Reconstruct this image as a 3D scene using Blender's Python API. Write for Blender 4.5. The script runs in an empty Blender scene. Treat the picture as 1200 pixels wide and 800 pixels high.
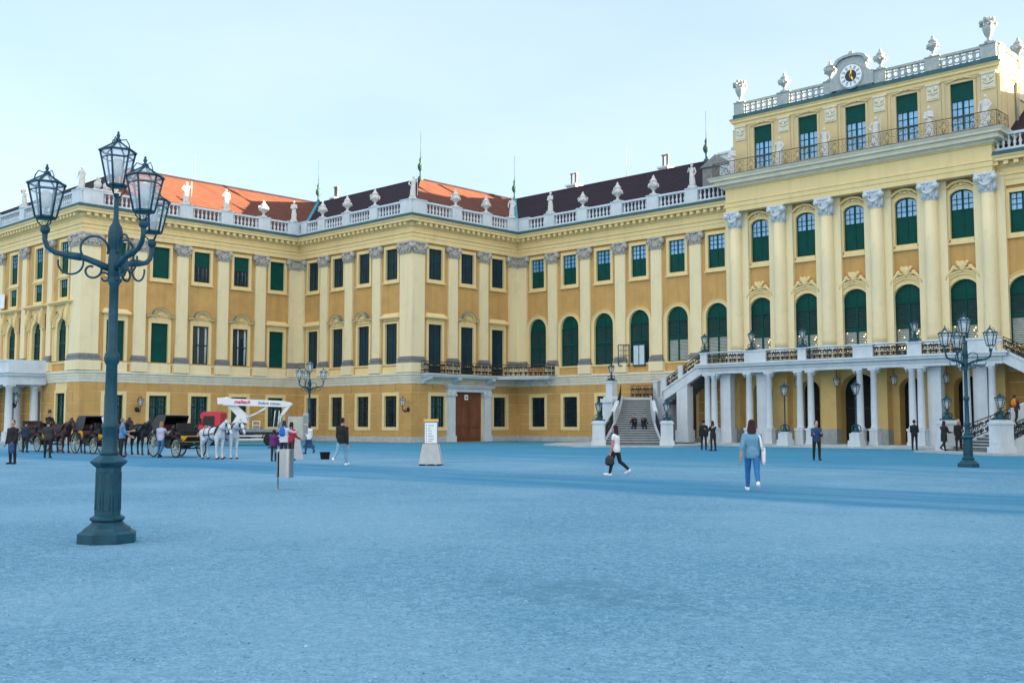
# Courtyard of a long yellow baroque palace in evening shade
SUN = (5.6, 35.0)          # elevation, azimuth from +X towards +Y (degrees)
SUNE = 5.0
SKY = dict(air=1.0, dust=1.0, ozone=1.0, mix=0.8, haze=(.61, .80, 1.14), cloud_fill=(1.75, 1.72, 1.70), strength=.12)
EXPOSURE = 2.95
import bpy, bmesh, math, random
from mathutils import Vector, Matrix
from math import sin, cos, pi, radians, sqrt, atan2, hypot
random.seed(11)
scene = bpy.context.scene
col = scene.collection

# ------------------------------------------------------------------ materials
def mat(name, c, rough=0.7, var=0.15, scale=3.0, bump=0.0, bscale=40.0, metal=0.0, c2=None, spec=0.5, stretch=None, dirt=0.0):
    m = bpy.data.materials.new(name); m.use_nodes = True
    nt = m.node_tree; b = nt.nodes['Principled BSDF']
    b.inputs['Roughness'].default_value = rough
    b.inputs['Metallic'].default_value = metal
    b.inputs['Specular IOR Level'].default_value = spec
    tc = nt.nodes.new('ShaderNodeTexCoord')
    src = tc.outputs['Object']
    if stretch:
        mp = nt.nodes.new('ShaderNodeMapping'); mp.inputs['Scale'].default_value = stretch
        nt.links.new(src, mp.inputs['Vector']); src = mp.outputs['Vector']
    n = nt.nodes.new('ShaderNodeTexNoise'); n.inputs['Scale'].default_value = scale
    n.inputs['Detail'].default_value = 6; n.inputs['Roughness'].default_value = 0.62
    nt.links.new(src, n.inputs['Vector'])
    r = nt.nodes.new('ShaderNodeValToRGB')
    r.color_ramp.elements[0].position = 0.3; r.color_ramp.elements[1].position = 0.7
    lo = c2 if c2 else tuple(x * (1 - var) for x in c)
    hi = c if c2 else tuple(min(1, x * (1 + var)) for x in c)
    r.color_ramp.elements[0].color = (*lo, 1); r.color_ramp.elements[1].color = (*hi, 1)
    nt.links.new(n.outputs['Fac'], r.inputs['Fac'])
    out = r.outputs['Color']
    if dirt:                                    # rain streaks and patched plaster
        mp = nt.nodes.new('ShaderNodeMapping'); mp.inputs['Scale'].default_value = (2.2, 2.2, .16); nt.links.new(tc.outputs['Object'], mp.inputs['Vector'])
        for vec, sc, lo_, hi_, amt in ((mp.outputs['Vector'], 1.0, .50, .74, dirt), (tc.outputs['Object'], .45, .52, .62, dirt*.5)):
            n3 = nt.nodes.new('ShaderNodeTexNoise'); n3.inputs['Scale'].default_value = sc; n3.inputs['Detail'].default_value = 7; n3.inputs['Roughness'].default_value = .65
            nt.links.new(vec, n3.inputs['Vector'])
            mr = nt.nodes.new('ShaderNodeMapRange'); mr.inputs['From Min'].default_value = lo_; mr.inputs['From Max'].default_value = hi_; mr.inputs['To Max'].default_value = amt
            nt.links.new(n3.outputs['Fac'], mr.inputs['Value'])
            mx = nt.nodes.new('ShaderNodeMix'); mx.data_type = 'RGBA'; nt.links.new(mr.outputs['Result'], mx.inputs['Factor'])
            nt.links.new(out, mx.inputs[6]); mx.inputs[7].default_value = (c[0]*.45, c[1]*.47, c[2]*.6, 1); out = mx.outputs[2]
    nt.links.new(out, b.inputs['Base Color'])
    if bump:
        n2 = nt.nodes.new('ShaderNodeTexNoise'); n2.inputs['Scale'].default_value = bscale
        n2.inputs['Detail'].default_value = 4
        nt.links.new(tc.outputs['Object'], n2.inputs['Vector'])
        bp = nt.nodes.new('ShaderNodeBump'); bp.inputs['Strength'].default_value = bump
        bp.inputs['Distance'].default_value = 0.03
        nt.links.new(n2.outputs['Fac'], bp.inputs['Height'])
        nt.links.new(bp.outputs['Normal'], b.inputs['Normal'])
    return m

def mat_emit(name, c, s):
    m = bpy.data.materials.new(name); m.use_nodes = True
    b = m.node_tree.nodes['Principled BSDF']
    b.inputs['Base Color'].default_value = (*c, 1)
    b.inputs['Emission Color'].default_value = (*c, 1); b.inputs['Emission Strength'].default_value = s
    return m

M = {}
M['ochre'] = mat('ochre_plaster', (0.565, 0.345, 0.125), .85, .10, .8, .15, 25, dirt=.35, spec=.2)
M['cream'] = mat('cream_plaster', (0.80, 0.635, 0.33), .85, .06, .9, .1, 25, dirt=.22, spec=.2)
M['pilaster'] = mat('pilaster_plaster', (0.84, 0.73, 0.465), .85, .07, .7, .1, 25, c2=(.78, .69, .45), stretch=(1, 1, .35), dirt=.25, spec=.2)
M['trim'] = mat('trim_stone', (0.74,0.71,0.58), .8, .07, 1.2, .15, 25, dirt=.3, spec=.2)
M['stone'] = mat('white_stone', (0.64, 0.71, 0.76), .8, .1, 1.6, .2, 30, c2=(.54, .61, .67), dirt=.25, spec=.2)
M['greystone'] = mat('grey_carved_stone', (0.55, 0.53, 0.48), .85, .3, 6, .5, 18, c2=(.27, .26, .24))
M['statue'] = mat('statue_stone', (0.66, 0.66, 0.64), .8, .12, 5, .3, 25, c2=(.54, .55, .55))
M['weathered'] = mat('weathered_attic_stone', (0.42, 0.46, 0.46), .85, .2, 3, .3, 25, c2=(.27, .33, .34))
M['plinth'] = mat('plinth_stone', (0.50, 0.54, 0.54), .85, .2, 2.2, .2, 20, c2=(.33, .38, .40))
M['lead'] = mat('lead_cover', (0.20, 0.21, 0.21), .6, .25, 4)
M['copper'] = mat('green_copper', (0.035, 0.14, 0.15), .65, .3, 3, c2=(.02, .07, .085))
M['valley'] = mat('bright_copper_flashing', (0.02, 0.20, 0.27), .5, .2, 3)
M['green'] = mat('green_shutter_paint', (0.003, 0.064, 0.054), .6, .15, 2, spec=.12)
M['navy'] = mat('dark_shutter_paint', (0.005, 0.034, 0.054), .32, .3, 1.3, spec=.4)
M['louvre'] = mat('dark_louvre', (0.030, 0.075, 0.078), .7, .15, 3, spec=.15)
M['louvre_pale'] = mat('pale_louvre', (0.42, 0.48, 0.45), .6, .15, 3)
M['glass'] = mat('dark_window_glass', (0.010, 0.022, 0.028), .06, .3, 1.2, spec=.9)
M['glass_sky'] = mat('sky_tinted_glass', (0.17, 0.42, 0.72), .08, .22, 1.5, spec=.9)  # pale sky reflection painted in as a blue base colour
M['curtain'] = mat('white_curtain', (0.50, 0.62, 0.70), .9, .1, 4)
M['lace'] = mat('lace_curtain', (0.09, 0.14, 0.17), .9, .5, 5)
M['iron'] = mat('black_iron', (0.012, 0.018, 0.022), .5, .2, 6)
M['goldiron'] = mat('gilded_iron', (0.10, 0.085, 0.06), .5, .3, 6)
M['gold'] = mat('gilding', (0.80, 0.52, 0.12), .35, .1, 4, metal=.7)
M['rust_door'] = mat('brown_door_wood', (0.17, 0.058, 0.024), .6, .35, 1.6, .2, 20, stretch=(1, 1, .3))
M['dark'] = mat('dark_interior', (0.012, 0.012, 0.014), .9, .2, 2)
M['dial'] = mat('clock_dial', (0.80, 0.84, 0.88), .6, .05, 3)
M['numeral'] = mat('clock_numeral', (0.16, 0.28, 0.42), .6, .05, 3)
M['lamp'] = mat('lamp_paint', (0.007, 0.062, 0.096), .48, .3, 5, .25, 30, spec=.35)
M['white'] = mat('white_paint', (0.78, 0.80, 0.82), .5, .05, 3)
M['red'] = mat('red_paint', (0.62, 0.02, 0.06), .35, .08, 3)
M['grey'] = mat('grey_paint', (0.22, 0.25, 0.28), .5, .12, 3)
M['black'] = mat('black_paint', (0.008, 0.009, 0.011), .4, .2, 3)
M['rubber'] = mat('black_rubber', (0.012, 0.012, 0.012), .85, .2, 5)
M['leather'] = mat('black_leather', (0.012, 0.014, 0.018), .5, .25, 6)
M['yellow'] = mat('yellow_paint', (0.75, 0.42, 0.02), .4, .1, 3)
M['steel'] = mat('brushed_steel', (0.46, 0.49, 0.52), .24, .10, 2, metal=.95, stretch=(8, 8, .4))
M['concrete'] = mat('pale_concrete', (0.44, 0.46, 0.47), .9, .1, 5, .2, 30)
M['orange_cap'] = mat('orange_cap_paint', (0.80, 0.45, 0.12), .5, .1, 3)
M['letter_red'] = mat('red_lettering', (0.62, 0.01, 0.07), .5, .03, 3)
M['letter_blue'] = mat('blue_lettering', (0.03, 0.10, 0.22), .5, .03, 3)
M['sign_white'] = mat('sign_board_white', (0.80, 0.84, 0.88), .5, .03, 3)
M['letter_black'] = mat('dark_lettering', (0.03, 0.05, 0.08), .6, .1, 3)
M['map'] = mat('map_print', (0.55, 0.52, 0.42), .6, .35, 9, c2=(.30, .42, .36))
M['skin'] = mat('skin', (0.55, 0.30, 0.21), .55, .08, 8)
M['fairy'] = mat_emit('fairy_light', (1.0, 0.62, 0.22), 1.0)

def cloth(name, c, var=.15):
    if name not in M: M[name] = mat(name, c, .88, var, 9, .25, 60)
    return M[name]

def glass_lantern():
    m = bpy.data.materials.new('lantern_glass'); m.use_nodes = True
    nt = m.node_tree; b = nt.nodes['Principled BSDF']
    b.inputs['Base Color'].default_value = (.72, .84, .93, 1)
    b.inputs['Roughness'].default_value = .12
    b.inputs['Alpha'].default_value = .42
    n = nt.nodes.new('ShaderNodeTexNoise'); n.inputs['Scale'].default_value = 5
    tc = nt.nodes.new('ShaderNodeTexCoord'); nt.links.new(tc.outputs['Object'], n.inputs['Vector'])
    mr = nt.nodes.new('ShaderNodeMapRange'); mr.inputs['To Min'].default_value = .20; mr.inputs['To Max'].default_value = .44
    nt.links.new(n.outputs['Fac'], mr.inputs['Value']); nt.links.new(mr.outputs['Result'], b.inputs['Alpha'])
    return m
M['lglass'] = glass_lantern()

def tile_mat(name, ca, cb):
    m = mat(name, ca, .9, .2, 1.0, c2=cb, spec=.1)
    nt = m.node_tree; b = nt.nodes['Principled BSDF']
    tc = [n for n in nt.nodes if n.type == 'TEX_COORD'][0]
    w = nt.nodes.new('ShaderNodeTexWave'); w.wave_type = 'BANDS'; w.bands_direction = 'Z'
    w.inputs['Scale'].default_value = 1.6; w.inputs['Distortion'].default_value = .6
    nt.links.new(tc.outputs['Object'], w.inputs['Vector'])
    bp = nt.nodes.new('ShaderNodeBump'); bp.inputs['Strength'].default_value = .5; bp.inputs['Distance'].default_value = .05
    nt.links.new(w.outputs['Fac'], bp.inputs['Height']); nt.links.new(bp.outputs['Normal'], b.inputs['Normal'])
    return m
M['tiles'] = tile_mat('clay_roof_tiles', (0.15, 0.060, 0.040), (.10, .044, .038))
M['tiles_dark'] = tile_mat('shaded_roof_tiles', (0.036, 0.026, 0.036), (.024, .019, .028))  # darker copy of the tiles, shade of the unlit slopes put into the colour

# ------------------------------------------------------------------ mesh builder
class MB:
    def __init__(s): s.v = []; s.f = []; s.m = []; s.s = []
    def add(s, vs, fs, m=0, sm=False):
        o = len(s.v); s.v += [tuple(p) for p in vs]
        for f in fs: s.f.append(tuple(i + o for i in f)); s.m.append(m); s.s.append(sm)
        return s
    def box(s, x0, x1, y0, y1, z0, z1, m=0):
        if x0 > x1: x0, x1 = x1, x0
        if y0 > y1: y0, y1 = y1, y0
        return s.add([(x0,y0,z0),(x1,y0,z0),(x1,y1,z0),(x0,y1,z0),(x0,y0,z1),(x1,y0,z1),(x1,y1,z1),(x0,y1,z1)],
              [(0,3,2,1),(4,5,6,7),(0,1,5,4),(1,2,6,5),(2,3,7,6),(3,0,4,7)], m)
    def prism(s, poly, y0, y1, m=0):            # polygon in x,z pushed along y
        n = len(poly)
        vs = [(x, y0, z) for x, z in poly] + [(x, y1, z) for x, z in poly]
        return s.add(vs, [tuple(range(n)), tuple(range(2*n-1, n-1, -1))] + [(i, i+n, (i+1) % n + n, (i+1) % n) for i in range(n)], m)
    def slab(s, poly, z0, z1, m=0):             # polygon in x,y pushed up
        n = len(poly)
        a = z0 if callable(z0) else (lambda x, y: z0); b = z1 if callable(z1) else (lambda x, y: z1)
        vs = [(x, y, a(x, y)) for x, y in poly] + [(x, y, b(x, y)) for x, y in poly]
        return s.add(vs, [tuple(range(n-1, -1, -1)), tuple(range(n, 2*n))] + [(i, (i+1) % n, (i+1) % n + n, i+n) for i in range(n)], m)
    def strip(s, a, b, y0, y1, m=0, closed=False):   # solid band between polylines a and b (x,z)
        n = len(a); k = n if closed else n-1
        vs = [(x,y0,z) for x,z in a]+[(x,y0,z) for x,z in b]+[(x,y1,z) for x,z in a]+[(x,y1,z) for x,z in b]
        fs = []
        for i in range(k):
            j = (i+1) % n
            fs += [(i, j, n+j, n+i), (2*n+i, 3*n+i, 3*n+j, 2*n+j), (i, 2*n+i, 2*n+j, j), (n+i, n+j, 3*n+j, 3*n+i)]
        if not closed: fs += [(0, n, 3*n, 2*n), (n-1, 3*n-1, 4*n-1, 2*n-1)]
        return s.add(vs, fs, m)
    def lathe(s, prof, c=(0,0,0), n=16, m=0, sm=True, axis='z', rot=0.0, cap=True):
        vs = []; k = len(prof)
        for r, z in prof:
            for i in range(n):
                a = rot + 2*pi*i/n; x, y = r*cos(a), r*sin(a)
                p = (x, y, z) if axis == 'z' else ((x, z, y) if axis == 'y' else (z, x, y))
                vs.append((p[0]+c[0], p[1]+c[1], p[2]+c[2]))
        fs = [(j*n+i, j*n+(i+1) % n, (j+1)*n+(i+1) % n, (j+1)*n+i) for j in range(k-1) for i in range(n)]
        if cap: fs += [tuple(range(n-1, -1, -1)), tuple(range((k-1)*n, k*n))]
        return s.add(vs, fs, m, sm)
    def tube(s, pts, r, n=6, m=0, sm=True, closed=False):
        P = [Vector(p) for p in pts]; k = len(P); R = r if isinstance(r, (list, tuple)) else [r]*k
        vs = []; up = None
        for i in range(k):
            a = P[(i-1) % k] if (i > 0 or closed) else P[i]; b = P[(i+1) % k] if (i < k-1 or closed) else P[i]
            t = (b-a); t = t.normalized() if t.length > 1e-9 else Vector((0,0,1))
            if up is None: up = Vector((0,0,1)) if abs(t.z) < .9 else Vector((1,0,0))
            u = t.cross(up); u = u.normalized() if u.length > 1e-6 else t.orthogonal().normalized()
            w = u.cross(t).normalized(); up = w
            for j in range(n):
                q = P[i] + (u*cos(2*pi*j/n) + w*sin(2*pi*j/n))*R[i]; vs.append(q)
        fs = [(i*n+j, i*n+(j+1) % n, ((i+1) % k)*n+(j+1) % n, ((i+1) % k)*n+j) for i in range(k if closed else k-1) for j in range(n)]
        if not closed: fs += [tuple(range(n-1, -1, -1)), tuple(range((k-1)*n, k*n))]
        return s.add(vs, fs, m, sm)
    def sph(s, c, r, nu=12, nv=8, m=0):
        r = r if isinstance(r, (list, tuple)) else (r, r, r)
        vs = [(c[0], c[1], c[2]-r[2])]
        for j in range(1, nv):
            a = -pi/2 + pi*j/nv
            for i in range(nu): vs.append((c[0]+r[0]*cos(a)*cos(2*pi*i/nu), c[1]+r[1]*cos(a)*sin(2*pi*i/nu), c[2]+r[2]*sin(a)))
        vs.append((c[0], c[1], c[2]+r[2])); L = len(vs)-1
        fs = [(0, 1+(i+1) % nu, 1+i) for i in range(nu)]
        for j in range(nv-2):
            for i in range(nu): a = 1+j*nu; fs.append((a+i, a+(i+1) % nu, a+nu+(i+1) % nu, a+nu+i))
        a = 1+(nv-2)*nu
        fs += [(a+i, a+(i+1) % nu, L) for i in range(nu)]
        return s.add(vs, fs, m, True)
    def cone(s, p0, p1, r0, r1, n=10, m=0):     # limb: rounded both ends
        p0 = Vector(p0); p1 = Vector(p1)
        d = (p1-p0)
        if d.length < 1e-6: return s.sph(p0, r0)
        t = d.normalized(); pts = []; R = []
        for a in (-80, -50, -20): pts.append(p0 + t*r0*sin(radians(a))); R.append(r0*cos(radians(a)))
        for a in (20, 50, 80): pts.append(p1 + t*r1*sin(radians(a))); R.append(r1*cos(radians(a)))
        return s.tube(pts, R, n, m)
    def loft(s, rings, n=14, m=0):              # rings: centre, rx, ry (in x,y)
        vs = []
        for c, rx, ry in rings:
            for i in range(n): vs.append((c[0]+rx*cos(2*pi*i/n), c[1]+ry*sin(2*pi*i/n), c[2]))
        k = len(rings)
        fs = [(j*n+i, j*n+(i+1) % n, (j+1)*n+(i+1) % n, (j+1)*n+i) for j in range(k-1) for i in range(n)]
        fs += [tuple(range(n-1, -1, -1)), tuple(range((k-1)*n, k*n))]
        return s.add(vs, fs, m, True)
    def merge(s, o, mx=None, m=None):
        vs = [mx @ Vector(p) for p in o.v] if mx is not None else o.v
        k = len(s.v); s.v += [tuple(p) for p in vs]
        s.f += [tuple(i+k for i in f) for f in o.f]; s.m += (o.m if m is None else [m]*len(o.m)); s.s += o.s
        return s
    def mesh(s, name, mats, off=(0,0,0), fix=True):
        me = bpy.data.meshes.new(name)
        me.from_pydata([(p[0]-off[0], p[1]-off[1], p[2]-off[2]) for p in s.v], [], s.f)
        for q in (mats if isinstance(mats, (list, tuple)) else [mats]): me.materials.append(q)
        me.polygons.foreach_set('material_index', s.m); me.polygons.foreach_set('use_smooth', s.s)
        if fix:
            b = bmesh.new(); b.from_mesh(me); bmesh.ops.recalc_face_normals(b, faces=b.faces[:]); b.to_mesh(me); b.free()
        me.update(); return me
    def build(s, name, mats, parent=None, loc=(0,0,0), rz=0.0, off=(0,0,0)):
        return link(name, s.mesh(name, mats, off), parent, loc, rz)

def link(name, me, parent=None, loc=(0,0,0), rz=0.0):
    o = bpy.data.objects.new(name, me); col.objects.link(o)
    o.parent = parent; o.location = loc; o.rotation_euler = (0, 0, rz); return o

def tag(o, label=None, cat=None, group=None, kind=None):
    if label: o['label'] = label
    if cat: o['category'] = cat
    if group: o['group'] = group
    if kind: o['kind'] = kind
    return o

def thing(name, label, cat, loc=(0,0,0), rz=0.0, group=None):
    o = bpy.data.objects.new(name, None); col.objects.link(o); o.empty_display_size = .3
    o.location = loc; o.rotation_euler = (0, 0, rz)
    return tag(o, label, cat, group)

KIDS = {}
def kids(o): return [c for c in bpy.data.objects if c.parent == o]
def dup(o, loc=None, rz=None, parent=None, label=None, _map=None):
    if _map is None:
        _map = {}
        for c in bpy.data.objects:
            if c.parent: _map.setdefault(c.parent.name, []).append(c)
    c = o.copy(); col.objects.link(c)
    if parent: c.parent = parent
    if loc is not None: c.location = loc
    if rz is not None: c.rotation_euler = (0, 0, rz)
    if label: c['label'] = label
    for k in _map.get(o.name, []): dup(k, parent=c, _map=_map)
    return c

def TR(x, y, rz=0, z=0): return Matrix.Translation((x, y, z)) @ Matrix.Rotation(rz, 4, 'Z')

# sweep of a (outward, z) profile along a plan path with square corners
def sweep(mb, path, prof, m=0, closed=True, caps=True):
    n = len(path); ns = []
    for i in range(n-1):
        dx, dy = path[i+1][0]-path[i][0], path[i+1][1]-path[i][1]; L = hypot(dx, dy); ns.append((dy/L, -dx/L))
    vs = []; k = len(prof)
    for i, (x, y) in enumerate(path):
        a = ns[max(i-1, 0)]; b = ns[min(i, n-2)]
        dot = a[0]*b[0]+a[1]*b[1]
        ox, oy = (a[0]+b[0])/(1+dot), (a[1]+b[1])/(1+dot)
        vs += [(x+ox*d, y+oy*d, z) for d, z in prof]
    fs = []
    for i in range(n-1):
        for j in range(k if closed else k-1):
            fs.append((i*k+j, (i+1)*k+j, (i+1)*k+(j+1) % k, i*k+(j+1) % k))
    if closed and caps: fs += [tuple(range(k)), tuple(range((n-1)*k+k-1, (n-1)*k-1, -1))]
    mb.add(vs, fs, m); return mb

def remeshed(mb, voxel, smooth=4, name='tmp'):
    me = mb.mesh(name, M['skin'])
    o = bpy.data.objects.new(name, me); col.objects.link(o)
    r = o.modifiers.new('r', 'REMESH'); r.mode = 'VOXEL'; r.voxel_size = voxel; r.use_smooth_shade = True
    if smooth:
        q = o.modifiers.new('s', 'SMOOTH'); q.iterations = smooth; q.factor = .5
    dg = bpy.context.evaluated_depsgraph_get(); dg.update()
    e = bpy.data.meshes.new_from_object(o.evaluated_get(dg))
    bpy.data.objects.remove(o); bpy.data.meshes.remove(me)
    out = MB(); out.add([tuple(v.co) for v in e.vertices], [tuple(p.vertices) for p in e.polygons], 0, True)
    bpy.data.meshes.remove(e); return out
# ================================================================== PALACE
P0 = (-32.9, 68.87, 0.0)
palace = thing('palace', 'long yellow baroque palace with cream pilasters, green shutters and dark tiled roofs', 'palace', P0)
def pb(mb, name, mats, parent=None):
    return mb.build(name, mats, parent or palace, (0, 0, 0), 0, P0)

XA, YB, XC, YD, YF = -80.3, 56.4, -64.76, 68.87, 36.26
EL, ER, YE = -42.55, -23.25, 67.95            # centre block
def mir(x): return -65.8 - x
WEST = [(-140., YF), (XA, YF), (XA, YB), (XC, YB), (XC, YD), (EL, YD)]
EAST = [(mir(x), y) for x, y in reversed(WEST)]
EAST[0] = (ER, YD)

class Fac:
    def __init__(s, name, x, y, rz, L): s.name = name; s.x = x; s.y = y; s.rz = rz; s.L = L; s.M = TR(x, y, rz)
    def at(s, u):
        p = s.M @ Vector((u, 0, 0)); return (p.x - P0[0], p.y - P0[1], 0)
FF = Fac('F', XA, YF, 0, 0); FA = Fac('A', XA, YF, pi/2, YB-YF); FB = Fac('B', XA, YB, 0, XC-XA)
FC = Fac('C', XC, YB, pi/2, YD-YB); FD = Fac('D', XC, YD, 0, EL-XC); FD2 = Fac('D2', ER, YD, 0, 22.15)

# ---- openings (centre s, width, z0, z1, arch spring or None)
def rectangles(s0, s1, z0, z1, ops):
    ss = sorted(set([s0, s1] + [c-w/2 for c, w, a, b, sp in ops] + [c+w/2 for c, w, a, b, sp in ops]))
    zs = sorted(set([z0, z1] + [v for o in ops for v in (o[2], o[3]) if z0 < v < z1]))
    ss = [v for v in ss if s0 <= v <= s1]
    for i in range(len(ss)-1):
        run = None
        for j in range(len(zs)-1):
            cx, cz = (ss[i]+ss[i+1])/2, (zs[j]+zs[j+1])/2
            hole = any(c-w/2 < cx < c+w/2 and a < cz < b for c, w, a, b, sp in ops)
            if hole:
                if run: yield ss[i], ss[i+1], run[0], run[1]
                run = None
            else: run = (run[0], zs[j+1]) if run else (zs[j], zs[j+1])
        if run: yield ss[i], ss[i+1], run[0], run[1]
def arc(c, w, zs, z1, n=14):
    return [(c - w/2*cos(pi*i/n), zs + (z1-zs)*sin(pi*i/n)) for i in range(n+1)]
def wall(mb, s0, s1, z0, z1, ops, y=0.0, m=0, reveal=.26, rm=0):
    for a, b, c, d in rectangles(s0, s1, z0, z1, ops):
        mb.add([(a,y,c),(b,y,c),(b,y,d),(a,y,d)], [(0,1,2,3)], m)
    for c, w, a, b, sp in ops:
        lo, hi = max(a, z0), min(b, z1)
        if sp is None:
            out = [(c-w/2, lo), (c-w/2, hi), (c+w/2, hi), (c+w/2, lo)]
        else:
            A = arc(c, w, sp, b); out = [(c-w/2, lo)] + A + [(c+w/2, lo)]
            h = len(A)//2
            for i in range(h): mb.add([(c-w/2, y, b), (A[i][0], y, A[i][1]), (A[i+1][0], y, A[i+1][1])], [(0,1,2)], m)
            for i in range(h, len(A)-1): mb.add([(c+w/2, y, b), (A[i][0], y, A[i][1]), (A[i+1][0], y, A[i+1][1])], [(0,1,2)], m)
        for i in range(len(out)-1):
            p, q = out[i], out[i+1]
            mb.add([(p[0],y,p[1]),(q[0],y,q[1]),(q[0],y+reveal,q[1]),(p[0],y+reveal,p[1])], [(0,1,2,3)], rm)
        p, q = out[-1], out[0]
        mb.add([(p[0],y,p[1]),(q[0],y,q[1]),(q[0],y+reveal,q[1]),(p[0],y+reveal,p[1])], [(0,1,2,3)], rm)

def blocks(mb, s0, s1, ops, m):
    rows = [(.50, .94, 0), (.95, 1.52, 0), (1.58, 2.36, 1), (2.42, 3.18, 0), (3.24, 4.09, 1), (4.16, 4.79, 2)]
    fr = sorted((c-w/2-.29, c+w/2+.29, a-.28, b+.28) for c, w, a, b, sp in ops)
    for za, zb, k in rows:
        iv = []; x = s0
        for a, b, p, q in fr:
            if q > za+.06 and p < zb-.06:
                if a > x: iv.append((x, min(a, s1)))
                x = max(x, b)
        if x < s1: iv.append((x, s1))
        for a, b in iv:
            L = b-a
            if L < .12: continue
            n = 1 if k == 0 and L < 4.2 else max(1, round(L/ (1.15 if k == 1 else 1.9)))
            if k == 0 and L >= 4.2: n = round(L/3.)
            for i in range(n):
                g = .03
                u0 = a + L*i/n + (g if i else 0); u1 = a + L*(i+1)/n - (g if i < n-1 else 0)
                mb.box(u0, u1, -.025, .02, za, zb, m)

A_s = [39.0-YF, 42.75-YF, 46.47-YF, 50.27-YF, 53.95-YF]
B_s = [-78.2-XA, -74.56-XA, -70.95-XA, -67.32-XA]
C_s = [58.9-YB, 62.57-YB, 66.28-YB]
D_s = [x-XC for x in (-62.3, -58.62, -54.93, -51.28, -47.58, -43.95)]
D2_s = [mir(x-XC+XC)-ER for x in (-43.95, -47.58, -51.28, -54.93, -58.62, -62.3)]
F_s = [x-XA for x in (-83.55, -88.35, -93.5, -98.6, -103.7, -108.8)]
UP = (1.5, 13.4, 15.95, None)
GF = (1.55, 1.28, 3.82, None)
def ops(ss, *t): return [(c, *q) for c in ss for q in t]
facs = [
 (FA, 0, FA.L, ops(A_s, UP, (1.5, 6.5, 9.7, None)), ops(A_s, GF)),
 (FB, 0, FB.L, ops(B_s, UP, (1.5, 6.3, 9.75, None)), ops(B_s, GF)),
 (FC, 0, FC.L, ops(C_s, UP, (1.5, 5.75, 9.7, None)), ops([59.2-YB, 66.55-YB], GF) + [(62.75-YB, 3.2, 0, 4.2, None)]),
 (FD, 0, FD.L, ops(D_s, UP, (2.0, 6.42, 10.7, 9.7)), ops(D_s[:3], GF) + [(-46.5-XC, 1.0, 0.2, 3.9, None)]),
 (FD2, 0, FD2.L, ops(D2_s, UP, (2.0, 6.42, 10.7, 9.7)), ops(D2_s[3:], GF)),
 (FF, -60, 0, ops(F_s, (1.5, 13.45, 16.0, None), (1.45, 11.55, 12.98, None), (1.65, 6.5, 9.85, 9.03)), ops(F_s[:1], (1.6, 1.4, 3.95, None)) + ops(F_s[1:], (1.9, .05, 4.2, None))),
]
for fc, s0, s1, up, gf in facs:
    mb = MB(); wall(mb, s0, s1, 4.79, 17.2, up, 0, 0, .26, 1)
    o = MB().merge(mb, fc.M); pb(o, 'wall', [M['ochre'], M['cream']])
    g = MB(); wall(g, s0, s1, 0, 4.79, gf, .02, 1, .24, 1); blocks(g, s0, s1, gf, 0)
    pb(MB().merge(g, fc.M), 'rusticated_wall', [M['ochre'], M['cream']])
# western wing (beyond the right edge of the photo) and hidden backs: plain walls
w = MB()
for i in range(1, len(EAST)-1):
    (xa, ya), (xb, yb) = EAST[i], EAST[i+1]
    w.add([(xa,ya,0),(xb,yb,0),(xb,yb,17.2),(xa,ya,17.2)], [(0,1,2,3)], 0)
pb(w, 'wall', [M['ochre']])

# ---- swept mouldings
def both(name, prof, mats, m=0, paths=None):
    for p in (paths or (WEST, EAST)): pb(sweep(MB(), p, prof, m), name, mats)
dl, dr = 60.25, 65.35                           # portal on the step facade
P_left = [(-140., YF), (XA, YF), (XA, YB), (XC, YB), (XC, dl)]
P_right = [(XC, dr), (XC, YD), (EL, YD)]
both('plinth', [(-.05,0),(.13,0),(.13,.44),(.08,.48),(-.05,.48)], [M['plinth']], 0, (P_left, P_right, EAST))
both('string_course', [(-.05,4.79),(.06,4.79),(.10,4.95),(.10,5.06),(.17,5.08),(.17,5.24),(.24,5.27),(.24,5.45),(.36,5.50),(.36,5.62),(.06,5.68),(-.05,5.68)], [M['trim']])
both('dado_course', [(-.05,6.30),(.07,6.30),(.07,6.42),(-.05,6.42)], [M['cream']])
both('entablature', [(-.05,16.38),(.20,16.38),(.20,16.72),(.25,16.74),(.25,17.0),(.34,17.04),(.34,17.12),(.20,17.16),(.20,17.50),(.30,17.56),(.38,17.66),(.38,17.88),(-.05,17.88)], [M['cream']])
for p in (WEST, EAST):
    mb = sweep(MB(), p, [(-.05,17.89),(.84,17.89),(.84,18.06),(.90,18.08),(.99,18.22),(-.05,18.22)])
    for i in range(len(p)-1):
        (x0, y0), (x1, y1) = p[i], p[i+1]; L = hypot(x1-x0, y1-y0); tx, ty = (x1-x0)/L, (y1-y0)/L
        n = int(L/.61); rz = atan2(ty, tx)
        t = MB()
        for k in range(n+1):
            u = (L-n*.61)/2 + k*.61
            t.box(u-.14, u+.14, -.74, -.37, 17.64, 17.885)
        mb.merge(t, TR(x0, y0, rz))
    pb(mb, 'cornice', [M['cream']])
both('gutter', [(-.1,18.225),(1.0,18.225),(1.0,18.30),(.84,18.36),(.84,18.50),(.3,18.56),(-.1,18.60)], [M['copper']])

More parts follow.
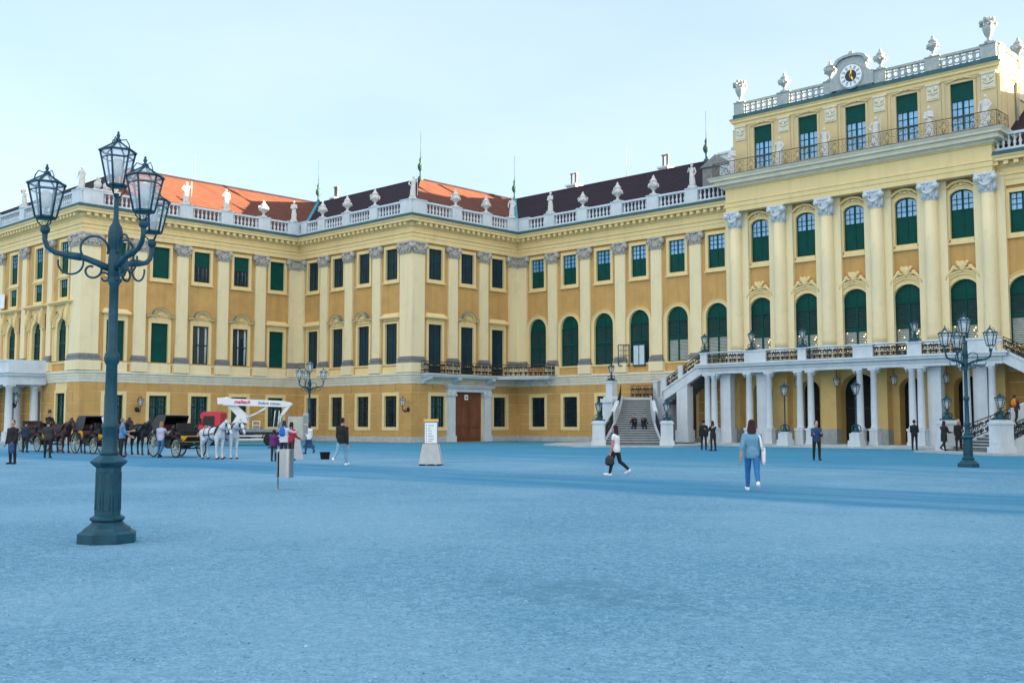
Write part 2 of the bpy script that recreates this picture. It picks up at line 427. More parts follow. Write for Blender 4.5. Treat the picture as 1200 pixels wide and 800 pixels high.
# ---- roofs (swept slopes give true hips and valleys)
for p_ in (WEST, EAST):
    mb = sweep(MB(), p_, [(.28,18.62),(-7.0,23.75),(-14.3,18.6),(-14.3,18.3),(.28,18.3)])
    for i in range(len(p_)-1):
        if p_[i][0] != p_[i+1][0]:              # slopes turned from the sun get their shade as darker tile colour
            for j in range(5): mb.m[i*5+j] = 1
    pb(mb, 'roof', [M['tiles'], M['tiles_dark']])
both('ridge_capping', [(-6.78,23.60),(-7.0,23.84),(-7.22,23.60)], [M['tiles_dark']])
both('wall', [(-14.0,0),(-13.8,0),(-13.8,18.3),(-14.0,18.3)], [M['ochre']])
# valley flashings and spires at the roof corners
def valley(x, y):
    mb = MB()
    a = Vector((x, y, 18.78)); b = Vector((x-7., y+7., 23.85))
    mb.tube([a + Vector((-.1,.1,-.05)), b - Vector((0,0,.12))], .24, 6, 0, False)
    return mb
for x, y in ((XA, YB), (XC, YD)): pb(valley(x, y), 'valley_flashing', [M['valley']])
for x, y, z in ((XA-7, YB+7, 23.75), (XC-7, YB+7, 23.75), (XC-7, YD+7, 23.75), (-49.3, YD+7, 23.75)):
    mb = MB()
    mb.lathe([(.26,0),(.24,.35),(.10,.5),(.10,.9),(.22,1.05),(.30,1.3),(.24,1.55),(.10,1.75),(.16,1.95),(.07,2.2)], (x, y, z-.2), 12)
    mb.lathe([(.035,1.95),(.02,4.6)], (x, y, z-.2), 6, 0)
    o = pb(mb, 'roof_finial', [M['copper']])
    g = MB(); g.sph((x, y, z+1.05), .17); g.sph((x+.12, y-.12, z+1.3), .09); pb(g, 'gilt_knob', [M['gold']], o)
for x, y, z0, z1, wd in ((-65.1, 77.2, 22.6, 24.25, .8), (-54.4, 77.2, 22.6, 24.2, .7), (-85.9, 64.6, 22.6, 24.1, .5), (-43.75, 70.6, 18.6, 22.4, .9)):
    mb = MB(); mb.box(x-wd*.7, x+wd*.7, y-.45, y+.45, z0, z1); mb.box(x-wd*.85, x+wd*.85, y-.6, y+.6, z1, z1+.16)
    o = pb(mb, 'chimney', [M['stone']])
    if wd < .95 and z1 > 24:
        f = MB()
        for dx in (-.35, .25):
            f.lathe([(.13,z1+.16),(.12,z1+1.2),(.22,z1+1.22),(.2,z1+1.32)], (x+dx*wd, y, 0), 8)
        pb(f, 'flue_pipe', [M['grey']], o)
# lightning rods
for x, y in ((-91.5, 52.0), (-57.8, 75.87)):
    pb(MB().lathe([(.03,23.5),(.015,27.4)], (x, y, 0), 5), 'lightning_rod', [M['grey']])
# dormer at the end of the main roof beside the centre block
d = MB(); d.box(-46.0, -43.4, 70.2, 73.4, 20.0, 21.6); d.prism([(-46.15,21.6),(-43.25,21.6),(-44.7,22.5)], 70.0, 73.4)
pb(d, 'dormer', [M['lead']])

# ---- pilasters -----------------------------------------------------
def volute_cap(w, d, z0, z1):                   # grey carved capital on a flat pilaster, local x centred, y<0 outward
    mb = MB(); h = z1-z0; W = w/2
    mb.box(-W*1.22, W*1.22, -d-.16, -.02, z1-.11, z1)
    mb.box(-W*.98, W*.98, -d-.05, -.02, z0, z1-.11)
    for s in (-1, 1):
        cx = s*W*.98; cz = z1-.34
        mb.lathe([(.03,-d-.30),(.10,-d-.28),(.11,-d-.23),(.17,-d-.23),(.22,-d-.19),(.26,-d-.05),(.24,-.02)], (cx, 0, cz), 12, 0, True, 'y')
        mb.tube([(cx, -d-.14, cz-.24), (cx*.93, -d-.17, cz-.40), (cx*.98, -d-.13, cz-.55)], [.09,.07,.03], 6)
    mb.sph((0, -d-.12, z1-.10), (.15,.10,.13), 8, 6)
    k = 5
    for i in range(k):
        t = -1+2*i/(k-1); mb.sph((t*W*.75, -d-.10, z0+.40-.20*(1-t*t)), (.13,.10,.12), 7, 5)
    for i in range(4):
        t = -1+2*i/3; mb.sph((t*W*.7, -d-.05, z0+.12), (.12,.09,.17), 7, 5)
    mb.box(-W*1.02, W*1.02, -d-.07, -.02, z0-.05, z0+.02)
    return mb
def torus_base(w, d, z0, z1):
    mb = MB(); W = w/2; h = z1-z0
    for k, (e, a, b) in enumerate(((.17,0,.34),(.09,.34,.52),(.13,.52,.76),(.04,.76,1))):
        mb.box(-W-e, W+e, -d-e, -.02, z0+h*a, z0+h*b)
    return mb
def pilaster_proto(w, d=.18, capw=1.45, base=(6.45, 6.98), top=16.36, ch=.92):
    p = MB()
    p.box(-w/2, w/2, -d, .0, base[1], top-ch-.05)
    p.box(-w/2-.17, w/2+.17, -d-.19, .0, 5.685, base[0])
    o = p.build('pilaster', [M['pilaster']], palace)
    torus_base(w, d, *base).build('base', [M['lead']], o)
    volute_cap(capw/1.22, d, top-ch, top).build('capital', [M['greystone']], o)
    return o
pil = pilaster_proto(1.02)
spots = []
for x in (40.93, 44.62, 48.45, 52.17): spots.append((FA, x-YF))
for x in (-76.46, -72.92, -69.16): spots.append((FB, x-XA))
for x in (60.82, 64.46): spots.append((FC, x-YB))
for x in (-60.5, -56.83, -53.12, -49.5, -45.8): spots.append((FD, x-XC)); spots.append((FD2, mir(x)-ER))
for i, (fc, s) in enumerate(spots):
    o = pil if i == 0 else dup(pil, parent=palace)
    o.location = fc.at(s); o.rotation_euler = (0, 0, fc.rz)
pilF = pilaster_proto(.86)
for i, x in enumerate((-85.9, -91.0, -96.1, -101.2, -106.3, -111.4)):
    o = pilF if i == 0 else dup(pilF, parent=palace)
    o.location = FF.at(x-XA)
# corner piers: outer corners are one block, inner corners an angle of two leaves
def corner_outer(x, y, wx, wy, dx=.18):
    p = MB(); b = MB(); c = MB()
    x0, x1, y0, y1 = x-wx, x+dx, y-dx, y+wy
    p.box(x0, x1, y0, y1, 6.98, 15.40); p.box(x0-.17, x1+.19, y0-.19, y1+.17, 5.685, 6.45)
    o = pb(p, 'corner_pier', [M['pilaster']])
    for e, za, zb in ((.17,6.45,6.63),(.09,6.63,6.73),(.13,6.73,6.85),(.04,6.85,6.98)): b.box(x0-e, x1+e, y0-e, y1+e, za, zb)
    pb(b, 'base', [M['lead']], o)
    c.box(x0-.12, x1+.18, y0-.18, y1+.12, 16.24, 16.36); c.box(x0-.02, x1+.05, y0-.05, y1+.02, 15.40, 16.24)
    f = volute_cap(wx+dx, .06, 15.44, 16.30); c.merge(f, TR((x0+x1)/2, y0, 0)); c.merge(volute_cap(wy+dx, .06, 15.44, 16.30), TR(x1, (y0+y1)/2, pi/2))
    pb(c, 'capital', [M['greystone']], o)
corner_outer(XA, YF, 1.75, 1.3); corner_outer(XC, YB, 1.36, 1.2)
def corner_inner(x, y, wx, wy):                 # wall x=const to the south, y=const to the east
    p = MB(); b = MB(); c = MB(); d = .18
    p.box(x, x+d, y-wy, y, 6.98, 15.4); p.box(x+d, x+wx, y-d, y, 6.98, 15.4)
    p.box(x, x+d+.17, y-wy-.15, y, 5.685, 6.45); p.box(x+d+.17, x+wx+.15, y-d-.17, y, 5.685, 6.45)
    o = pb(p, 'corner_pier', [M['pilaster']])
    b.box(x, x+d+.13, y-wy-.12, y, 6.45, 6.98); b.box(x+d+.13, x+wx+.12, y-d-.13, y, 6.45, 6.98); pb(b, 'base', [M['lead']], o)
    c.merge(volute_cap(wy+.2, d, 15.44, 16.34), TR(x, y-wy/2-.1, pi/2)); c.merge(volute_cap(wx+.1, d, 15.44, 16.35), TR(x+wx/2+.1, y, 0))
    pb(c, 'capital', [M['greystone']], o)
corner_inner(XA, YB, .82, 1.2); corner_inner(XC, YD, 1.18, 1.25)

# ---- windows -------------------------------------------------------
def ring(mb, w, z0, z1, t, y0, y1, m=0, sill=True, bottom=True):
    mb.box(-w/2-t, -w/2, y0, y1, z0-(t if bottom else 0), z1+t, m); mb.box(w/2, w/2+t, y0, y1, z0-(t if bottom else 0), z1+t, m)
    mb.box(-w/2, w/2, y0, y1, z1, z1+t, m)
    if bottom: mb.box(-w/2, w/2, y0, y1, z0-t, z0, m)
    if sill: mb.box(-w/2-t-.06, w/2+t+.06, y0-.10, y1, z0-t-.10, z0-t, m)
def grid(mb, x0, x1, z0, z1, nx, nz, y0, y1, t=.045):
    for i in range(1, nx): x = x0+(x1-x0)*i/nx; mb.box(x-t/2, x+t/2, y0, y1, z0, z1)
    for j in range(1, nz):
        z = z0+(z1-z0)*j/nz
        for i in range(nx): mb.box(x0+(x1-x0)*i/nx+t/2, x0+(x1-x0)*(i+1)/nx-t/2, y0+.004, y1, z-t/2, z+t/2)
def sash_frame(mb, w, z0, z1, t=.07, y0=.13, y1=.2, mid=.09):
    mb.box(-w/2, -w/2+t, y0, y1, z0, z1); mb.box(w/2-t, w/2, y0, y1, z0, z1)
    mb.box(-w/2+t, w/2-t, y0, y1, z1-t, z1); mb.box(-w/2+t, w/2-t, y0, y1, z0, z0+t)
    if mid: mb.box(-mid/2, mid/2, y0, y1, z0+t, z1-t)
def hood_flat(w):
    mb = MB(); W = w/2+.42
    mb.box(-w/2-.22, w/2+.22, -.07, .0, 9.93, 10.12)
    mb.box(-W+.12, W-.12, -.22, .0, 10.12, 10.2); mb.box(-W, W, -.36, .0, 10.2, 10.3)
    mb.add([(-W,-.36,10.30),(W,-.36,10.30),(W-.22,0,10.62),(-W+.22,0,10.62),(-W,0,10.3),(W,0,10.3)], [(0,1,2,3),(0,3,4),(1,5,2),(0,4,5,1),(3,2,5,4)], 0)
    return mb
def hood_curved(w):
    mb = MB(); W = w/2+.42
    mb.box(-w/2-.22, w/2+.22, -.07, .0, 9.93, 10.14)
    a = [(-W,10.18),(-.72,10.18)] + [(-.72*cos(pi*i/12), 10.18+.60*sin(pi*i/12)) for i in range(1, 12)] + [(.72,10.18),(W,10.18)]
    def off(k): return [(x, z+k) for x, z in a]
    mb.strip(a, off(.10), -.24, 0, 0); mb.strip(off(.10), off(.16), -.36, 0, 0); mb.strip(off(.163), off(.21), -.40, 0, 1)
    mb.prism([(-.70,10.17)] + a[2:-2] + [(.70,10.17)], -.05, 0, 0)
    mb.sph((0,-.07,10.42), (.11,.09,.16), 8, 6, 0)
    for i in range(5):
        t = pi*(.14+.72*i/4); mb.tube([(0,-.08,10.32),(-.36*cos(t),-.12,10.28+.34*sin(t))], [.05,.075], 6, 0)
    for s in (-1, 1): mb.tube([(s*.18,-.1,10.24),(s*.36,-.12,10.20),(s*.5,-.1,10.28),(s*.42,-.1,10.36)], .05, 6, 0)
    return mb
def win(kind, w, z0, z1, t=.24, hood=None, sill=True, bottom=True, rim='cream', y0=-.07):
    f = MB(); ring(f, w, z0, z1, t, y0, .0, 0, sill, bottom)
    o = f.build('window', [M[rim]], palace)
    if hood: (hood_flat(w) if hood == 'flat' else hood_curved(w)).build('hood', [M['cream'], M['lead']], o)
    H = z1-z0
    if kind == 'blind':
        s = MB(); sash_frame(s, w, z0, z1, .05, .13, .2, 0); s.build('sash', [M['green']], o)
        b = MB(); b.box(-w/2+.05, w/2-.05, .15, .2, z0+.05, z1-.05)
        for k in range(int(H/.3)): b.box(-w/2+.06, w/2-.06, .142, .15, z0+.1+k*.3, z0+.115+k*.3)
        b.build('roller_blind', [M['green']], o)
    elif kind == 'dark':
        s = MB(); sash_frame(s, w, z0, z1, .07, .12, .2, .06)
        for x in (-w/4, w/4): s.box(x-.02, x+.02, .14, .2, z0+.07, z1-.07)
        s.box(-w/2+.07, -.03, .125, .2, z0+H*.62, z0+H*.62+.06); s.box(.03, w/2-.07, .125, .2, z0+H*.62, z0+H*.62+.06)
        s.build('sash', [M['navy']], o)
        p = MB(); p.box(-w/2, w/2, .16, .24, z0, z1); p.build('shutter_panel', [M['navy']], o)
    elif kind == 'mixed':                       # bright panes above, green panels below
        zm = z0 + H*.56
        s = MB(); sash_frame(s, w, z0, z1, .06, .12, .2, .11); s.box(-w/2+.06, -.055, .12, .2, zm-.04, zm+.04); s.box(.055, w/2-.06, .12, .2, zm-.04, zm+.04)
        grid(s, -w/2+.06, -.055, zm+.04, z1-.06, 2, 3, .13, .2); grid(s, .055, w/2-.06, zm+.04, z1-.06, 2, 3, .13, .2)
        s.build('sash', [M['green']], o)
        g = MB(); g.box(-w/2, w/2, .17, .23, zm, z1); g.build('pane', [M['glass_sky']], o)
        b = MB(); b.box(-w/2, w/2, .15, .23, z0, zm-.002); b.build('shutter_panel', [M['green']], o)
    elif kind == 'halfdark':                    # blind half drawn over dark panes
        zm = z0 + H*.52
        s = MB(); sash_frame(s, w, z0, z1, .06, .12, .2, .09); grid(s, -w/2+.06, -.045, z0+.06, zm, 2, 2, .13, .2); grid(s, .045, w/2-.06, z0+.06, zm, 2, 2, .13, .2); s.build('sash', [M['navy']], o)
        g = MB(); g.box(-w/2, w/2, .18, .23, z0, zm-.002); g.build('pane', [M['glass']], o)
        c = MB()
        for x in (-.24, .20, .5): c.tube([(x, .172, z0+.1), (x+.015, .168, z0+.6), (x, .172, zm)], .03, 5)
        c.build('curtain', [M['lace']], o)
        b = MB(); b.box(-w/2+.02, w/2-.02, .10, .23, zm, z1-.002); b.build('roller_blind', [M['green']], o)
    elif kind == 'half':                        # blind above, panes below
        zm = z0 + H*.62
        s = MB(); sash_frame(s, w, z0, z1, .06, .12, .2, .12); s.box(-w/2+.06, -.06, .12, .2, z0+H*.30-.05, z0+H*.30+.05); s.box(.06, w/2-.06, .12, .2, z0+H*.30-.05, z0+H*.30+.05)
        for a, b in ((z0+.06, z0+H*.30-.05), (z0+H*.30+.05, zm)):
            grid(s, -w/2+.06, -.06, a, b, 2, 2, .13, .2); grid(s, .06, w/2-.06, a, b, 2, 2, .13, .2)
        s.build('sash', [M['green']], o)
        g = MB(); g.box(-w/2, w/2, .17, .23, z0, zm-.002); g.build('pane', [M['glass_sky']], o)
        b = MB(); b.box(-w/2+.02, w/2-.02, .10, .23, zm, z1-.002); b.build('roller_blind', [M['green']], o)
    elif kind == 'curtain':
        zm = z0+H*.5
        s = MB(); sash_frame(s, w, z0, z1, .06, .12, .2, .08); s.box(-w/2+.06, -.04, .12, .2, zm-.05, zm+.05); s.box(.04, w/2-.06, .12, .2, zm-.05, zm+.05)
        s.build('sash', [M['navy']], o)
        g = MB(); g.box(-w/2, w/2, .19, .24, z0, z1); g.build('pane', [M['glass']], o)
        c = MB()
        for x in (-.14, .52):
            for k in range(3): c.tube([(x+k*.055, .178, z0+.1), (x+k*.055+.012, .176, zm), (x+k*.055, .178, z1-.1)], .028, 5)
        c.build('curtain', [M['curtain']], o)
    elif kind == 'barred':                      # small panes and grille before lace curtains
        s = MB(); sash_frame(s, w, z0, z1, .07, .1, .17, .12); zt = z0+H*.66
        s.box(-w/2+.07, -.06, .1, .17, zt-.06, zt+.06); s.box(.06, w/2-.06, .1, .17, zt-.06, zt+.06)
        for a, b, n in ((z0+.07, zt-.06, 3), (zt+.06, z1-.07, 2)):
            grid(s, -w/2+.07, -.06, a, b, 2, n, .11, .17, .05); grid(s, .06, w/2-.07, a, b, 2, n, .11, .17, .05)
        s.build('sash', [M['green']], o)
        g = MB(); g.box(-w/2, w/2, .18, .23, z0, z1); g.build('pane', [M['glass']], o)
        c = MB()
        for x in (-.36, .36):
            for k in range(4): c.tube([(x+(k-1.5)*.1, .176, z0+.12), (x+(k-1.5)*.09, .173, z0+H*.5), (x+(k-1.5)*.1, .176, z1-.15)], .035, 5)
        c.build('curtain', [M['lace']], o)
    elif kind == 'grille':
        s = MB(); sash_frame(s, w, z0, z1, .06, .12, .18, .06); grid(s, -w/2+.06, w/2-.06, z0+.06, z1-.06, 6, 9, .06, .10, .028); s.build('sash', [M['navy']], o)
        g = MB(); g.box(-w/2, w/2, .17, .23, z0, z1); g.build('pane', [M['glass']], o)
    return o
def place(proto, fc, s, first):
    o = proto if first else dup(proto, parent=palace)
    o.location = fc.at(s); o.rotation_euler = (0, 0, fc.rz); return o
USED = set()
def put(proto, fc, s):
    f = proto.name not in USED; USED.add(proto.name); return place(proto, fc, s, f)

up_blind = win('blind', 1.5, 13.4, 15.95); up_dark = win('dark', 1.5, 13.4, 15.95); up_mix = win('mixed', 1.5, 13.4, 15.95)
up_cur = win('halfdark', 1.5, 13.4, 15.95)
for s, p in zip(A_s, (up_blind, up_blind, up_cur, up_cur, up_blind)): put(p, FA, s)
for s in B_s: put(up_dark, FB, s)
for s in C_s: put(up_dark, FC, s)
for s in D_s: put(up_mix, FD, s)
for s in D2_s: put(up_mix, FD2, s)
lo = dict(hood='curved', sill=False, bottom=False)
lowA1 = win('blind', 1.5, 6.5, 9.7, hood='flat', sill=False, bottom=False); lowA2 = win('blind', 1.5, 6.5, 9.7, **lo); lowA3 = win('curtain', 1.5, 6.5, 9.7, **lo)
for s, p in zip(A_s, (lowA1, lowA2, lowA3, lowA3, lowA1)): put(p, FA, s)
lowB1 = win('dark', 1.5, 6.3, 9.75, hood='flat', sill=False, bottom=False); lowB2 = win('dark', 1.5, 6.3, 9.75, **lo)
for s, p in zip(B_s, (lowB1, lowB2, lowB2, lowB1)): put(p, FB, s)
lowC1 = win('dark', 1.5, 5.75, 9.7, hood='flat', sill=False, bottom=False); lowC2 = win('dark', 1.5, 5.75, 9.7, **lo)
for s, p in zip(C_s, (lowC1, lowC2, lowC1)): put(p, FC, s)
gf_bar = win('barred', 1.55, 1.28, 3.82, .28, sill=False); gf_gr = win('grille', 1.55, 1.28, 3.82, .28, sill=False)
for s in A_s: put(gf_bar, FA, s)
for s in B_s: put(gf_gr, FB, s)
put(gf_bar, FC, 59.2-YB); put(gf_gr, FC, 66.55-YB)
for s in D_s[:3]: put(gf_gr, FD, s)
for s in D2_s[3:]: put(gf_gr, FD2, s)
# parapet panels under the piano nobile windows of the outer wing
for s in A_s:
    mb = MB(); mb.box(s-1.0, s+1.0, -.10, 0, 5.685, 6.40); pb(MB().merge(mb, FA.M), 'window_apron', [M['pilaster']])
for s in B_s:
    mb = MB(); mb.box(s-1.0, s+1.0, -.10, 0, 5.685, 6.2); pb(MB().merge(mb, FB.M), 'window_apron', [M['cream']])

def arch_strip(mb, w, z0, zs, z1, t, y0, y1, m=0, n=16, tt=None):
    tt = tt or t
    a = [(-w/2, z0)] + arc(0, w, zs, z1, n) + [(w/2, z0)]
    b = [(-w/2-t, z0)] + arc(0, w+2*t, zs, z1+tt, n) + [(w/2+t, z0)]
    mb.strip(a, b, y0, y1, m)
def arch_panel(w, zb, zs, z1, y0, y1, n=16):
    mb = MB(); mb.prism([(-w/2, zb)] + arc(0, w, zs, z1, n) + [(w/2, zb)], y0, y1); return mb
def arch_leafs(o, w, z0, zs, z1, pale, centre=False):
    zt = z0 + (z1-z0)*.755; zm = z0 + (z1-z0)*.42
    p = arch_panel(w, zt, zs, z1, .16, .24); p.build('tympanum', [M['green']], o)
    s = MB(); t = .13
    for xa, xb in ((-w/2, -w/2+t), (-t/2, t/2), (w/2-t, w/2)):
        s.box(xa, xb, .10, .2, z0, zt)
    for za, zb in ((z0, z0+.08), (zm-.09, zm+.09), (zt-.07, zt+.05)):
        s.box(-w/2+t, -t/2, .10, .2, za, zb); s.box(t/2, w/2-t, .10, .2, za, zb)
    s.box(-.03, .03, .13, .2, zt+.05, z1-.1)
    s.build('sash', [M['green']], o)
    for za, zb, mm in ((zm+.09, zt-.07, 'louvre'), (z0+.08, zm-.09, 'louvre_pale' if pale else 'louvre')):
        l = MB(); l.box(-w/2+t, -t/2, .20, .24, za, zb, 1); l.box(t/2, w/2-t, .20, .24, za, zb, 1)
        n = int((zb-za)/.105)
        for k in range(n):
            z = za+(zb-za)*(k+.5)/n
            for xa, xb in ((-w/2+t, -t/2), (t/2, w/2-t)):
                l.add([(xa,.13,z-.035),(xb,.13,z-.035),(xb,.19,z+.035),(xa,.19,z+.035),(xa,.14,z-.05),(xb,.14,z-.05),(xb,.2,z+.02),(xa,.2,z+.02)],
                      [(0,1,2,3),(7,6,5,4),(0,4,5,1),(3,2,6,7),(0,3,7,4),(1,5,6,2)], 0)
        l.build('louvre_panel', [M[mm], M['green']], o)
def win_arch(w, z0, zs, z1, pale):
    f = MB(); arch_strip(f, w, z0, zs, z1, .24, -.10, 0); arch_strip(f, w+.48, z0, zs, z1+.24, .05, -.16, 0)
    o = f.build('arched_window', [M['cream']], palace); arch_leafs(o, w, z0, zs, z1, pale); return o
wd1 = win_arch(2.0, 6.42, 9.7, 10.7, False); wd2 = win_arch(2.0, 6.42, 9.7, 10.7, True)
arches = [put(p, FD, s) for s, p in zip(D_s, (wd1, wd1, wd1, wd1, wd2, wd2))]
for s in D2_s: put(wd2, FD2, s)
# fourth arched window stands open: casement leaf and bright inner leaf
op = MB(); x0 = D_s[3]
leaf = MB(); sash_frame(leaf, .95, 0, 1.75, .07, -.03, .03, 0); grid(leaf, -.40, .40, .07, 1.68, 2, 4, -.02, .02, .04)
lf = MB().merge(leaf, FD.M @ TR(x0-1.05-.36, -.30, radians(28), 6.2)); pb(lf, 'open_casement', [M['navy']])
wl = MB(); wl.box(x0-.62, x0+.62, -.12, -.05, 6.15, 7.95); wl.box(x0-.52, x0+.52, -.14, -.121, 6.28, 7.82, 1)
wl.box(x0-.03, x0+.03, -.16, -.141, 6.28, 7.82, 0)
pb(MB().merge(wl, FD.M), 'open_casement', [M['navy'], M['curtain']])

# F facade windows
fup = win('mixed', 1.5, 13.45, 16.0); fmz = win('mixed', 1.45, 11.55, 12.98, .22, sill=False)
fa = MB(); arch_strip(fa, 1.65, 6.5, 9.03, 9.85, .5, -.12, 0); arch_strip(fa, 2.65, 6.5, 9.03, 10.35, .12, -.2, 0)
fa.box(-1.6, 1.6, -.08, 0, 10.47, 10.95)
for s in (-1, 1): fa.box(s*1.35-.2, s*1.35+.2, -.32, -.08, 9.2, 10.95); fa.tube([(s*1.35,-.3,10.6),(s*1.35,-.42,10.0),(s*1.35,-.26,9.3)], [.18,.15,.1], 8)
fa.box(-1.85, 1.85, -.42, 0, 10.95, 11.06); fa.box(-2.05, 2.05, -.62, 0, 11.06, 11.2)
fa.sph((0,-.18,10.2), (.24,.14,.38), 8, 6); fa.sph((-.2,-.18,10.42), .14, 6, 5); fa.sph((.2,-.18,10.42), .14, 6, 5)
farch = fa.build('arched_window', [M['cream']], palace); arch_leafs(farch, 1.65, 6.5, 9.03, 9.85, False)
for s in F_s:
    put(fup, FF, s); put(fmz, FF, s); put(farch, FF, s)
put(win('barred', 1.6, 1.4, 3.95, .26, sill=False), FF, F_s[0])
for s in F_s[1:]:
    mb = MB(); mb.box(s-.95, s+.95, .14, .2, 0.05, 4.2); pb(MB().merge(mb, FF.M), 'porch_door', [M['navy']])

# ---- portal, door, balcony on the step facade
cy = 62.75-YB
p = MB()
for s in (-1, 1):
    c = cy + s*2.12
    p.box(c-.50, c+.50, -.32, 0, .0, .55); p.box(c-.40, c+.40, -.26, 0, .55, 3.85); p.box(c-.52, c+.52, -.36, 0, 3.85, 4.02); p.box(c-.46, c+.46, -.30, 0, 4.02, 4.2)
    for q in (-.3, .3): p.lathe([(.05,-.38),(.13,-.36),(.13,-.2)], (c+q, 0, 4.08), 10, 0, True, 'y')
p.box(cy-2.55, cy+2.55, -.28, 0, 4.2, 4.52); p.box(cy-2.72, cy+2.72, -.42, 0, 4.52, 4.66); p.box(cy-2.8, cy+2.8, -.52, 0, 4.66, 4.76)
pb(MB().merge(p, FC.M), 'portal', [M['stone']])
d = MB()
for s in (-1, 1):
    a, b = (cy-1.6, cy-.015) if s < 0 else (cy+.015, cy+1.6)
    d.box(a, b, .10, .18, .02, 4.2)
    for za, zb in ((.25, 1.1), (1.25, 3.0), (3.15, 4.0)):
        d.box(a+.16, b-.16, .06, .10, za, zb); d.box(a+.26, b-.26, .04, .06, za+.1, zb-.1)
door = pb(MB().merge(d, FC.M), 'door', [M['rust_door']])
q = MB(); q.box(cy-.42, cy-.02, -.0, .035, 3.55, 3.98); q.box(cy-.34, cy-.10, -.006, -.0005, 3.68, 3.82, 1)
pb(MB().merge(q, FC.M), 'door_sign', [M['sign_white'], M['letter_blue']], door)
hd = MB(); hd.sph((cy+.2, .03, 1.15), .05, 8, 6); pb(MB().merge(hd, FC.M), 'handle', [M['iron']], door)
bd = MB(); bd.box(-46.98-XC, -46.02-XC, .12, .18, .2, 3.9); bd.box(-46.85-XC, -46.15-XC, .09, .12, .4, 1.6); bd.box(-46.85-XC, -46.15-XC, .09, .12, 1.8, 3.7)
pb(MB().merge(bd, FD.M), 'side_door', [M['rust_door']])

# iron scroll panels ------------------------------------------------
def spiral(cx, cz, r, turns, a0, dirn, n=14):
    return [(cx + r*(1-.8*i/n)*cos(a0+dirn*turns*2*pi*i/n), cz + r*(1-.8*i/n)*sin(a0+dirn*turns*2*pi*i/n)) for i in range(n+1)]
def iron_panel(L, h, slope=0.0, unit=.5, r=.02, posts=True):
    mb = MB(); sh = lambda x: slope*x
    mb.tube([(0,0,h), (L,0,h+sh(L))], .032, 6, 0, False); mb.tube([(0,0,.06), (L,0,.06+sh(L))], .022, 5, 0, False)
    n = max(1, round(L/unit)); u = L/n
    for i in range(n+1):
        x = i*u
        if i % 2 == 0 or i == n: mb.tube([(x,0,.02+sh(x)), (x,0,h+sh(x))], .022 if posts else .016, 5, 0, False)
    for i in range(n):
        c = (i+.5)*u; k = min(u, h)
        for (dx, z, rr, a0, dn) in ((-.22*u, h*.70, .24*k, 0, 1), (.22*u, h*.70, .24*k, pi, -1), (-.2*u, h*.30, .26*k, 0, -1), (.2*u, h*.30, .26*k, pi, 1)):
            mb.tube([(x, 0, z2+sh(x)) for x, z2 in spiral(c+dx, z, rr, 1.4, a0, dn)], r, 4, 0, True)
        mb.tube([(c-.5*u,0,h*.5+sh(c-.5*u)), (c-.2*u,0,h*.52+sh(c)), (c,0,h*.9+sh(c)), (c+.2*u,0,h*.52+sh(c)), (c+.5*u,0,h*.5+sh(c+.5*u))], r, 4)
        mb.tube([(c,0,h*.06+sh(c)), (c-.1*u,0,h*.25+sh(c)), (c,0,h*.45+sh(c)), (c+.1*u,0,h*.25+sh(c)), (c,0,h*.06+sh(c))], r, 4)
    return mb
def rail_between(a, b, za, zb, h, unit=.5, r=.02):   # world plan points
    dx, dy = b[0]-a[0], b[1]-a[1]; L = hypot(dx, dy)
    return MB().merge(iron_panel(L, h, (zb-za)/L, unit, r), TR(a[0], a[1], atan2(dy, dx), za))
bx = XC+1.12
plan = [(XC, 57.05), (bx, 57.05), (bx, 65.35), (-60.0, 67.75), (-60.0, YD), (XC, YD)]
sl = MB(); sl.slab(plan, 5.50, 5.60); sl.slab([(XC,57.2),(bx-.12,57.2),(bx-.12,65.3),(-60.15,67.85),(-60.15,YD),(XC,YD)], 5.34, 5.50)
bal = pb(sl, 'balcony', [M['stone']])
rl = MB()
inn = [(XC, 57.12), (bx-.07, 57.12), (bx-.07, 65.32), (-60.07, 67.7), (-60.07, YD)]
for a, b in zip(inn, inn[1:]): rl.merge(rail_between(a, b, 5.60, 5.60, .98, .42, .033))
pb(rl, 'balcony_railing', [M['iron']], bal)
for y in (57.6, 60.9, 64.9):
    br = MB(); br.prism([(0,4.80),(.25,4.80),(.45,5.0),(.95,5.15),(1.0,5.34),(0,5.34)], -.18, .18)
    pb(MB().merge(br, TR(XC, y, 0)), 'bracket', [M['stone']], bal)
for x in (-63.0, -60.8):
    br = MB(); br.prism([(0,4.80),(.25,4.80),(.4,5.0),(.8,5.15),(.85,5.34),(0,5.34)], -.16, .16)
    pb(MB().merge(br, TR(x, YD, -pi/2)), 'bracket', [M['stone']], bal)

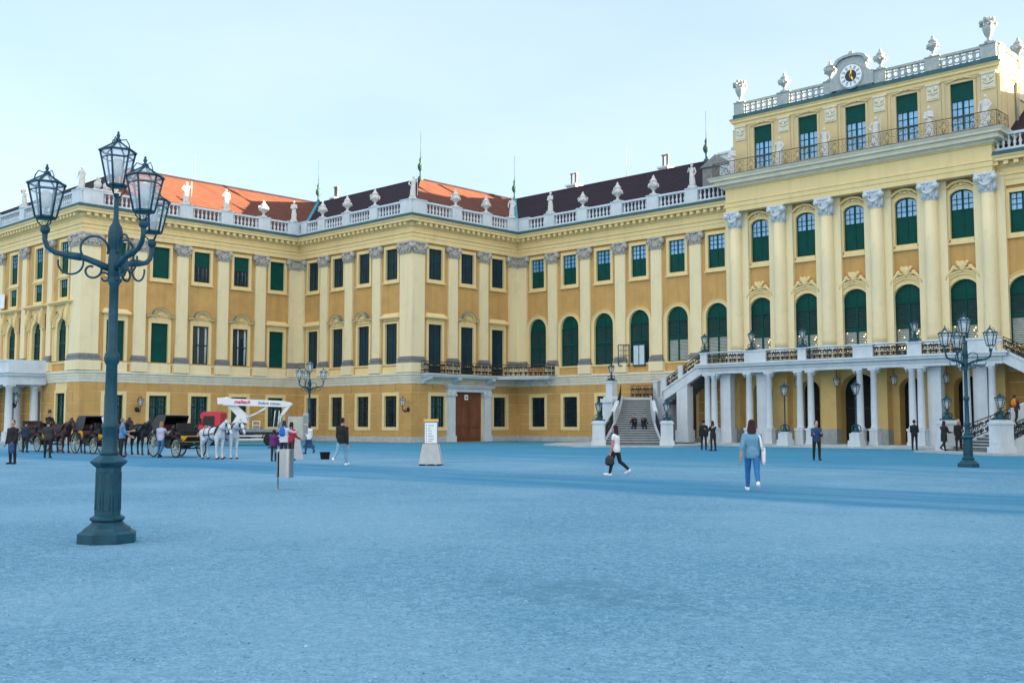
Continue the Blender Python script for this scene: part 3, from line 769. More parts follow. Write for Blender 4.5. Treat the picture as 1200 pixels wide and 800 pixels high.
# ---- balustrade on the wings
def baluster(x, z0, z1):
    h = z1-z0
    return MB().lathe([(.09,0),(.09,.08*h),(.05,.14*h),(.11,.36*h),(.10,.45*h),(.045,.70*h),(.06,.78*h),(.05,.84*h),(.09,.90*h),(.09,h)], (x, 0, z0), 8)
def balustrade(a, b, posts, z=18.58, skip=True):          # a,b plan ends; posts = distances along
    L = hypot(b[0]-a[0], b[1]-a[1]); rz = atan2(b[1]-a[1], b[0]-a[0]); mx = TR(a[0], a[1], rz)
    mb = MB(); mb.box(0, L, -.02, .26, z, z+.14); mb.box(0, L, -.05, .30, z+.92, z+1.08)
    for p, w in posts: mb.box(p-w/2, p+w/2, -.08, .34, z-.04, z+.919); mb.box(p-w/2-.05, p+w/2+.05, -.13, .38, z+1.082, z+1.16); mb.box(p-w/2, p+w/2, -.08, .33, z+.921, z+1.081)
    ed = [0] + [v for p, w in posts for v in (p-w/2, p+w/2)] + [L]
    for i in range(0, len(ed)-1, 2):
        g0, g1 = ed[i], ed[i+1]
        if g1-g0 < .4: continue
        n = max(2, round((g1-g0)/.36))
        for k in range(n): mb.merge(baluster(g0+(g1-g0)*(k+.5)/n, z+.14, z+.92), TR(0, .12, 0))
    return pb(MB().merge(mb, mx), 'balustrade', [M['stone']])
o_ = .50                                        # set on the cornice, outside the wall line
def off(p, sx, sy): return (p[0]+sx*o_, p[1]+sy*o_)
cA0, cA1 = (XA+o_, YF-o_), (XA+o_, YB-o_)
cB1 = (XC+o_, YB-o_); cC1 = (XC+o_, YD-o_); cD1 = (EL-.02, YD-o_)
balustrade((-140, YF-o_), cA0, [(x+140, .95) for x in (-116.5,-111.4,-106.3,-101.2,-96.1,-91.0,-85.9)] + [(140+XA+o_-.8, 1.5)])
balustrade(cA0, cA1, [(.9, 1.6)] + [(y-(YF-o_), 1.15) for y in (40.93, 44.62, 48.45, 52.17)] + [(cA1[1]-cA0[1]-.62, 1.25)])
balustrade(cA1, cB1, [(.75, .9)] + [(x-cA1[0], 1.0) for x in (-76.46, -72.92, -69.16)] + [(cB1[0]-cA1[0]-.7, 1.4)])
balustrade(cB1, cC1, [(.75, 1.45)] + [(y-cB1[1], 1.05) for y in (60.82, 64.46)] + [(cC1[1]-cB1[1]-.7, 1.4)])
balustrade(cC1, cD1, [(.75, 1.2)] + [(x-cC1[0], 1.1) for x in (-60.5, -56.83, -53.12, -49.5, -45.8)])
balustrade((ER+.02, YD-o_), (mir(XC)-o_, YD-o_), [(mir(x)-ER, 1.1) for x in (-45.8, -49.5, -53.12, -56.83, -60.5)])
for a, b in zip([(mir(XC)-o_, YD-o_), (mir(XC)-o_, YB-o_), (mir(XA)-o_, YB-o_), (mir(XA)-o_, YF-o_)], [(mir(XC)-o_, YB-o_), (mir(XA)-o_, YB-o_), (mir(XA)-o_, YF-o_), (74, YF-o_)]):
    L = hypot(b[0]-a[0], b[1]-a[1]); balustrade(a, b, [(L*(i+.5)/max(1, round(L/4)), 1.1) for i in range(max(1, round(L/4)))])
# ---- centre block ---------------------------------------------------
CX = (EL+ER)/2
E_x = [-40.18, -36.51, -32.86, -29.19, -25.52]; col_x = [-42.0, -38.36, -34.67, -31.04, -27.35, -23.72]
FE = Fac('E', 0, YD, 0, 0)
gops = [(E_x[0], 1.6, .2, 4.6, 3.9), (E_x[1], 1.6, .2, 4.6, 3.9), (E_x[2], 2.7, .2, 5.0, 3.7), (E_x[3], 1.6, .2, 4.6, 3.9), (E_x[4], 1.8, .2, 4.6, 3.9)]
w = MB(); wall(w, EL, ER, 5.6, 17.25, [q for x in E_x for q in ((x, 2.05, 5.9, 10.8, 9.8), (x, 1.5, 13.45, 16.6, 16.2))], 0, 0, .28, 1)
pb(MB().merge(w, FE.M), 'wall', [M['ochre'], M['cream']])
M['yellow_plaster'] = mat('yellow_plaster', (0.72, 0.52, 0.21), .85, .1, .8, .15, 25)
g = MB(); wall(g, EL, ER, .0, 5.6, gops, 0, 0, .9, 0)
for x in [EL+.3] + col_x[1:-1] + [ER-.3]: g.box(x-.56, x+.56, -.77, -.002, 1.2, 5.6); g.box(x-.58, x+.58, -.79, -.002, .2, 1.2, 1)
pb(MB().merge(g, FE.M), 'arcade_wall', [M['yellow_plaster'], M['plinth']])
for x, wd, a, b, sp in gops:
    mb = MB(); mb.box(x-wd/2-.05, x+wd/2+.05, .86, .92, .1, b)
    for k in range(1, 4): xx = x-wd/2+wd*k/4; mb.box(xx-.03, xx+.03, .82, .86, .2, b-.4, 1)
    mb.box(x-wd/2, x+wd/2, .82, .86, 2.6, 2.68, 1)
    pb(MB().merge(mb, FE.M), 'passage_gate', [M['dark'], M['iron']])
# side walls, upper block
def shell(mb, x0, x1, y0, y1, z0, z1, m=0):
    mb.add([(x0,y0,z0),(x1,y0,z0),(x1,y1,z0),(x0,y1,z0),(x0,y0,z1),(x1,y0,z1),(x1,y1,z1),(x0,y1,z1)], [(4,5,6,7),(1,2,6,5),(2,3,7,6),(3,0,4,7)], m)
s = MB(); shell(s, EL, ER, YD+.3, 90, 5.6, 19.6); pb(s, 'wall', [M['ochre']])
# entablature on the columns
ent = [(EL, 80), (EL, YE), (ER, YE), (ER, 80)]
pb(sweep(MB(), ent, [(-.95,17.27),(-.02,17.27),(-.02,17.6),(.03,17.62),(.03,17.92),(.08,17.95),(.08,18.03),(-.01,18.06),(-.01,18.95),(.10,18.98),(.10,19.06),(-.95,19.06)]), 'entablature', [M['cream']])
M['cornice'] = mat('pale_cornice_stone', (0.66,0.63,0.50), .8, .1, 1.5, .15, 25)
pb(sweep(MB(), ent, [(-.95,19.061),(.22,19.061),(.28,19.2),(.60,19.26),(.62,19.5),(.84,19.55),(.86,19.66),(1.0,19.84),(-.95,19.84)]), 'cornice', [M['cornice']])
t = MB(); t.slab([(EL-.9,YE-.9),(ER+.9,YE-.9),(ER+.9,80),(EL-.9,80)], 19.845, 19.90); pb(t, 'terrace_roof', [M['lead']])

def column_cap(r, z0, z1):
    mb = MB(); h = z1-z0
    mb.lathe([(r*1.0,z0),(r*1.12,z0+.04),(r*1.0,z0+.09),(r*.98,z0+.35*h),(r*1.1,z0+.7*h),(r*1.3,z1-.14)], (0,0,0), 20)
    W = r*1.48
    mb.slab([(-W,-W),(-W*.4,-W*.86),(W*.4,-W*.86),(W,-W),(W*.86,-W*.4),(W*.86,W*.4),(W,W),(-W,W),(-W*.86,W*.4),(-W*.86,-W*.4)], z1-.14, z1)
    for k in range(8):
        a = 2*pi*k/8+.39; mb.tube([(r*.98*cos(a),r*.98*sin(a),z0+.12),(r*1.12*cos(a),r*1.12*sin(a),z0+.42*h),(r*1.3*cos(a),r*1.3*sin(a),z0+.5*h)], [.14,.12,.05], 6)
    for sx in (-1, 1):
        for sy in (-1, 1):
            c = Vector((sx*r*1.22, sy*r*1.22, z1-.32)); t = Vector((sx, -sy, 0)).normalized()
            for e, rr in ((-.13,.13),(0,.2),(.13,.13)): mb.sph(c+t*e, (rr, rr, rr*1.05), 10, 6)
            mb.tube([c+t*-.16, c+t*.16], .1, 8)
    for sx in (-1, 1): mb.lathe([(.02,-r*1.32),(.09,-r*1.30),(.12,-r*1.24),(.20,-r*1.24),(.22,-r*1.1),(.2,-r*.8)], (sx*r*1.02, 0, z1-.34), 12, 0, True, 'y')
    mb.sph((0, -r*1.3, z1-.1), (.14,.1,.13), 8, 6)
    mb.tube([(-r*.9,-r*1.1,z1-.5),(-r*.4,-r*1.22,z1-.72),(0,-r*1.24,z1-.8),(r*.4,-r*1.22,z1-.72),(r*.9,-r*1.1,z1-.5)], [.07,.1,.12,.1,.07], 6)
    return mb
r = .47; p = MB()
p.lathe([(r*1.0, 6.98),(r*1.02,7.4),(r,9.5),(r*.97,12.5),(r*.9,16.05)], (0,0,0), 28)
p.box(-.95, .95, .12, .42, 5.62, 17.25)
p.box(-.72, .72, -.72, .4, 5.62, 6.42)
colm = p.build('column', [M['pilaster']], palace)
b = MB(); b.box(-.66,.66,-.66,.4,6.42,6.58); b.lathe([(.60,6.58),(.66,6.66),(.60,6.75),(.52,6.78),(.52,6.84),(.56,6.9),(.48,6.98)], (0,0,0), 24); b.build('base', [M['stone']], colm)
column_cap(.44, 16.05, 17.26).build('capital', [M['stone']], colm)
for i, x in enumerate(col_x):
    o = colm if i == 0 else dup(colm, parent=palace); o.location = (x-P0[0], 68.45-P0[1], 0)

# windows of the centre block
f = MB(); arch_strip(f, 2.05, 5.9, 9.8, 10.8, .30, -.10, 0); arch_strip(f, 2.65, 5.9, 9.8, 11.1, .16, -.2, 0); arch_strip(f, 2.97, 9.4, 9.8, 11.26, .12, -.28, 0)
ea = f.build('arched_window', [M['cream']], palace)
sc = MB(); sc.sph((0,-.24,11.62), (.26,.18,.36), 10, 8)
for k in range(5): a = radians(-50+25*k); sc.tube([(0,-.3,11.45),(.36*sin(a),-.36,11.5+.42*cos(a))], [.06,.12], 7)
for s_ in (-1, 1):
    sc.tube([(s_*.25,-.25,11.4),(s_*.55,-.3,11.52),(s_*.75,-.26,11.3),(s_*.98,-.24,11.05),(s_*1.05,-.26,10.8)], [.1,.14,.12,.1,.06], 7)
    sc.sph((s_*.52,-.3,11.55), (.16,.14,.14), 8, 6); sc.sph((s_*.3,-.28,11.85), (.13,.1,.13), 8, 6)
sc.build('cartouche', [M['cream']], ea)
arch_leafs(ea, 2.05, 5.9, 9.8, 10.8, True)
fl = MB(); rnd = random.Random(3)
for k in range(14):
    x = rnd.choice((-1, 1))*rnd.uniform(.25, .8); fl.sph((x, .10, 6.5+rnd.random()**1.3*1.3), rnd.uniform(.014, .03), 6, 4)
fl.build('fairy_lights', [M['fairy']], ea)
f = MB(); a_ = [(-.75,13.45)] + arc(0, 1.5, 16.2, 16.6) + [(.75,13.45)]
b_ = [(-1.02,13.2)] + arc(0, 2.04, 16.3, 16.95) + [(1.02,13.2)]
f.strip(a_, b_, -.09, 0); f.box(-.75, .75, -.09, 0, 13.2, 13.45); f.box(-1.1, 1.1, -.18, 0, 13.05, 13.2)
for s_ in (-1, 1): f.box(s_*1.02, s_*1.12, -.06, 0, 13.2, 16.4)
eu = f.build('arched_window', [M['cream']], palace)
h = MB(); h.strip([(-1.22,16.62),(-.85,16.72),(-.5,16.95),(0,17.06),(.5,16.95),(.85,16.72),(1.22,16.62)], [(-1.22,16.76),(-.85,16.86),(-.5,17.1),(0,17.21),(.5,17.1),(.85,16.86),(1.22,16.76)], -.30, 0)
h.sph((0,-.12,16.92), (.2,.1,.12), 8, 6)
for s_ in (-1, 1): h.tube([(s_*.2,-.12,16.95),(s_*.5,-.12,16.8),(s_*.8,-.1,16.66)], [.09,.07,.04], 6)
h.build('hood', [M['cream']], eu)
zm = 15.3
q = MB(); q.box(-.75,-.69,.12,.2,13.45,16.25); q.box(.69,.75,.12,.2,13.45,16.25); q.box(-.06,.06,.12,.2,13.45,16.55); q.box(-.69,-.06,.12,.2,zm-.04,zm+.04); q.box(.06,.69,.12,.2,zm-.04,zm+.04)
grid(q,-.69,-.06,zm+.04,16.35,2,3,.13,.2); grid(q,.06,.69,zm+.04,16.35,2,3,.13,.2)
arch_strip(q, 1.38, 16.0, 16.14, 16.53, .07, .12, .2); q.build('sash', [M['green']], eu)
arch_panel(1.5, zm, 16.2, 16.6, .17, .23).build('pane', [M['glass_sky']], eu)
q = MB(); q.box(-.75,.75,.15,.23,13.45,zm-.002); q.build('shutter_panel', [M['green']], eu)
for x in E_x: put(ea, FE, x); put(eu, FE, x)

# ---- attic storey
YAt = 69.49; x0, x1 = EL, ER-.0
FAt = Fac('At', 0, YAt, 0, 0)
w = MB(); wall(w, x0, x1, 19.9, 24.2, [(x, 1.5, 20.62, 23.78, None) for x in E_x], 0, 0, .26, 0)
M['attic'] = mat('attic_plaster', (0.66, 0.52, 0.27), .85, .1, .9, .15, 25, c2=(.55, .47, .29))
pb(MB().merge(w, FAt.M), 'attic_wall', [M['attic']])
s = MB(); shell(s, x0, x1, YAt, 84, 19.9, 24.2); pb(s, 'attic_wall', [M['attic']])
ap = [(x0, 84), (x0, YAt), (x1, YAt), (x1, 84)]
pb(sweep(MB(), ap, [(-.1,24.1),(.06,24.1),(.10,24.3),(.22,24.36),(.24,24.5),(.36,24.62),(-.1,24.62)]), 'attic_cornice', [M['cream']])
pb(sweep(MB(), ap, [(-.1,24.625),(.30,24.625),(.30,24.68),(.12,24.74),(.12,25.0),(-.1,25.0)]), 'gutter', [M['copper']])
d = MB()
d.lathe([(.09,20),(.09,24.1)], (x1+.12, 72.6, 0), 8); pb(d, 'drainpipe', [M['grey']])
for i, x in enumerate([x0+.55] + col_x[1:-1] + [x1-.55]):
    p = MB(); p.box(x-.50, x+.50, -.09, 0, 19.9, 24.08); p.box(x-.72, x-.52, -.05, 0, 20.4, 23.9); p.box(x+.52, x+.72, -.05, 0, 20.4, 23.9)
    o = pb(MB().merge(p, FAt.M), 'pilaster', [M['attic']])
    c = MB(); c.box(x-.42, x+.42, -.17, -.09, 22.95, 23.95); c.box(x-.5, x+.5, -.24, -.09, 23.95, 24.07); c.box(x-.34, x+.34, -.2, -.17, 23.05, 23.3)
    for k in (-.2, .2): c.sph((x+k, -.2, 23.7), (.15,.07,.15), 8, 6)
    c.sph((x, -.2, 23.5), (.12,.07,.2), 8, 6); c.tube([(x-.32,-.19,23.45),(x,-.22,23.3),(x+.32,-.19,23.45)], .05, 6)
    pb(MB().merge(c, FAt.M), 'capital', [M['cornice']], o)
for y in (70.3, 73.6, 78.0):
    p = MB(); p.box(x1, x1+.09, y-.5, y+.5, 19.9, 24.08); o = pb(p, 'pilaster', [M['attic']])
    c = MB(); c.box(x1+.09, x1+.17, y-.42, y+.42, 22.95, 23.95); pb(c, 'capital', [M['cornice']], o)
at = win('half', 1.5, 20.62, 23.78, .16, rim='attic', y0=-.05)
h = MB(); h.box(-1.1, 1.1, -.05, 0, 23.97, 24.05)
for s_ in (-1, 1): h.tube([(s_*.12,-.08,24.08),(s_*.4,-.1,24.02),(s_*.7,-.08,23.95),(s_*.95,-.07,23.86)], [.08,.07,.06,.04], 6)
h.sph((0,-.08,24.08), (.18,.08,.12), 8, 6); h.build('hood', [M['attic']], at)
for x in E_x: put(at, FAt, x)
sd = dup(at, parent=palace, loc=(x1-P0[0], 71.9-P0[1], 0), rz=pi/2); sd2 = dup(at, parent=palace, loc=(x1-P0[0], 75.8-P0[1], 0), rz=pi/2)

# attic balustrade with interlaced openwork
def openwork(L, h):
    mb = MB(); n = max(2, round(L/.46)); u = L/n
    for i in range(n):
        c = (i+.5)*u
        ringp = [(c+.17*cos(2*pi*k/12), 0, h/2+.2*sin(2*pi*k/12)) for k in range(12)]
        mb.tube(ringp, .055, 6, 0, True, True)
        for s_ in (-1, 1):
            mb.tube([(c+s_*u*.5,0,0),(c+s_*u*.34,0,h*.22),(c+s_*.14,0,h*.34)], .05, 6); mb.tube([(c+s_*u*.5,0,h),(c+s_*u*.34,0,h*.78),(c+s_*.14,0,h*.66)], .05, 6)
    for i in range(n+1): mb.tube([(i*u,0,0),(i*u,0,h)], .04, 6)
    return mb
def attic_rail(a, b, posts, solid=None):
    L = hypot(b[0]-a[0], b[1]-a[1]); mx = TR(a[0], a[1], atan2(b[1]-a[1], b[0]-a[0])); mb = MB()
    mb.box(0, L, -.1, .22, 25.72, 25.88)
    for p, w_ in posts: mb.box(p-w_/2, p+w_/2, -.12, .26, 25.0, 25.719); mb.box(p-w_/2-.04, p+w_/2+.04, -.16, .3, 25.883, 25.95)
    ed = [0] + [v for p, w_ in posts for v in (p-w_/2, p+w_/2)] + [L]
    for i in range(0, len(ed)-1, 2):
        if ed[i+1]-ed[i] > .5: mb.merge(openwork(ed[i+1]-ed[i], .72), TR(ed[i], .06, 0, 25.0))
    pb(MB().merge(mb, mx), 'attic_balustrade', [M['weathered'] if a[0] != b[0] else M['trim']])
ya = YAt-.02
attic_rail((x0, ya), (x1, ya), [(.45, .9), (col_x[1]-x0, 1.0), (col_x[2]-x0, .95), (-32.95-x0, 3.1), (col_x[3]-x0, .95), (col_x[4]-x0, 1.0), (x1-x0-.5, 1.0)])
attic_rail((x1+.02, ya+.4), (x1+.02, 84), [(.2, .9), (4.0, .8), (8.3, .8), (12.5, .8)])
# clock gable
k = -32.98; cl = MB()
L_ = [(-1.6,25.05),(-1.6,25.97),(-1.42,26.02),(-1.18,26.2),(-1.0,26.55),(-1.02,26.8)]
top = [(-1.0*cos(pi*i/10)*1.03, 26.82+.40*sin(pi*i/10)) for i in range(1, 10)]
poly = L_ + top + [(-x, z) for x, z in reversed(L_)]
cl.prism([(k+x, z) for x, z in poly], 69.22, 69.75)
a_ = [(k-1.12,26.70),(k-1.02,26.87)] + [(k+x, z+.03) for x, z in top] + [(k+1.02,26.87),(k+1.12,26.70)]
cl.strip(a_, [(k+(x-k)*1.12, z+.17) for x, z in a_], 69.05, 69.8)
cl.sph((k, 69.3, 27.5), (.22,.16,.2), 8, 6)
clk = pb(cl, 'clock_gable', [M['weathered']])
d = MB(); d.lathe([(.0,69.215),(.82,69.215),(.86,69.16),(.92,69.16),(.92,69.26)], (k, 0, 25.86), 40, 0, True, 'y'); d.lathe([(.80,69.15),(.80,69.22)], (k, 0, 25.86), 40, 1, False, 'y')
dial = pb(d, 'clock_dial', [M['weathered'], M['dial']])
d = MB(); d.lathe([(.42,69.135),(.42,69.155)], (k, 0, 25.86), 32, 0, False, 'y'); pb(d, 'dial_centre', [M['black']], dial)
for i in range(12):
    d = MB()
    a = 2*pi*i/12; ca, sa = cos(a), sin(a)
    n = 3 if i % 3 else 2
    for j in range(n):
        t = (j-(n-1)/2)*.055
        pts = [(.47,t-.016),(.72,t-.016),(.72,t+.016),(.47,t+.016)]
        d.prism([(k+u*sa+v*ca, 25.86+u*ca-v*sa) for u, v in pts], 69.138, 69.152)
    pb(d, 'numeral', [M['numeral']], dial)
for a, L2, wd in ((radians(8), .62, .05), (radians(152), .42, .06)):
    d = MB(); ca, sa = cos(a), sin(a); d.prism([(k+u*sa+v*ca, 25.86+u*ca-v*sa) for u, v in ((-.12,-wd),(L2*.7,-wd),(L2,0),(L2*.7,wd),(-.12,wd))], 69.10, 69.125)
    pb(d, 'clock_hand', [M['gold']], dial)
# iron railing along the attic terrace
yr = YE-.72; rl = MB()
for a, b in (((EL-.6, yr), (ER+.6, yr)), ((ER+.6, yr), (ER+.6, 69.3)), ((EL-.6, 69.3), (EL-.6, yr))): rl.merge(rail_between(a, b, 19.9, 19.9, 1.02, .92, .013))
pb(rl, 'terrace_railing', [M['goldiron']])

# ================================================================== STATUES, URNS
def human_pts(**k): pass
def statue_mesh(v):
    mb = MB(); r_ = random.Random(v)
    lean = (-.06, .05, .0, .04)[v % 4]
    H0 = .22
    mb.loft([((0,0,H0),.24,.2),((0,0,H0+.35),.23,.18),((lean*.5,-.02,H0+.7),.2,.16),((lean,0,H0+.95),.17,.13),((lean*1.3,0,H0+1.15),.2,.13),((lean,0,H0+1.32),.19,.11),((lean,0,H0+1.40),.08,.07),((lean,0,H0+1.46),.06,.06)], 14)
    mb.sph((lean+.01,-.02,H0+1.56), (.095,.11,.125), 10, 8); mb.sph((lean,.04,H0+1.6), (.11,.11,.11), 8, 6)
    for i in range(7):
        a = r_.uniform(0, 2*pi); mb.tube([(.2*cos(a),.16*sin(a),H0+.02),(.2*cos(a+.15)+lean*.4,.16*sin(a+.15),H0+.5),(.13*cos(a+.4)+lean,.12*sin(a+.4),H0+.95)], [.05,.045,.03], 6)
    sh = H0+1.32
    if v % 4 == 0:   # arm raised to the shoulder, other hanging
        arms = [((-.2,0,sh),(-.36,-.08,sh-.22),(-.2,-.2,sh+.02)), ((.19,0,sh),(.28,.02,sh-.3),(.22,-.12,sh-.55))]
    elif v % 4 == 1: arms = [((-.18,0,sh),(-.34,-.02,sh-.26),(-.16,-.14,sh-.42)), ((.2,0,sh),(.36,-.1,sh-.1),(.4,-.16,sh+.18))]
    elif v % 4 == 2: arms = [((-.2,0,sh),(-.27,-.06,sh-.3),(-.06,-.2,sh-.38)), ((.2,0,sh),(.26,-.06,sh-.3),(.04,-.22,sh-.26))]
    else: arms = [((-.2,0,sh),(-.3,.02,sh-.3),(-.3,-.1,sh-.56)), ((.2,0,sh),(.34,.0,sh-.24),(.2,-.06,sh-.46))]
    for a, b, c in arms: mb.cone(a, b, .075, .06); mb.cone(b, c, .06, .045); mb.sph(c, .055, 8, 6)
    if v % 4 == 1: mb.cone((.4,-.18,H0+.05), (.42,-.16,H0+1.75), .03, .025)
    if v % 4 == 3: mb.loft([((.02,.12,H0),.2,.1),((.05,.16,H0+.6),.2,.09),((.04,.13,H0+1.2),.16,.07)], 10)
    mb.sph((-.08,-.2,H0+.04), (.06,.12,.05), 8, 6); mb.sph((.1,-.17,H0+.04), (.06,.12,.05), 8, 6)
    o = remeshed(mb, .024, 2); o.box(-.3, .3, -.26, .26, 0, .12); o.box(-.25, .25, -.22, .22, .12, .24)
    return o.mesh('statue', M['statue'])
SM = [statue_mesh(v) for v in range(4)]
def statue(v, x, y, z, rz, label, group='stone statues on the parapet', s=1.0):
    o = link('statue', SM[v], None, (x, y, z), rz); o.scale = (s, s, s); return tag(o, label, 'statue', group)
zt = 18.58+1.155
q = .12
yBp, xCp, xAp, yDp, yFp = YB-o_+q, XC+o_-q, XA+o_-q, YD-o_+q, YF-o_+q
statue(0, -91.0, yFp, zt, .2, 'white robed statue on the left wing balustrade, left of the first tall lantern')
statue(3, -80.9, yFp+.3, zt, .5, 'white statue standing on the outer corner of the left wing balustrade')
statue(2, xAp, 40.93, zt, 1.2, 'small white statue in front of the sunlit orange roof, between lantern and next statue', s=.8)
statue(1, xAp, 44.62, zt, 1.3, 'white statue holding a staff before the sunlit orange roof')
statue(0, xAp, 48.45, zt, 1.1, 'white statue raising an arm where sun and shade meet on the left roof')
statue(2, xAp+.1, YB-1.1, zt, .8, 'white statue in the inner roof corner beside the left copper flashing')
statue(1, XC+.15, YB-.15, zt, .7, 'white statue on the projecting roof corner under the tallest copper spire')
statue(3, XC+.4, YD-1.2, zt, .8, 'white statue in the inner roof corner beside the right copper flashing')
statue(2, -60.5, yDp, zt, .1, 'white statue first to the right of the inner roof corner')
statue(0, -45.8, yDp, zt, .1, 'white statue at the right end of the dark roof, just before the centre block')
for (x, v, lb) in ((x0+.3, 2, 'white statue at the left end of the attic terrace railing'), (col_x[1], 3, 'white statue between first and second attic window'),
                 (col_x[2], 0, 'white statue between second and third attic window, left below the clock'), (col_x[3], 1, 'white statue between third and fourth attic window, right below the clock'),
                 (col_x[4], 2, 'white statue between fourth and fifth attic window'), (x1-.55, 3, 'white statue at the sunlit right corner of the attic')):
    so_ = statue(v, x, 68.55, 20.18, 0, lb, 'statues on the attic terrace', 1.15)
    pd = MB(); pd.box(-.34, .34, -.32, .32, -.24, -.001); pd.build('pedestal', [M['statue']], so_)
def urn_mesh(kind):
    mb = MB()
    if kind == 0:
        mb.box(-.24,.24,-.24,.24,0,.1)
        mb.lathe([(.2,.1),(.12,.2),(.08,.32),(.14,.4),(.30,.55),(.40,.72),(.41,.82),(.30,.90),(.24,.95),(.27,1.02),(.31,1.06),(.22,1.14),(.17,1.22),(.10,1.3),(.12,1.36),(.07,1.42),(.0,1.55)], (0,0,0), 18)
        for s_ in (-1, 1): mb.tube([(s_*.26,0,.95),(s_*.42,0,.96),(s_*.47,0,.82),(s_*.38,0,.68)], .045, 6)
        for i in range(8): a = 2*pi*i/8; mb.sph((.36*cos(a),.36*sin(a),.66), (.09,.09,.1), 6, 5)
    else:
        mb.box(-.26,.26,-.26,.26,0,.12)
        mb.lathe([(.22,.12),(.12,.24),(.1,.36),(.2,.5),(.33,.8),(.36,1.0),(.30,1.06),(.34,1.12)], (0,0,0), 16)
        r_ = random.Random(5)
        for i in range(26):
            a = r_.uniform(0, 2*pi); rr = r_.uniform(.08, .42); mb.sph((rr*cos(a), rr*sin(a), 1.15+r_.uniform(0,.42)*(1.2-rr)), r_.uniform(.08,.15), 7, 5)
    return mb
UM = [urn_mesh(0).mesh('urn', M['statue']), urn_mesh(1).mesh('urn', M['statue']), urn_mesh(0).mesh('urn', M['weathered']), urn_mesh(1).mesh('urn', M['weathered'])]
def urn(k_, x, y, z, label, s=1.0, group='stone urns on the parapet'):
    o = link('urn', UM[k_], None, (x, y, z), random.uniform(0, 3)); o.scale = (s, s, s); tag(o, label, 'urn', group)
urn(0, xAp, 52.17, zt, 'white urn on the left wing balustrade before the shaded roof')
for x, lb in ((-76.46, 'white urn right of the left copper flashing, lowest of three'), (-72.92, 'white urn in the middle of the three on the projecting wing'), (-69.16, 'white urn just left of the statue on the projecting roof corner')): urn(0, x, yBp, zt, lb)
for y, lb in ((60.82, 'white urn just right of the statue on the projecting roof corner'), (64.46, 'white urn just left of the right copper flashing')): urn(0, xCp, y, zt, lb)
for x, lb in ((-56.83, 'small white urn right of the main roof chimney'), (-53.12, 'broad white urn in the middle of the main roof balustrade'), (-49.5, 'white urn left of the last statue on the main roof balustrade')): urn(0, x, yDp, zt, lb, .92 if x < -55 else 1.08)
za = 25.95
for x, k_, lb in ((x0+.45, 3, 'grey flower vase at the left end of the attic balustrade'), (col_x[1], 2, 'grey urn on the attic balustrade, second from the left'), (col_x[2]-.05, 2, 'grey urn just left of the clock gable'),
               (col_x[3]+.05, 2, 'grey urn just right of the clock gable'), (col_x[4], 2, 'grey urn on the attic balustrade, between clock and corner vase'), (x1-.5, 3, 'large grey flower vase on the right corner of the attic balustrade')):
    urn(k_, x, ya+.1, za, lb, 1.0 if k_ == 2 else 1.06, 'grey urns on the attic balustrade')
for y, lb in ((YAt+4.4, 'urn behind the corner vase on the sunlit side of the attic'), (YAt+8.7, 'urn farthest back on the sunlit side of the attic')):
    urn(2, x1-.1, y, za, lb, 1.0, 'grey urns on the attic balustrade')
# trophies of shields beside the corner statue
t = MB()
for i, (x, z, r_) in enumerate(((0,.42,.30),(.75,.36,.32),(1.4,.3,.28))):
    t.lathe([(r_*.3,-.12),(r_,-.06),(r_,.06),(r_*.4,.12)], (x, 0, z+.1), 16, 0, True, 'y'); t.tube([(x-.3,.05,.02),(x-.1,.1,.5),(x+.25,.05,.95)], .07, 6)
t.sph((0,0,.95), (.16,.14,.2), 8, 6); t.box(-.4, 1.8, -.2, .2, 0, .14)
tag(t.build('stone_trophy', [M['statue']], None, (XA+.15, YF+.9, zt), pi/2), 'white stone trophy of round shields beside the corner statue', 'trophy')
# blank banner on the far left facade
bn = MB(); bn.box(-.75, .75, -.02, .02, 0, 1.2); bn.tube([(-.8,0,1.22),(.8,0,1.22)], .03, 6)
tag(bn.build('banner', [M['white']], None, (-95.6, 36.0, 11.5)), 'blank white banner hanging on the facade at the left edge', 'banner')
# ================================================================== ENTRANCE TERRACE WITH DOUBLE STAIR
T0 = (-32.9, 64.0, 0.0)
terr = thing('entrance_terrace', 'white columned terrace with two sweeping stairs and black scroll railings before the palace centre', 'terrace', T0)
def tb(mb, name, mats, parent=None): return mb.build(name, mats, parent or terr, (0,0,0), 0, T0)
ZA = .2
TF = 65.9
# stylobate
st = MB(); st.slab([(-43.7,65.35),(-22.1,65.35),(-22.1,YD-.14),(-43.7,YD-.14)], 0, ZA); st.box(-43.75, -22.05, 65.27, 65.349, 0, ZA-.03)
tb(st, 'floor', [M['plinth']])
# columns with pedestals
c = MB(); c.box(-.31,.31,-.31,.31,ZA,.42); c.box(-.27,.27,-.27,.27,.42,1.12); c.box(-.32,.32,-.32,.32,1.12,1.25)
c.lathe([(.28,1.25),(.29,1.31),(.25,1.36),(.23,1.42),(.225,2.6),(.195,4.86),(.22,4.88),(.22,4.93),(.26,5.02)], (0,0,0), 20); c.box(-.28,.28,-.28,.28,5.02,5.16)
cm = c.mesh('column', M['stone'])
for x in (-43.18, -42.62, -39.72, -38.12, -35.78, -34.97, -31.46, -30.5, -27.98, -27.42, -24.6, -23.08):
    link('column', cm, terr, (x-T0[0], TF+.28-T0[1], 0))
pr = MB(); pr.box(-.42,.42,-.3,.3,1.2,5.16); pr.box(-.5,.5,-.38,.38,ZA,1.2); pr.box(-.48,.48,-.36,.36,4.95,5.158)
pm = pr.mesh('pier', M['stone'])
for x in (-41.95, -38.95, -26.75, -23.95): link('pier', pm, terr, (x-T0[0], TF+1.0-T0[1], 0))
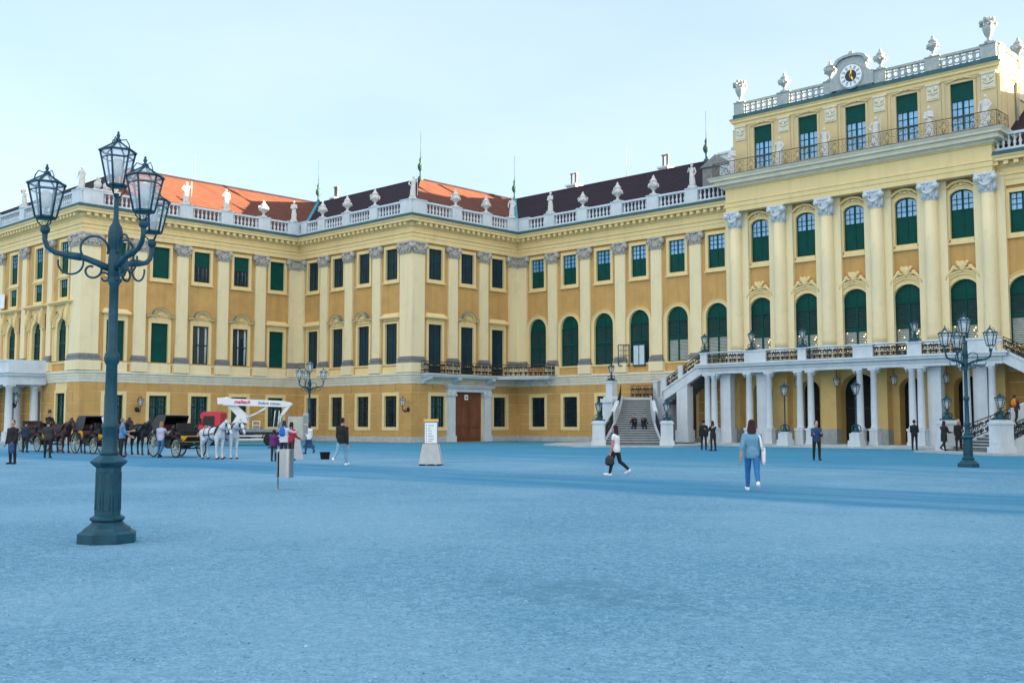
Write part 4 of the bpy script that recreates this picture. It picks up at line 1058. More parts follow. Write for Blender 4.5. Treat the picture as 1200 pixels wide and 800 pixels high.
# beam with rounded corners, slab and balustrade
bm = MB(); bm.box(-43.45, -22.35, TF, TF+.5, 5.16, 5.62); bm.box(-43.55, -22.25, TF-.08, TF+.5, 5.40, 5.46)
gaps = [(-42.3,-40.0),(-37.85,-36.05),(-34.7,-31.75),(-30.2,-28.25),(-27.15,-24.9)]
for a, b in gaps:
    for x, s in ((a, 1), (b, -1)):
        bm.prism([(x, 5.159)] + [(x+s*.34*(1-cos(pi/2*i/5)) , 5.159-.34*(1-sin(pi/2*i/5))) for i in range(6)][::-1] , TF+.06, TF+.44)
tb(bm, 'beam', [M['stone']])
sl = MB(); sl.box(-43.75, -22.05, TF-.28, YD-.38, 5.62, 5.78); sl.box(-43.85, -21.95, TF-.38, YD-.38, 5.78, 5.90)
tb(sl, 'floor_slab', [M['stone']])
posts = [(-43.2,.55),(-38.95,1.7),(-35.35,.6),(-31.0,1.35),(-27.6,.9),(-23.5,1.6)]
for x, w_ in posts:
    p = MB(); p.box(x-w_/2, x+w_/2, TF-.2, TF+.15, 5.90, 6.62); p.box(x-w_/2-.06, x+w_/2+.06, TF-.26, TF+.21, 6.62, 6.74)
    if w_ > .8: p.box(x-w_/2+.12, x+w_/2-.12, TF-.22, TF-.2, 6.02, 6.5)
    tb(p, 'parapet_post', [M['stone']])
for (a, wa), (b, wb) in zip(posts, posts[1:]):
    m_ = rail_between((a+wa/2, TF-.02), (b-wb/2, TF-.02), 5.90, 5.90, .76, .36, .032)
    o = tb(m_, 'iron_railing', [M['iron']])
    k = MB(); k.box(a+wa/2, b-wb/2, TF-.13, TF+.09, 6.665, 6.74); tb(k, 'handrail', [M['stone']])
# hanging lanterns in the passage
def lantern(mbF, mbG, c, r, h, n=6, rot=0.0, taper=.56, lid=False):
    # open metal frame (mbF) and glass (mbG): glass body narrows downward
    x, y, z = c
    rb, rt = r*taper, r
    zb, ze, za_ = z, z+h*.62, z+h*.80
    P = lambda rr, zz, i: (x+rr*cos(rot+2*pi*i/n), y+rr*sin(rot+2*pi*i/n), zz)
    e = r*.062
    for i in range(n):
        mbF.tube([P(rb, zb, i), P(rt, ze, i)], e, 5); mbF.tube([P(rt*1.04, ze, i), P(r*.12, za_, i)], e*.9, 5)
        mbF.tube([P(rb, zb, i), P(rb, zb, i+1)], e, 5); mbF.tube([P(rt*1.04, ze, i), P(rt*1.04, ze, i+1)], e*1.25, 5)
        t = .8; mbF.tube([P(rb+(rt-rb)*t, zb+(ze-zb)*t, i), P(rb+(rt-rb)*t, zb+(ze-zb)*t, i+1)], e*.6, 4)
        a = [P(r*.12, za_+h*.03, i), P(r*.45, za_+h*.06, i), P(r*.62, za_-h*.03, i), P(r*.66, za_-h*.1, i)]
        if i % 2 == 0: mbF.tube(a, e*.55, 4)
        mbG.add([P(rb*.98, zb, i), P(rb*.98, zb, i+1), P(rt*.98, ze, i+1), P(rt*.98, ze, i)], [(0,1,2,3)])
        (mbF if lid else mbG).add([P(rt*1.0, ze, i), P(rt*1.0, ze, i+1), P(r*.12, za_, i+1), P(r*.12, za_, i)], [(0,1,2,3)])
    mbF.lathe([(r*.16,za_-h*.02),(r*.16,za_+h*.05),(r*.07,za_+h*.07),(r*.12,za_+h*.12),(r*.05,za_+h*.15),(r*.08,za_+h*.17),(r*.0,z+h)], (x, y, 0), 8)
    mbF.lathe([(rb*.3,zb-.02),(rb*1.02,zb-.02),(rb*1.02,zb+.02)], (x, y, 0), n, rot=rot)
def bulb(mb, c, r, h): mb.lathe([(r*.10,c[2]+.02),(r*.10,c[2]+h*.18),(r*.26,c[2]+h*.2),(r*.28,c[2]+h*.46),(r*.16,c[2]+h*.5)], (c[0], c[1], 0), 8)
def lantern_parts(parent, c, r, h, rot=0.0, off=(0,0,0), paint='lamp', taper=.56, lid=False):
    F, G, B = MB(), MB(), MB(); lantern(F, G, c, r, h, 6, rot, taper, lid); bulb(B, c, r, h)
    o = F.build('lantern', [M[paint]], parent, (0,0,0), 0, off)
    G.build('glass', [M['lglass']], o, (0,0,0), 0, off); B.build('bulb', [M['white']], o, (0,0,0), 0, off); return o
hl = None
for i, (x, lb) in enumerate(((-36.5, 'hanging lantern in the left bay of the columned passage'), (-33.6, 'hanging lantern before the middle passage door'), (-29.6, 'hanging lantern in the bay right of the middle passage door'), (-26.2, 'hanging lantern before the passage door behind the right street lamp'))):
    if hl is None:
        hl = thing('hanging_lantern', lb, 'lantern', (x, 67.2, 4.1), 0, 'lanterns hanging in the passage')
        lantern_parts(hl, (0,0,0), .24, .8, 0, (0,0,0), 'iron'); MB().tube([(0,0,.78),(0,0,1.52)], .018, 5).build('chain', [M['iron']], hl)
    else: dup(hl, loc=(x, 67.2, 4.1), label=lb)
# ---- stairs
def mx_(pts, right): return [(mir(x), y) for x, y in pts] if right else pts
def V2(a, b, t): return (a[0]+(b[0]-a[0])*t, a[1]+(b[1]-a[1])*t)
def stair(right):
    R = lambda p: (mir(p[0]), p[1]) if right else p
    e = (.816, .577)
    Tc, Bc = (-49.5, 66.0), (-44.3, 58.6)
    TL, TRr = (Tc[0]-e[0]*1.05, Tc[1]-e[1]*1.05), (Tc[0]+e[0]*1.05, Tc[1]+e[1]*1.05)
    BL, BR = (Bc[0]-e[0]*1.9, Bc[1]-e[1]*1.9), (Bc[0]+e[0]*1.9, Bc[1]+e[1]*1.9)
    ZL = 3.57; n = 20
    def edge(a, b, t, k):
        p = V2(a, b, t); bow = k*.55*t*(1-t)*1.6
        return (p[0]+e[0]*bow, p[1]+e[1]*bow)
    s = MB()
    for i in range(n):
        t0, t1 = i/n, (i+1)/n
        z = ZL - (i+1)*(ZL-ZA)/(n+1)
        q = [R(edge(TL,BL,t0,1)), R(edge(TRr,BR,t0,-1)), R(edge(TRr,BR,t1,-1)), R(edge(TL,BL,t1,1))]
        s.slab(q, ZA-.15, z)
        # nosing
        a, b = edge(TL,BL,t1,1), edge(TRr,BR,t1,-1); d = (.045*.577, -.045*.816)
        s.slab([R(a), R(b), R((b[0]+d[0], b[1]+d[1])), R((a[0]+d[0], a[1]+d[1]))], z-.05, z, 1)
    M.setdefault('step', mat('stair_stone', (0.17, 0.20, 0.22), .9, .2, 3, .2, 25, c2=(.11,.135,.15)))
    M.setdefault('nosing', mat('step_nosing', (0.46, 0.50, 0.53), .8, .1, 3))
    s.slab([R(p) for p in ((-46.6,57.3),(-42.6,60.1),(-42.2,59.55),(-46.2,56.75))], 0, ZA)
    tb(s, 'steps', [M['step'], M['nosing']])
    # stringer walls and sloping railings on both sides
    for (a, b, k) in ((TL, BL, 1), (TRr, BR, -1)):
        w = MB(); m = 8; pts = [edge(a, b, i/m, k) for i in range(m+1)]; sgn = -1 if a is TL else 1
        zz = lambda t: ZL + .12 - t*(ZL-ZA)
        for i in range(m):
            p, q = pts[i], pts[i+1]
            o1, o2 = (p[0]+sgn*e[0]*.3, p[1]+sgn*e[1]*.3), (q[0]+sgn*e[0]*.3, q[1]+sgn*e[1]*.3)
            z0, z1 = zz(i/m), zz((i+1)/m)
            vs = [(*R(p),0),(*R(q),0),(*R(o2),0),(*R(o1),0),(*R(p),z0),(*R(q),z1),(*R(o2),z1),(*R(o1),z0)]
            w.add(vs, [(0,3,2,1),(4,5,6,7),(0,1,5,4),(1,2,6,5),(2,3,7,6),(3,0,4,7)])
        tb(w, 'stringer', [M['stone']])
        c_ = [(p[0]+sgn*e[0]*.15, p[1]+sgn*e[1]*.15) for p in pts]
        for (i, j) in ((0, 3), (5, 8)):
            g = MB()
            for u in range(i, j):
                g.merge(rail_between(R(c_[u]), R(c_[u+1]), zz(u/m), zz((u+1)/m), .85, .36, .028))
            tb(g, 'iron_railing', [M['iron']])
        pz = MB(); p = c_[4]; q = c_[3]; r_ = c_[5]
        for (u, v, za_, zb_) in ((q, p, zz(3/m), zz(4/m)), (p, r_, zz(4/m), zz(5/m))):
            nx, ny = e[0]*.14, e[1]*.14
            vs = [(*R((u[0]-nx,u[1]-ny)),za_),(*R((v[0]-nx,v[1]-ny)),zb_),(*R((v[0]+nx,v[1]+ny)),zb_),(*R((u[0]+nx,u[1]+ny)),za_)]
            vs += [(x, y, z+.85) for x, y, z in vs]
            pz.add(vs, [(0,3,2,1),(4,5,6,7),(0,1,5,4),(1,2,6,5),(2,3,7,6),(3,0,4,7)])
        tb(pz, 'parapet_panel', [M['stone']])
    # pedestals at the foot
    peds = []
    for sg, base in ((-1, BL), (1, BR)):
        c0 = (base[0]+sg*e[0]*.42, base[1]+sg*e[1]*.42)
        x, y = R(c0); ang = atan2(e[1], e[0])*(-1 if right else 1)
        p = MB(); p.box(-.50,.50,-.50,.50,0,.40); p.box(-.42,.42,-.42,.42,.40,1.55); p.box(-.48,.48,-.48,.48,1.55,1.66); p.box(-.40,.40,-.40,.40,1.66,1.78)
        p.box(-.3,.3,-.44,-.42,.55,1.4); p.box(-.3,.3,.42,.44,.55,1.4)
        tb(MB().merge(p, TR(x, y, ang)), 'pedestal', [M['stone']]); peds.append((x, y))
    # landing
    l = MB(); P = [(-52.1,65.4),(-50.5,65.3),(-48.4,66.5),(-46.9,65.95),(-46.9,YD-.16),(-52.1,YD-.16)]
    l.slab([R(p) for p in P], 0, ZL); l.slab([R(p) for p in [(-52.25,65.35),(-50.6,65.2),(-50.45,65.3),(-51.9,65.5),(-51.9,YD-.16),(-52.25,YD-.16)]], ZL-.2, ZL+.1)
    tb(l, 'landing', [M['stone']])
    a, b = R((-51.7, 68.2)), R((-49.1, 68.2)); tb(rail_between(a, b, ZL, ZL, 1.0, .4, .03), 'iron_railing', [M['iron']])
    for (x, y, w_, za_, zb_) in ((-48.75, 68.2, .62, ZL, ZL+1.1), (-51.75, 65.75, .62, ZL, ZL+1.2), (-48.0, 66.55, .4, ZL, ZL+1.15)):
        x, y = R((x, y)); p = MB(); p.box(x-w_/2, x+w_/2, y-w_/2, y+w_/2, za_, zb_); p.box(x-w_/2-.06, x+w_/2+.06, y-w_/2-.06, y+w_/2+.06, zb_, zb_+.12)
        tb(p, 'parapet_post', [M['stone']])
    x, y = R((-51.65, 65.6)); p = MB(); p.box(x-.5,x+.5,y-.5,y+.5,0,3.2); p.box(x-.62,x+.62,y-.62,y+.62,3.2,3.5); p.box(x-.56,x+.56,y-.56,y+.56,0,.5); tb(p, 'pier', [M['stone']])
    # upper flight along the terrace end
    u = MB(); m = 12
    for i in range(m):
        xa, xb = -46.9+3.3*i/m, -46.9+3.3*(i+1)/m; z = ZL+(5.86-ZL)*(i+1)/m
        xa, xb = (mir(xa), mir(xb)) if right else (xa, xb)
        u.box(xa, xb, TF+.31, YD-.4, z-.55-(5.86-ZL)/m, z)
    tb(u, 'steps', [M['step']])
    f = MB(); RX = lambda L_: [(mir(x), z) for x, z in L_] if right else L_
    f.prism(RX([(-46.9,3.30),(-46.9,4.0),(-43.47,5.90),(-43.47,5.2)]), TF, TF+.3)
    f.prism(RX([(-46.95,3.98),(-46.95,4.12),(-43.47,6.03),(-43.47,5.90)]), TF-.08, TF+.38)
    f.prism(RX([(-45.75,ZA),(-45.75,3.96),(-44.8,4.48),(-44.8,ZA)]), TF+.03, TF+.8); f.prism(RX([(-45.85,ZA),(-45.85,1.1),(-44.7,1.1),(-44.7,ZA)]), TF-.03, TF+.86)
    tb(f, 'stringer', [M['stone']])
    for a, b in (((-46.7), (-45.55)), ((-45.15), (-43.5))):
        za_, zb_ = 4.12+(a+46.95)*.549, 4.12+(b+46.95)*.549
        tb(rail_between(R((a, TF+.12)), R((b, TF+.12)), za_, zb_, .74, .36, .03), 'iron_railing', [M['iron']])
    for x in (-46.85, -45.35):
        z = 4.1+(x+46.95)*.549; xx = mir(x) if right else x; p = MB(); p.box(xx-.2, xx+.2, TF-.06, TF+.32, z-.1, z+.9); tb(p, 'parapet_post', [M['stone']])
    return peds
pedL = stair(False); pedR = stair(True)

# ---- lamps on pedestals and posts (own things)
def pedestal_lamp(x, y, z, label, h=1.35, group='lamps on the stair pedestals'):
    t = thing('pedestal_lamp', label, 'lamp', (x, y, z), 0, group)
    b = MB(); b.box(-.32,.32,-.32,.32,0,.08); b.lathe([(.28,.08),(.24,.16),(.10,.28),(.07,.42),(.10,.46),(.06,.52),(.05,h*.45)], (0,0,0), 12)
    for i in range(4):
        a = pi/4+pi*i/2; b.tube([(.08*cos(a),.08*sin(a),.42),(.24*cos(a),.24*sin(a),.36),(.28*cos(a),.28*sin(a),.2),(.2*cos(a),.2*sin(a),.12)], .03, 5)
    b.build('base', [M['lamp']], t); lantern_parts(t, (0,0,h*.45), .27, h*.62, .3, taper=.42, lid=True); return t
pl = pedestal_lamp(*pedL[0], 1.78, 'dark lantern on the white pedestal at the left foot of the left stair')
for (x, y), lb in ((pedL[1], 'dark lantern on the white pedestal at the right foot of the left stair'), (pedR[1], 'dark lantern on the white pedestal left of the right stair'), (pedR[0], 'dark lantern on the white pedestal at the far right edge')):
    dup(pl, loc=(x, y, 1.78), label=lb)
dup(pl, loc=(-51.75, 65.75, 4.89), label='dark lantern on the upper landing post of the left stair')
for x, lb in ((-43.2, 'dark lantern on the leftmost post of the terrace railing'), (-39.3, 'dark lantern on the second post of the terrace railing'), (-35.35, 'dark lantern on the slim third post of the terrace railing'), (-27.6, 'dark lantern on the terrace post left of the right street lamp')):
    o = dup(pl, loc=(x, TF, 6.74), label=lb); o['group'] = 'lanterns along the terrace railing'
# free standing post lamps before the passage
t = thing('post_lamp', 'slim dark post lamp on a white block before the fifth column of the passage', 'lamp', (-36.3, 65.0, 0), 0, 'slim post lamps before the passage')
b = MB(); b.box(-.42,.42,-.42,.42,0,.5); b.box(-.34,.34,-.34,.34,.5,.95); b.lathe([(.36,.95),(.32,1.02)], (0,0,0), 14); b.build('stone_block', [M['stone']], t)
b = MB(); b.lathe([(.26,1.02),(.2,1.1),(.12,1.3),(.08,1.45),(.10,1.5),(.05,1.6),(.045,3.1),(.08,3.15),(.05,3.22),(.04,3.45)], (0,0,0), 12)
for i in range(4): a = pi/4+pi*i/2; b.tube([(.1*cos(a),.1*sin(a),1.5),(.26*cos(a),.26*sin(a),1.4),(.3*cos(a),.3*sin(a),1.15),(.22*cos(a),.22*sin(a),1.04)], .035, 5)
b.build('post', [M['lamp']], t); lantern_parts(t, (0,0,3.45), .31, .95, .2, taper=.42, lid=True)
dup(t, loc=(-31.2, 65.0, 0), label='slim dark post lamp on a white block before the seventh column of the passage')

# ================================================================== SMALL PORCH OF THE LEFT WING
Q0 = (-95.0, 34.0, 0); porch = thing('columned_porch', 'white columned porch with balcony parapet at the left edge', 'porch', Q0)
def qb(mb, name, mats): return mb.build(name, mats, porch, (0,0,0), 0, Q0)
PY = 33.6
s = MB(); s.slab([(-112,PY-.5),(-86.2,PY-.5),(-84.9,YF-.14),(-112,YF-.14)], 0, .18); qb(s, 'floor', [M['plinth']])
c2 = MB(); c2.box(-.36,.36,-.36,.36,.18,.9); c2.lathe([(.34,.9),(.35,.97),(.29,1.05),(.28,2.6),(.24,4.35),(.28,4.37),(.28,4.42),(.32,4.52)], (0,0,0), 20); c2.box(-.36,.36,-.36,.36,4.52,4.66)
cm2 = c2.mesh('column', M['stone'])
for x, y in ((-86.9, PY), (-90.2, PY), (-91.6, PY), (-95.3, PY), (-96.6, PY), (-100.4, PY), (-101.6, PY), (-86.9, 35.6), (-90.6, 35.75), (-95.6, 35.75)):
    link('column', cm2, porch, (x-Q0[0], y-Q0[1], 0))
b = MB(); b.slab([(-112,PY-.32),(-86.6,PY-.32),(-86.0,YF-.14),(-112,YF-.14)], 4.66, 5.35); b.slab([(-112,PY-.45),(-86.4,PY-.45),(-85.7,YF-.14),(-112,YF-.14)], 5.35, 5.55)
b.slab([(-112,PY-.6),(-86.3,PY-.6),(-85.5,YF-.14),(-112,YF-.14)], 5.55, 5.66)
qb(b, 'beam', [M['stone']])
for a, e2 in (((-88.9,PY-.2),(-86.5,PY-.2)), ((-94.0,PY-.2),(-91.6,PY-.2)), ((-100,PY-.2),(-97.0,PY-.2)), ((-112,PY-.2),(-103,PY-.2))):
    p = MB(); p.box(a[0], e2[0], a[1]-.15, a[1]+.15, 5.66, 6.5); p.box(a[0]-.05, e2[0]+.05, a[1]-.22, a[1]+.22, 6.5, 6.62); qb(p, 'parapet_post', [M['stone']])
p = MB(); dx, dy = .8, YF-.14-PY; p.slab([(-86.5,PY-.35),(-86.2,PY-.35),(-85.6,YF-.14),(-86.0,YF-.14)], 5.66, 6.6); qb(p, 'parapet_post', [M['stone']])
for a, b2 in ((-91.6,-88.9), (-97.0,-94.0), (-103,-100)):
    qb(rail_between((a,PY-.2),(b2,PY-.2),5.66,5.66,.8,.36,.034), 'iron_railing', [M['iron']]); p = MB(); p.box(a,b2,PY-.32,PY-.08,6.46,6.56); p.box((a+b2)/2-.2,(a+b2)/2+.2,PY-.3,PY-.1,5.66,6.459); qb(p, 'handrail', [M['stone']])
wl_ = None
def wall_lantern(x, y, z, rz, label):
    t = thing('wall_lantern', label, 'lantern', (x, y, z), rz, 'lanterns on the palace walls')
    b = MB(); b.lathe([(.16,0),(.2,-.03),(.1,-.1)], (0,0,-.25), 10, 0, True, 'y'); b.tube([(0,-.05,-.3),(0,-.35,-.45),(0,-.6,-.3),(0,-.62,-.02)], [.05,.06,.04,.03], 6); b.tube([(0,-.2,-.38),(0,-.3,-.2),(0,-.42,-.28),(0,-.36,-.36)], .025, 5)
    b.build('bracket', [M['iron']], t); lantern_parts(t, (0,-.62,0), .26, .85, .4, (0,0,0), 'iron'); return t
wl_ = wall_lantern(XA+.02, 40.95, 2.95, pi/2, 'iron wall lantern between two ground floor windows behind the left street lamp')
dup(wl_, loc=(-65.1, YB-.02, 2.95), rz=0, label='iron wall lantern near the corner left of the white sign stele')
dup(wl_, loc=(-88.6, 34.6, 3.3), rz=pi/2, label='iron lantern among the columns of the left porch')

# ================================================================== STREET LAMPS
def street_lamp(x, y, rz, label):
    t = thing('street_lamp', label, 'street lamp', (x, y, 0), rz, 'candelabra street lamps')
    b = MB(); oc = lambda r: r/cos(pi/8)
    b.lathe([(oc(.37),0),(oc(.37),.13),(oc(.33),.16)], (0,0,0), 8, 0, False, rot=pi/8)
    b.lathe([(oc(.31),.16),(oc(.29),.20),(oc(.22),.25),(oc(.19),.29),(oc(.22),.31),(oc(.22),.34),(oc(.17),.37)], (0,0,0), 8, 0, False, rot=pi/8)
    b.lathe([(oc(.165),.37),(oc(.16),1.02),(oc(.18),1.04),(oc(.235),1.09),(oc(.235),1.11),(oc(.13),1.19)], (0,0,0), 8, 0, False, rot=pi/8)
    for i in range(8):
        a = 2*pi*i/8; n_ = Vector((cos(a), sin(a), 0)); tt = Vector((-sin(a), cos(a), 0)); c_ = n_*.163
        for s_ in (-1, 1): b.tube([c_+tt*.045*s_+Vector((0,0,.44)), c_*.98+tt*.045*s_+Vector((0,0,.96))], .007, 4)
        b.tube([c_+tt*.045+Vector((0,0,.44)), c_-tt*.045+Vector((0,0,.44))], .007, 4); b.tube([c_*.98+tt*.045+Vector((0,0,.96)), c_*.98-tt*.045+Vector((0,0,.96))], .007, 4)
    b.build('base', [M['lamp']], t)
    p = MB(); p.lathe([(.125,1.19),(.115,1.24),(.10,1.30),(.095,1.55),(.11,1.57),(.11,1.61),(.09,1.64),(.075,2.44),(.095,2.47),(.11,2.53),(.095,2.60),(.066,2.64),(.062,3.55),(.08,3.58),(.08,3.63),(.065,3.66),(.085,3.70),(.095,3.80),(.09,3.95),(.07,4.04),(.075,4.08),(.10,4.14),(.10,4.30),(.085,4.38),(.05,4.44),(.035,4.5),(.032,4.86)], (0,0,0), 16)
    for k in range(3):
        a = 2*pi*k/3; p.tube([(.03*cos(a),.03*sin(a),4.80),(.10*cos(a),.10*sin(a),4.88),(.13*cos(a),.13*sin(a),4.98)], .010, 5)
    p.build('pole', [M['lamp']], t)
    lantern_parts(t, (0,0,4.97), .24, .79, .25)
    for a in (radians(180), radians(62), radians(-62)):
        ca, sa = cos(a), sin(a); Q = lambda r, z: (r*ca, r*sa, z)
        m = MB()
        m.tube([Q(.05,3.78),Q(.22,3.86),Q(.40,3.93),Q(.60,3.95),Q(.78,3.99),Q(.88,4.06),Q(.92,4.16),Q(.92,4.27)], [.05,.046,.042,.04,.036,.034,.034,.04], 8)
        m.lathe([(.04,4.25),(.065,4.28),(.065,4.33),(.04,4.36)], Q(.92,0), 10); m.tube([Q(.44,3.94),Q(.62,3.96)], [.055,.05], 8)
        for k in range(3):
            g = 2*pi*k/3+a; cx, cy_ = .92*ca, .92*sa
            m.tube([(cx+.035*cos(g),cy_+.035*sin(g),4.34),(cx+.10*cos(g),cy_+.10*sin(g),4.41),(cx+.125*cos(g),cy_+.125*sin(g),4.49)], .010, 5)
        arm = m.build('arm', [M['lamp']], t)
        s = MB()
        def curl(cr, cz, r0, r1, a0, a1, n=20): return [Q(cr+(r0+(r1-r0)*i/n)*cos(a0+(a1-a0)*i/n), cz+(r0+(r1-r0)*i/n)*sin(a0+(a1-a0)*i/n)) for i in range(n+1)]
        s.tube(curl(.28, 4.06, .19, .17, radians(200), radians(-60)), .017, 6)
        s.tube(curl(.30, 3.76, .15, .05, radians(100), radians(470)), .017, 6)
        s.tube(curl(.58, 3.86, .17, .16, radians(150), radians(370)), .015, 6)
        s.tube(curl(.13, 3.66, .08, .03, radians(40), radians(360)), .016, 6)
        s.build('scroll', [M['lamp']], arm)
        lantern_parts(t, (.92*ca, .92*sa, 4.47), .24, .76, a+.25)
    return t
sl1 = street_lamp(-14.24, 6.88, radians(58.5), 'tall dark blue street lamp with four lanterns, nearest the camera on the left')
dup(sl1, loc=(-15.03, 40.37, 0), rz=radians(65), label='dark street lamp with four lanterns standing before the right stair')
dup(sl1, loc=(-57.4, 41.2, 0), rz=radians(99), label='small distant street lamp with lanterns behind the map stand')

# ================================================================== SMALL STREET FURNITURE
# litter bin
t = thing('litter_bin', 'brushed steel cylindrical litter bin on a thin post', 'litter bin', (-22.15, 15.2, 0), radians(72), 'bins')
del t['group']
p = MB(); p.lathe([(.022,0),(.022,1.0)], (-.17,0,0), 10); p.lathe([(.06,0),(.06,.012)], (-.17,0,0), 12); p.build('post', [M['steel']], t)
b = MB(); A0, A1 = radians(196), radians(196-344); n = 40
for (r0, r1, z0, z1) in ((.212, .20, .30, .99),):
    pts = [(A0+(A1-A0)*i/n) for i in range(n+1)]
    vs = []
    for a in pts: vs += [(r0*cos(a), r0*sin(a), z0), (r0*cos(a), r0*sin(a), z1), (r1*cos(a), r1*sin(a), z1), (r1*cos(a), r1*sin(a), z0)]
    fs = []
    for i in range(n): fs += [(4*i+j, 4*i+4+j, 4*i+4+(j+1) % 4, 4*i+(j+1) % 4) for j in range(4)]
    fs += [(0,1,2,3), (4*n+3,4*n+2,4*n+1,4*n)]
    b.add(vs, fs, 0, False)
b.box(-.225, -.19, -.07, .07, .92, .99)
b.build('shell', [M['steel']], t)
l = MB(); l.lathe([(.185,.32),(.185,.94)], (0,0,0), 30); l.build('liner', [M['dark']], t)
# sign stele on a concrete foot
t = thing('sign_stele', 'white sign stele with lines of text on a pale trapezoid concrete foot', 'sign', (-30.65, 27.71, 0), radians(40))
f = MB(); f.add([(-.44,-.36,.06),(.44,-.36,.06),(.44,.36,.06),(-.44,.36,.06),(-.30,-.22,.82),(.30,-.22,.82),(.30,.22,.82),(-.30,.22,.82)], [(0,3,2,1),(4,5,6,7),(0,1,5,4),(1,2,6,5),(2,3,7,6),(3,0,4,7)])
for x in (-.34, .0, .34): f.box(x-.07, x+.07, -.33, .33, 0, .06, 1)
f.build('foot', [M['concrete'], M['rubber']], t)
b = MB(); b.box(-.26, .26, -.07, .07, .82, 1.68); b.build('board', [M['grey']], t)
b = MB(); b.box(-.235, .235, -.078, -.071, .86, 1.64); pnl = b.build('panel', [M['sign_white']], t)
b = MB(); r_ = random.Random(4)
for i, z in enumerate((1.53, 1.42, 1.33, 1.22, 1.12, 1.02, .93)):
    b.box(-.19, -.155, -.082, -.079, z-.014, z+.014)
    x = -.10; L_ = (.2, .08, .13, .15, .2, .22, .16)[i]
    while x < -.10+L_: w_ = r_.uniform(.012, .03); b.box(x, x+w_, -.082, -.079, z-.014, z+.012); x += w_+.008
b.build('lettering', [M['letter_black']], pnl)
b = MB(); b.box(-.28, .28, -.09, .09, 1.68, 1.78); b.build('cap', [M['orange_cap']], t)
# map stand near the far lamp
t = thing('map_stand', 'visitor map board standing on a pale trapezoid concrete foot behind the litter bin', 'map stand', (-40.25, 28.15, 0), radians(60))
f = MB(); f.add([(-.34,-.3,0),(.34,-.3,0),(.34,.3,0),(-.34,.3,0),(-.2,-.16,.86),(.2,-.16,.86),(.2,.16,.86),(-.2,.16,.86)], [(0,3,2,1),(4,5,6,7),(0,1,5,4),(1,2,6,5),(2,3,7,6),(3,0,4,7)]); f.build('foot', [M['concrete']], t)
b = MB(); b.box(-.33, .33, -.06, .06, .86, 1.92); b.build('board', [M['concrete']], t)
b = MB(); b.box(-.28, .28, -.07, -.061, .94, 1.84); b.build('map_panel', [M['map']], t)
b = MB(); b.box(.34, .56, -.05, .05, 1.1, 2.06); b.box(.36,.54,-.06,-.051,1.16,1.52,1); b.box(.36,.54,-.06,-.051,1.6,1.98,1); b.build('side_panel', [M['concrete'], M['grey']], t)
b = MB(); b.lathe([(.19,0),(.23,.30),(.245,.30),(.245,.33),(.2,.33)], (-39.1, 28.95, 0), 18); tag(b.build('bucket', [M['rubber']], None), 'black bucket standing beside the map stand foot', 'bucket')
b = MB(); b.lathe([(.2,0),(.2,.06),(.11,.1),(.08,.7),(.12,.74),(.13,.84),(.06,.92)], (-58.9, 39.3, 0), 12); tag(b.build('bollard', [M['lamp']], None), 'short dark bollard before the platform truck', 'bollard')
# ================================================================== PEOPLE
def hand_mb():
    h = MB()
    h.loft([((0,0,0),.026,.017),((0,0,-.03),.036,.016),((0,-.003,-.075),.040,.015),((0,-.006,-.092),.034,.012)], 12)
    for i, (x, L) in enumerate(((-.029,.058),(-.010,.070),(.010,.066),(.028,.052))):
        a = Vector((x, -.006, -.086)); b = a+Vector((x*.12, -.010, -L*.45)); c = b+Vector((0, -.020, -L*.36)); d = c+Vector((0, -.018, -L*.2))
        h.cone(a, b, .0098, .0092, 8); h.cone(b, c, .0092, .0085, 8); h.cone(c, d, .0085, .007, 8)
    a = Vector((-.028,-.004,-.022)); b = a+Vector((-.026,-.018,-.032)); c = b+Vector((-.004,-.016,-.030))
    h.cone(a, b, .0135, .011, 8); h.cone(b, c, .011, .0085, 8)
    return remeshed(h, .0055, 2)
HAND = hand_mb()       # thumb towards -x
HANDM = MB(); HANDM.v = [(-x, y, z) for x, y, z in HAND.v]; HANDM.f = [tuple(reversed(f)) for f in HAND.f]; HANDM.m = list(HAND.m); HANDM.s = list(HAND.s)

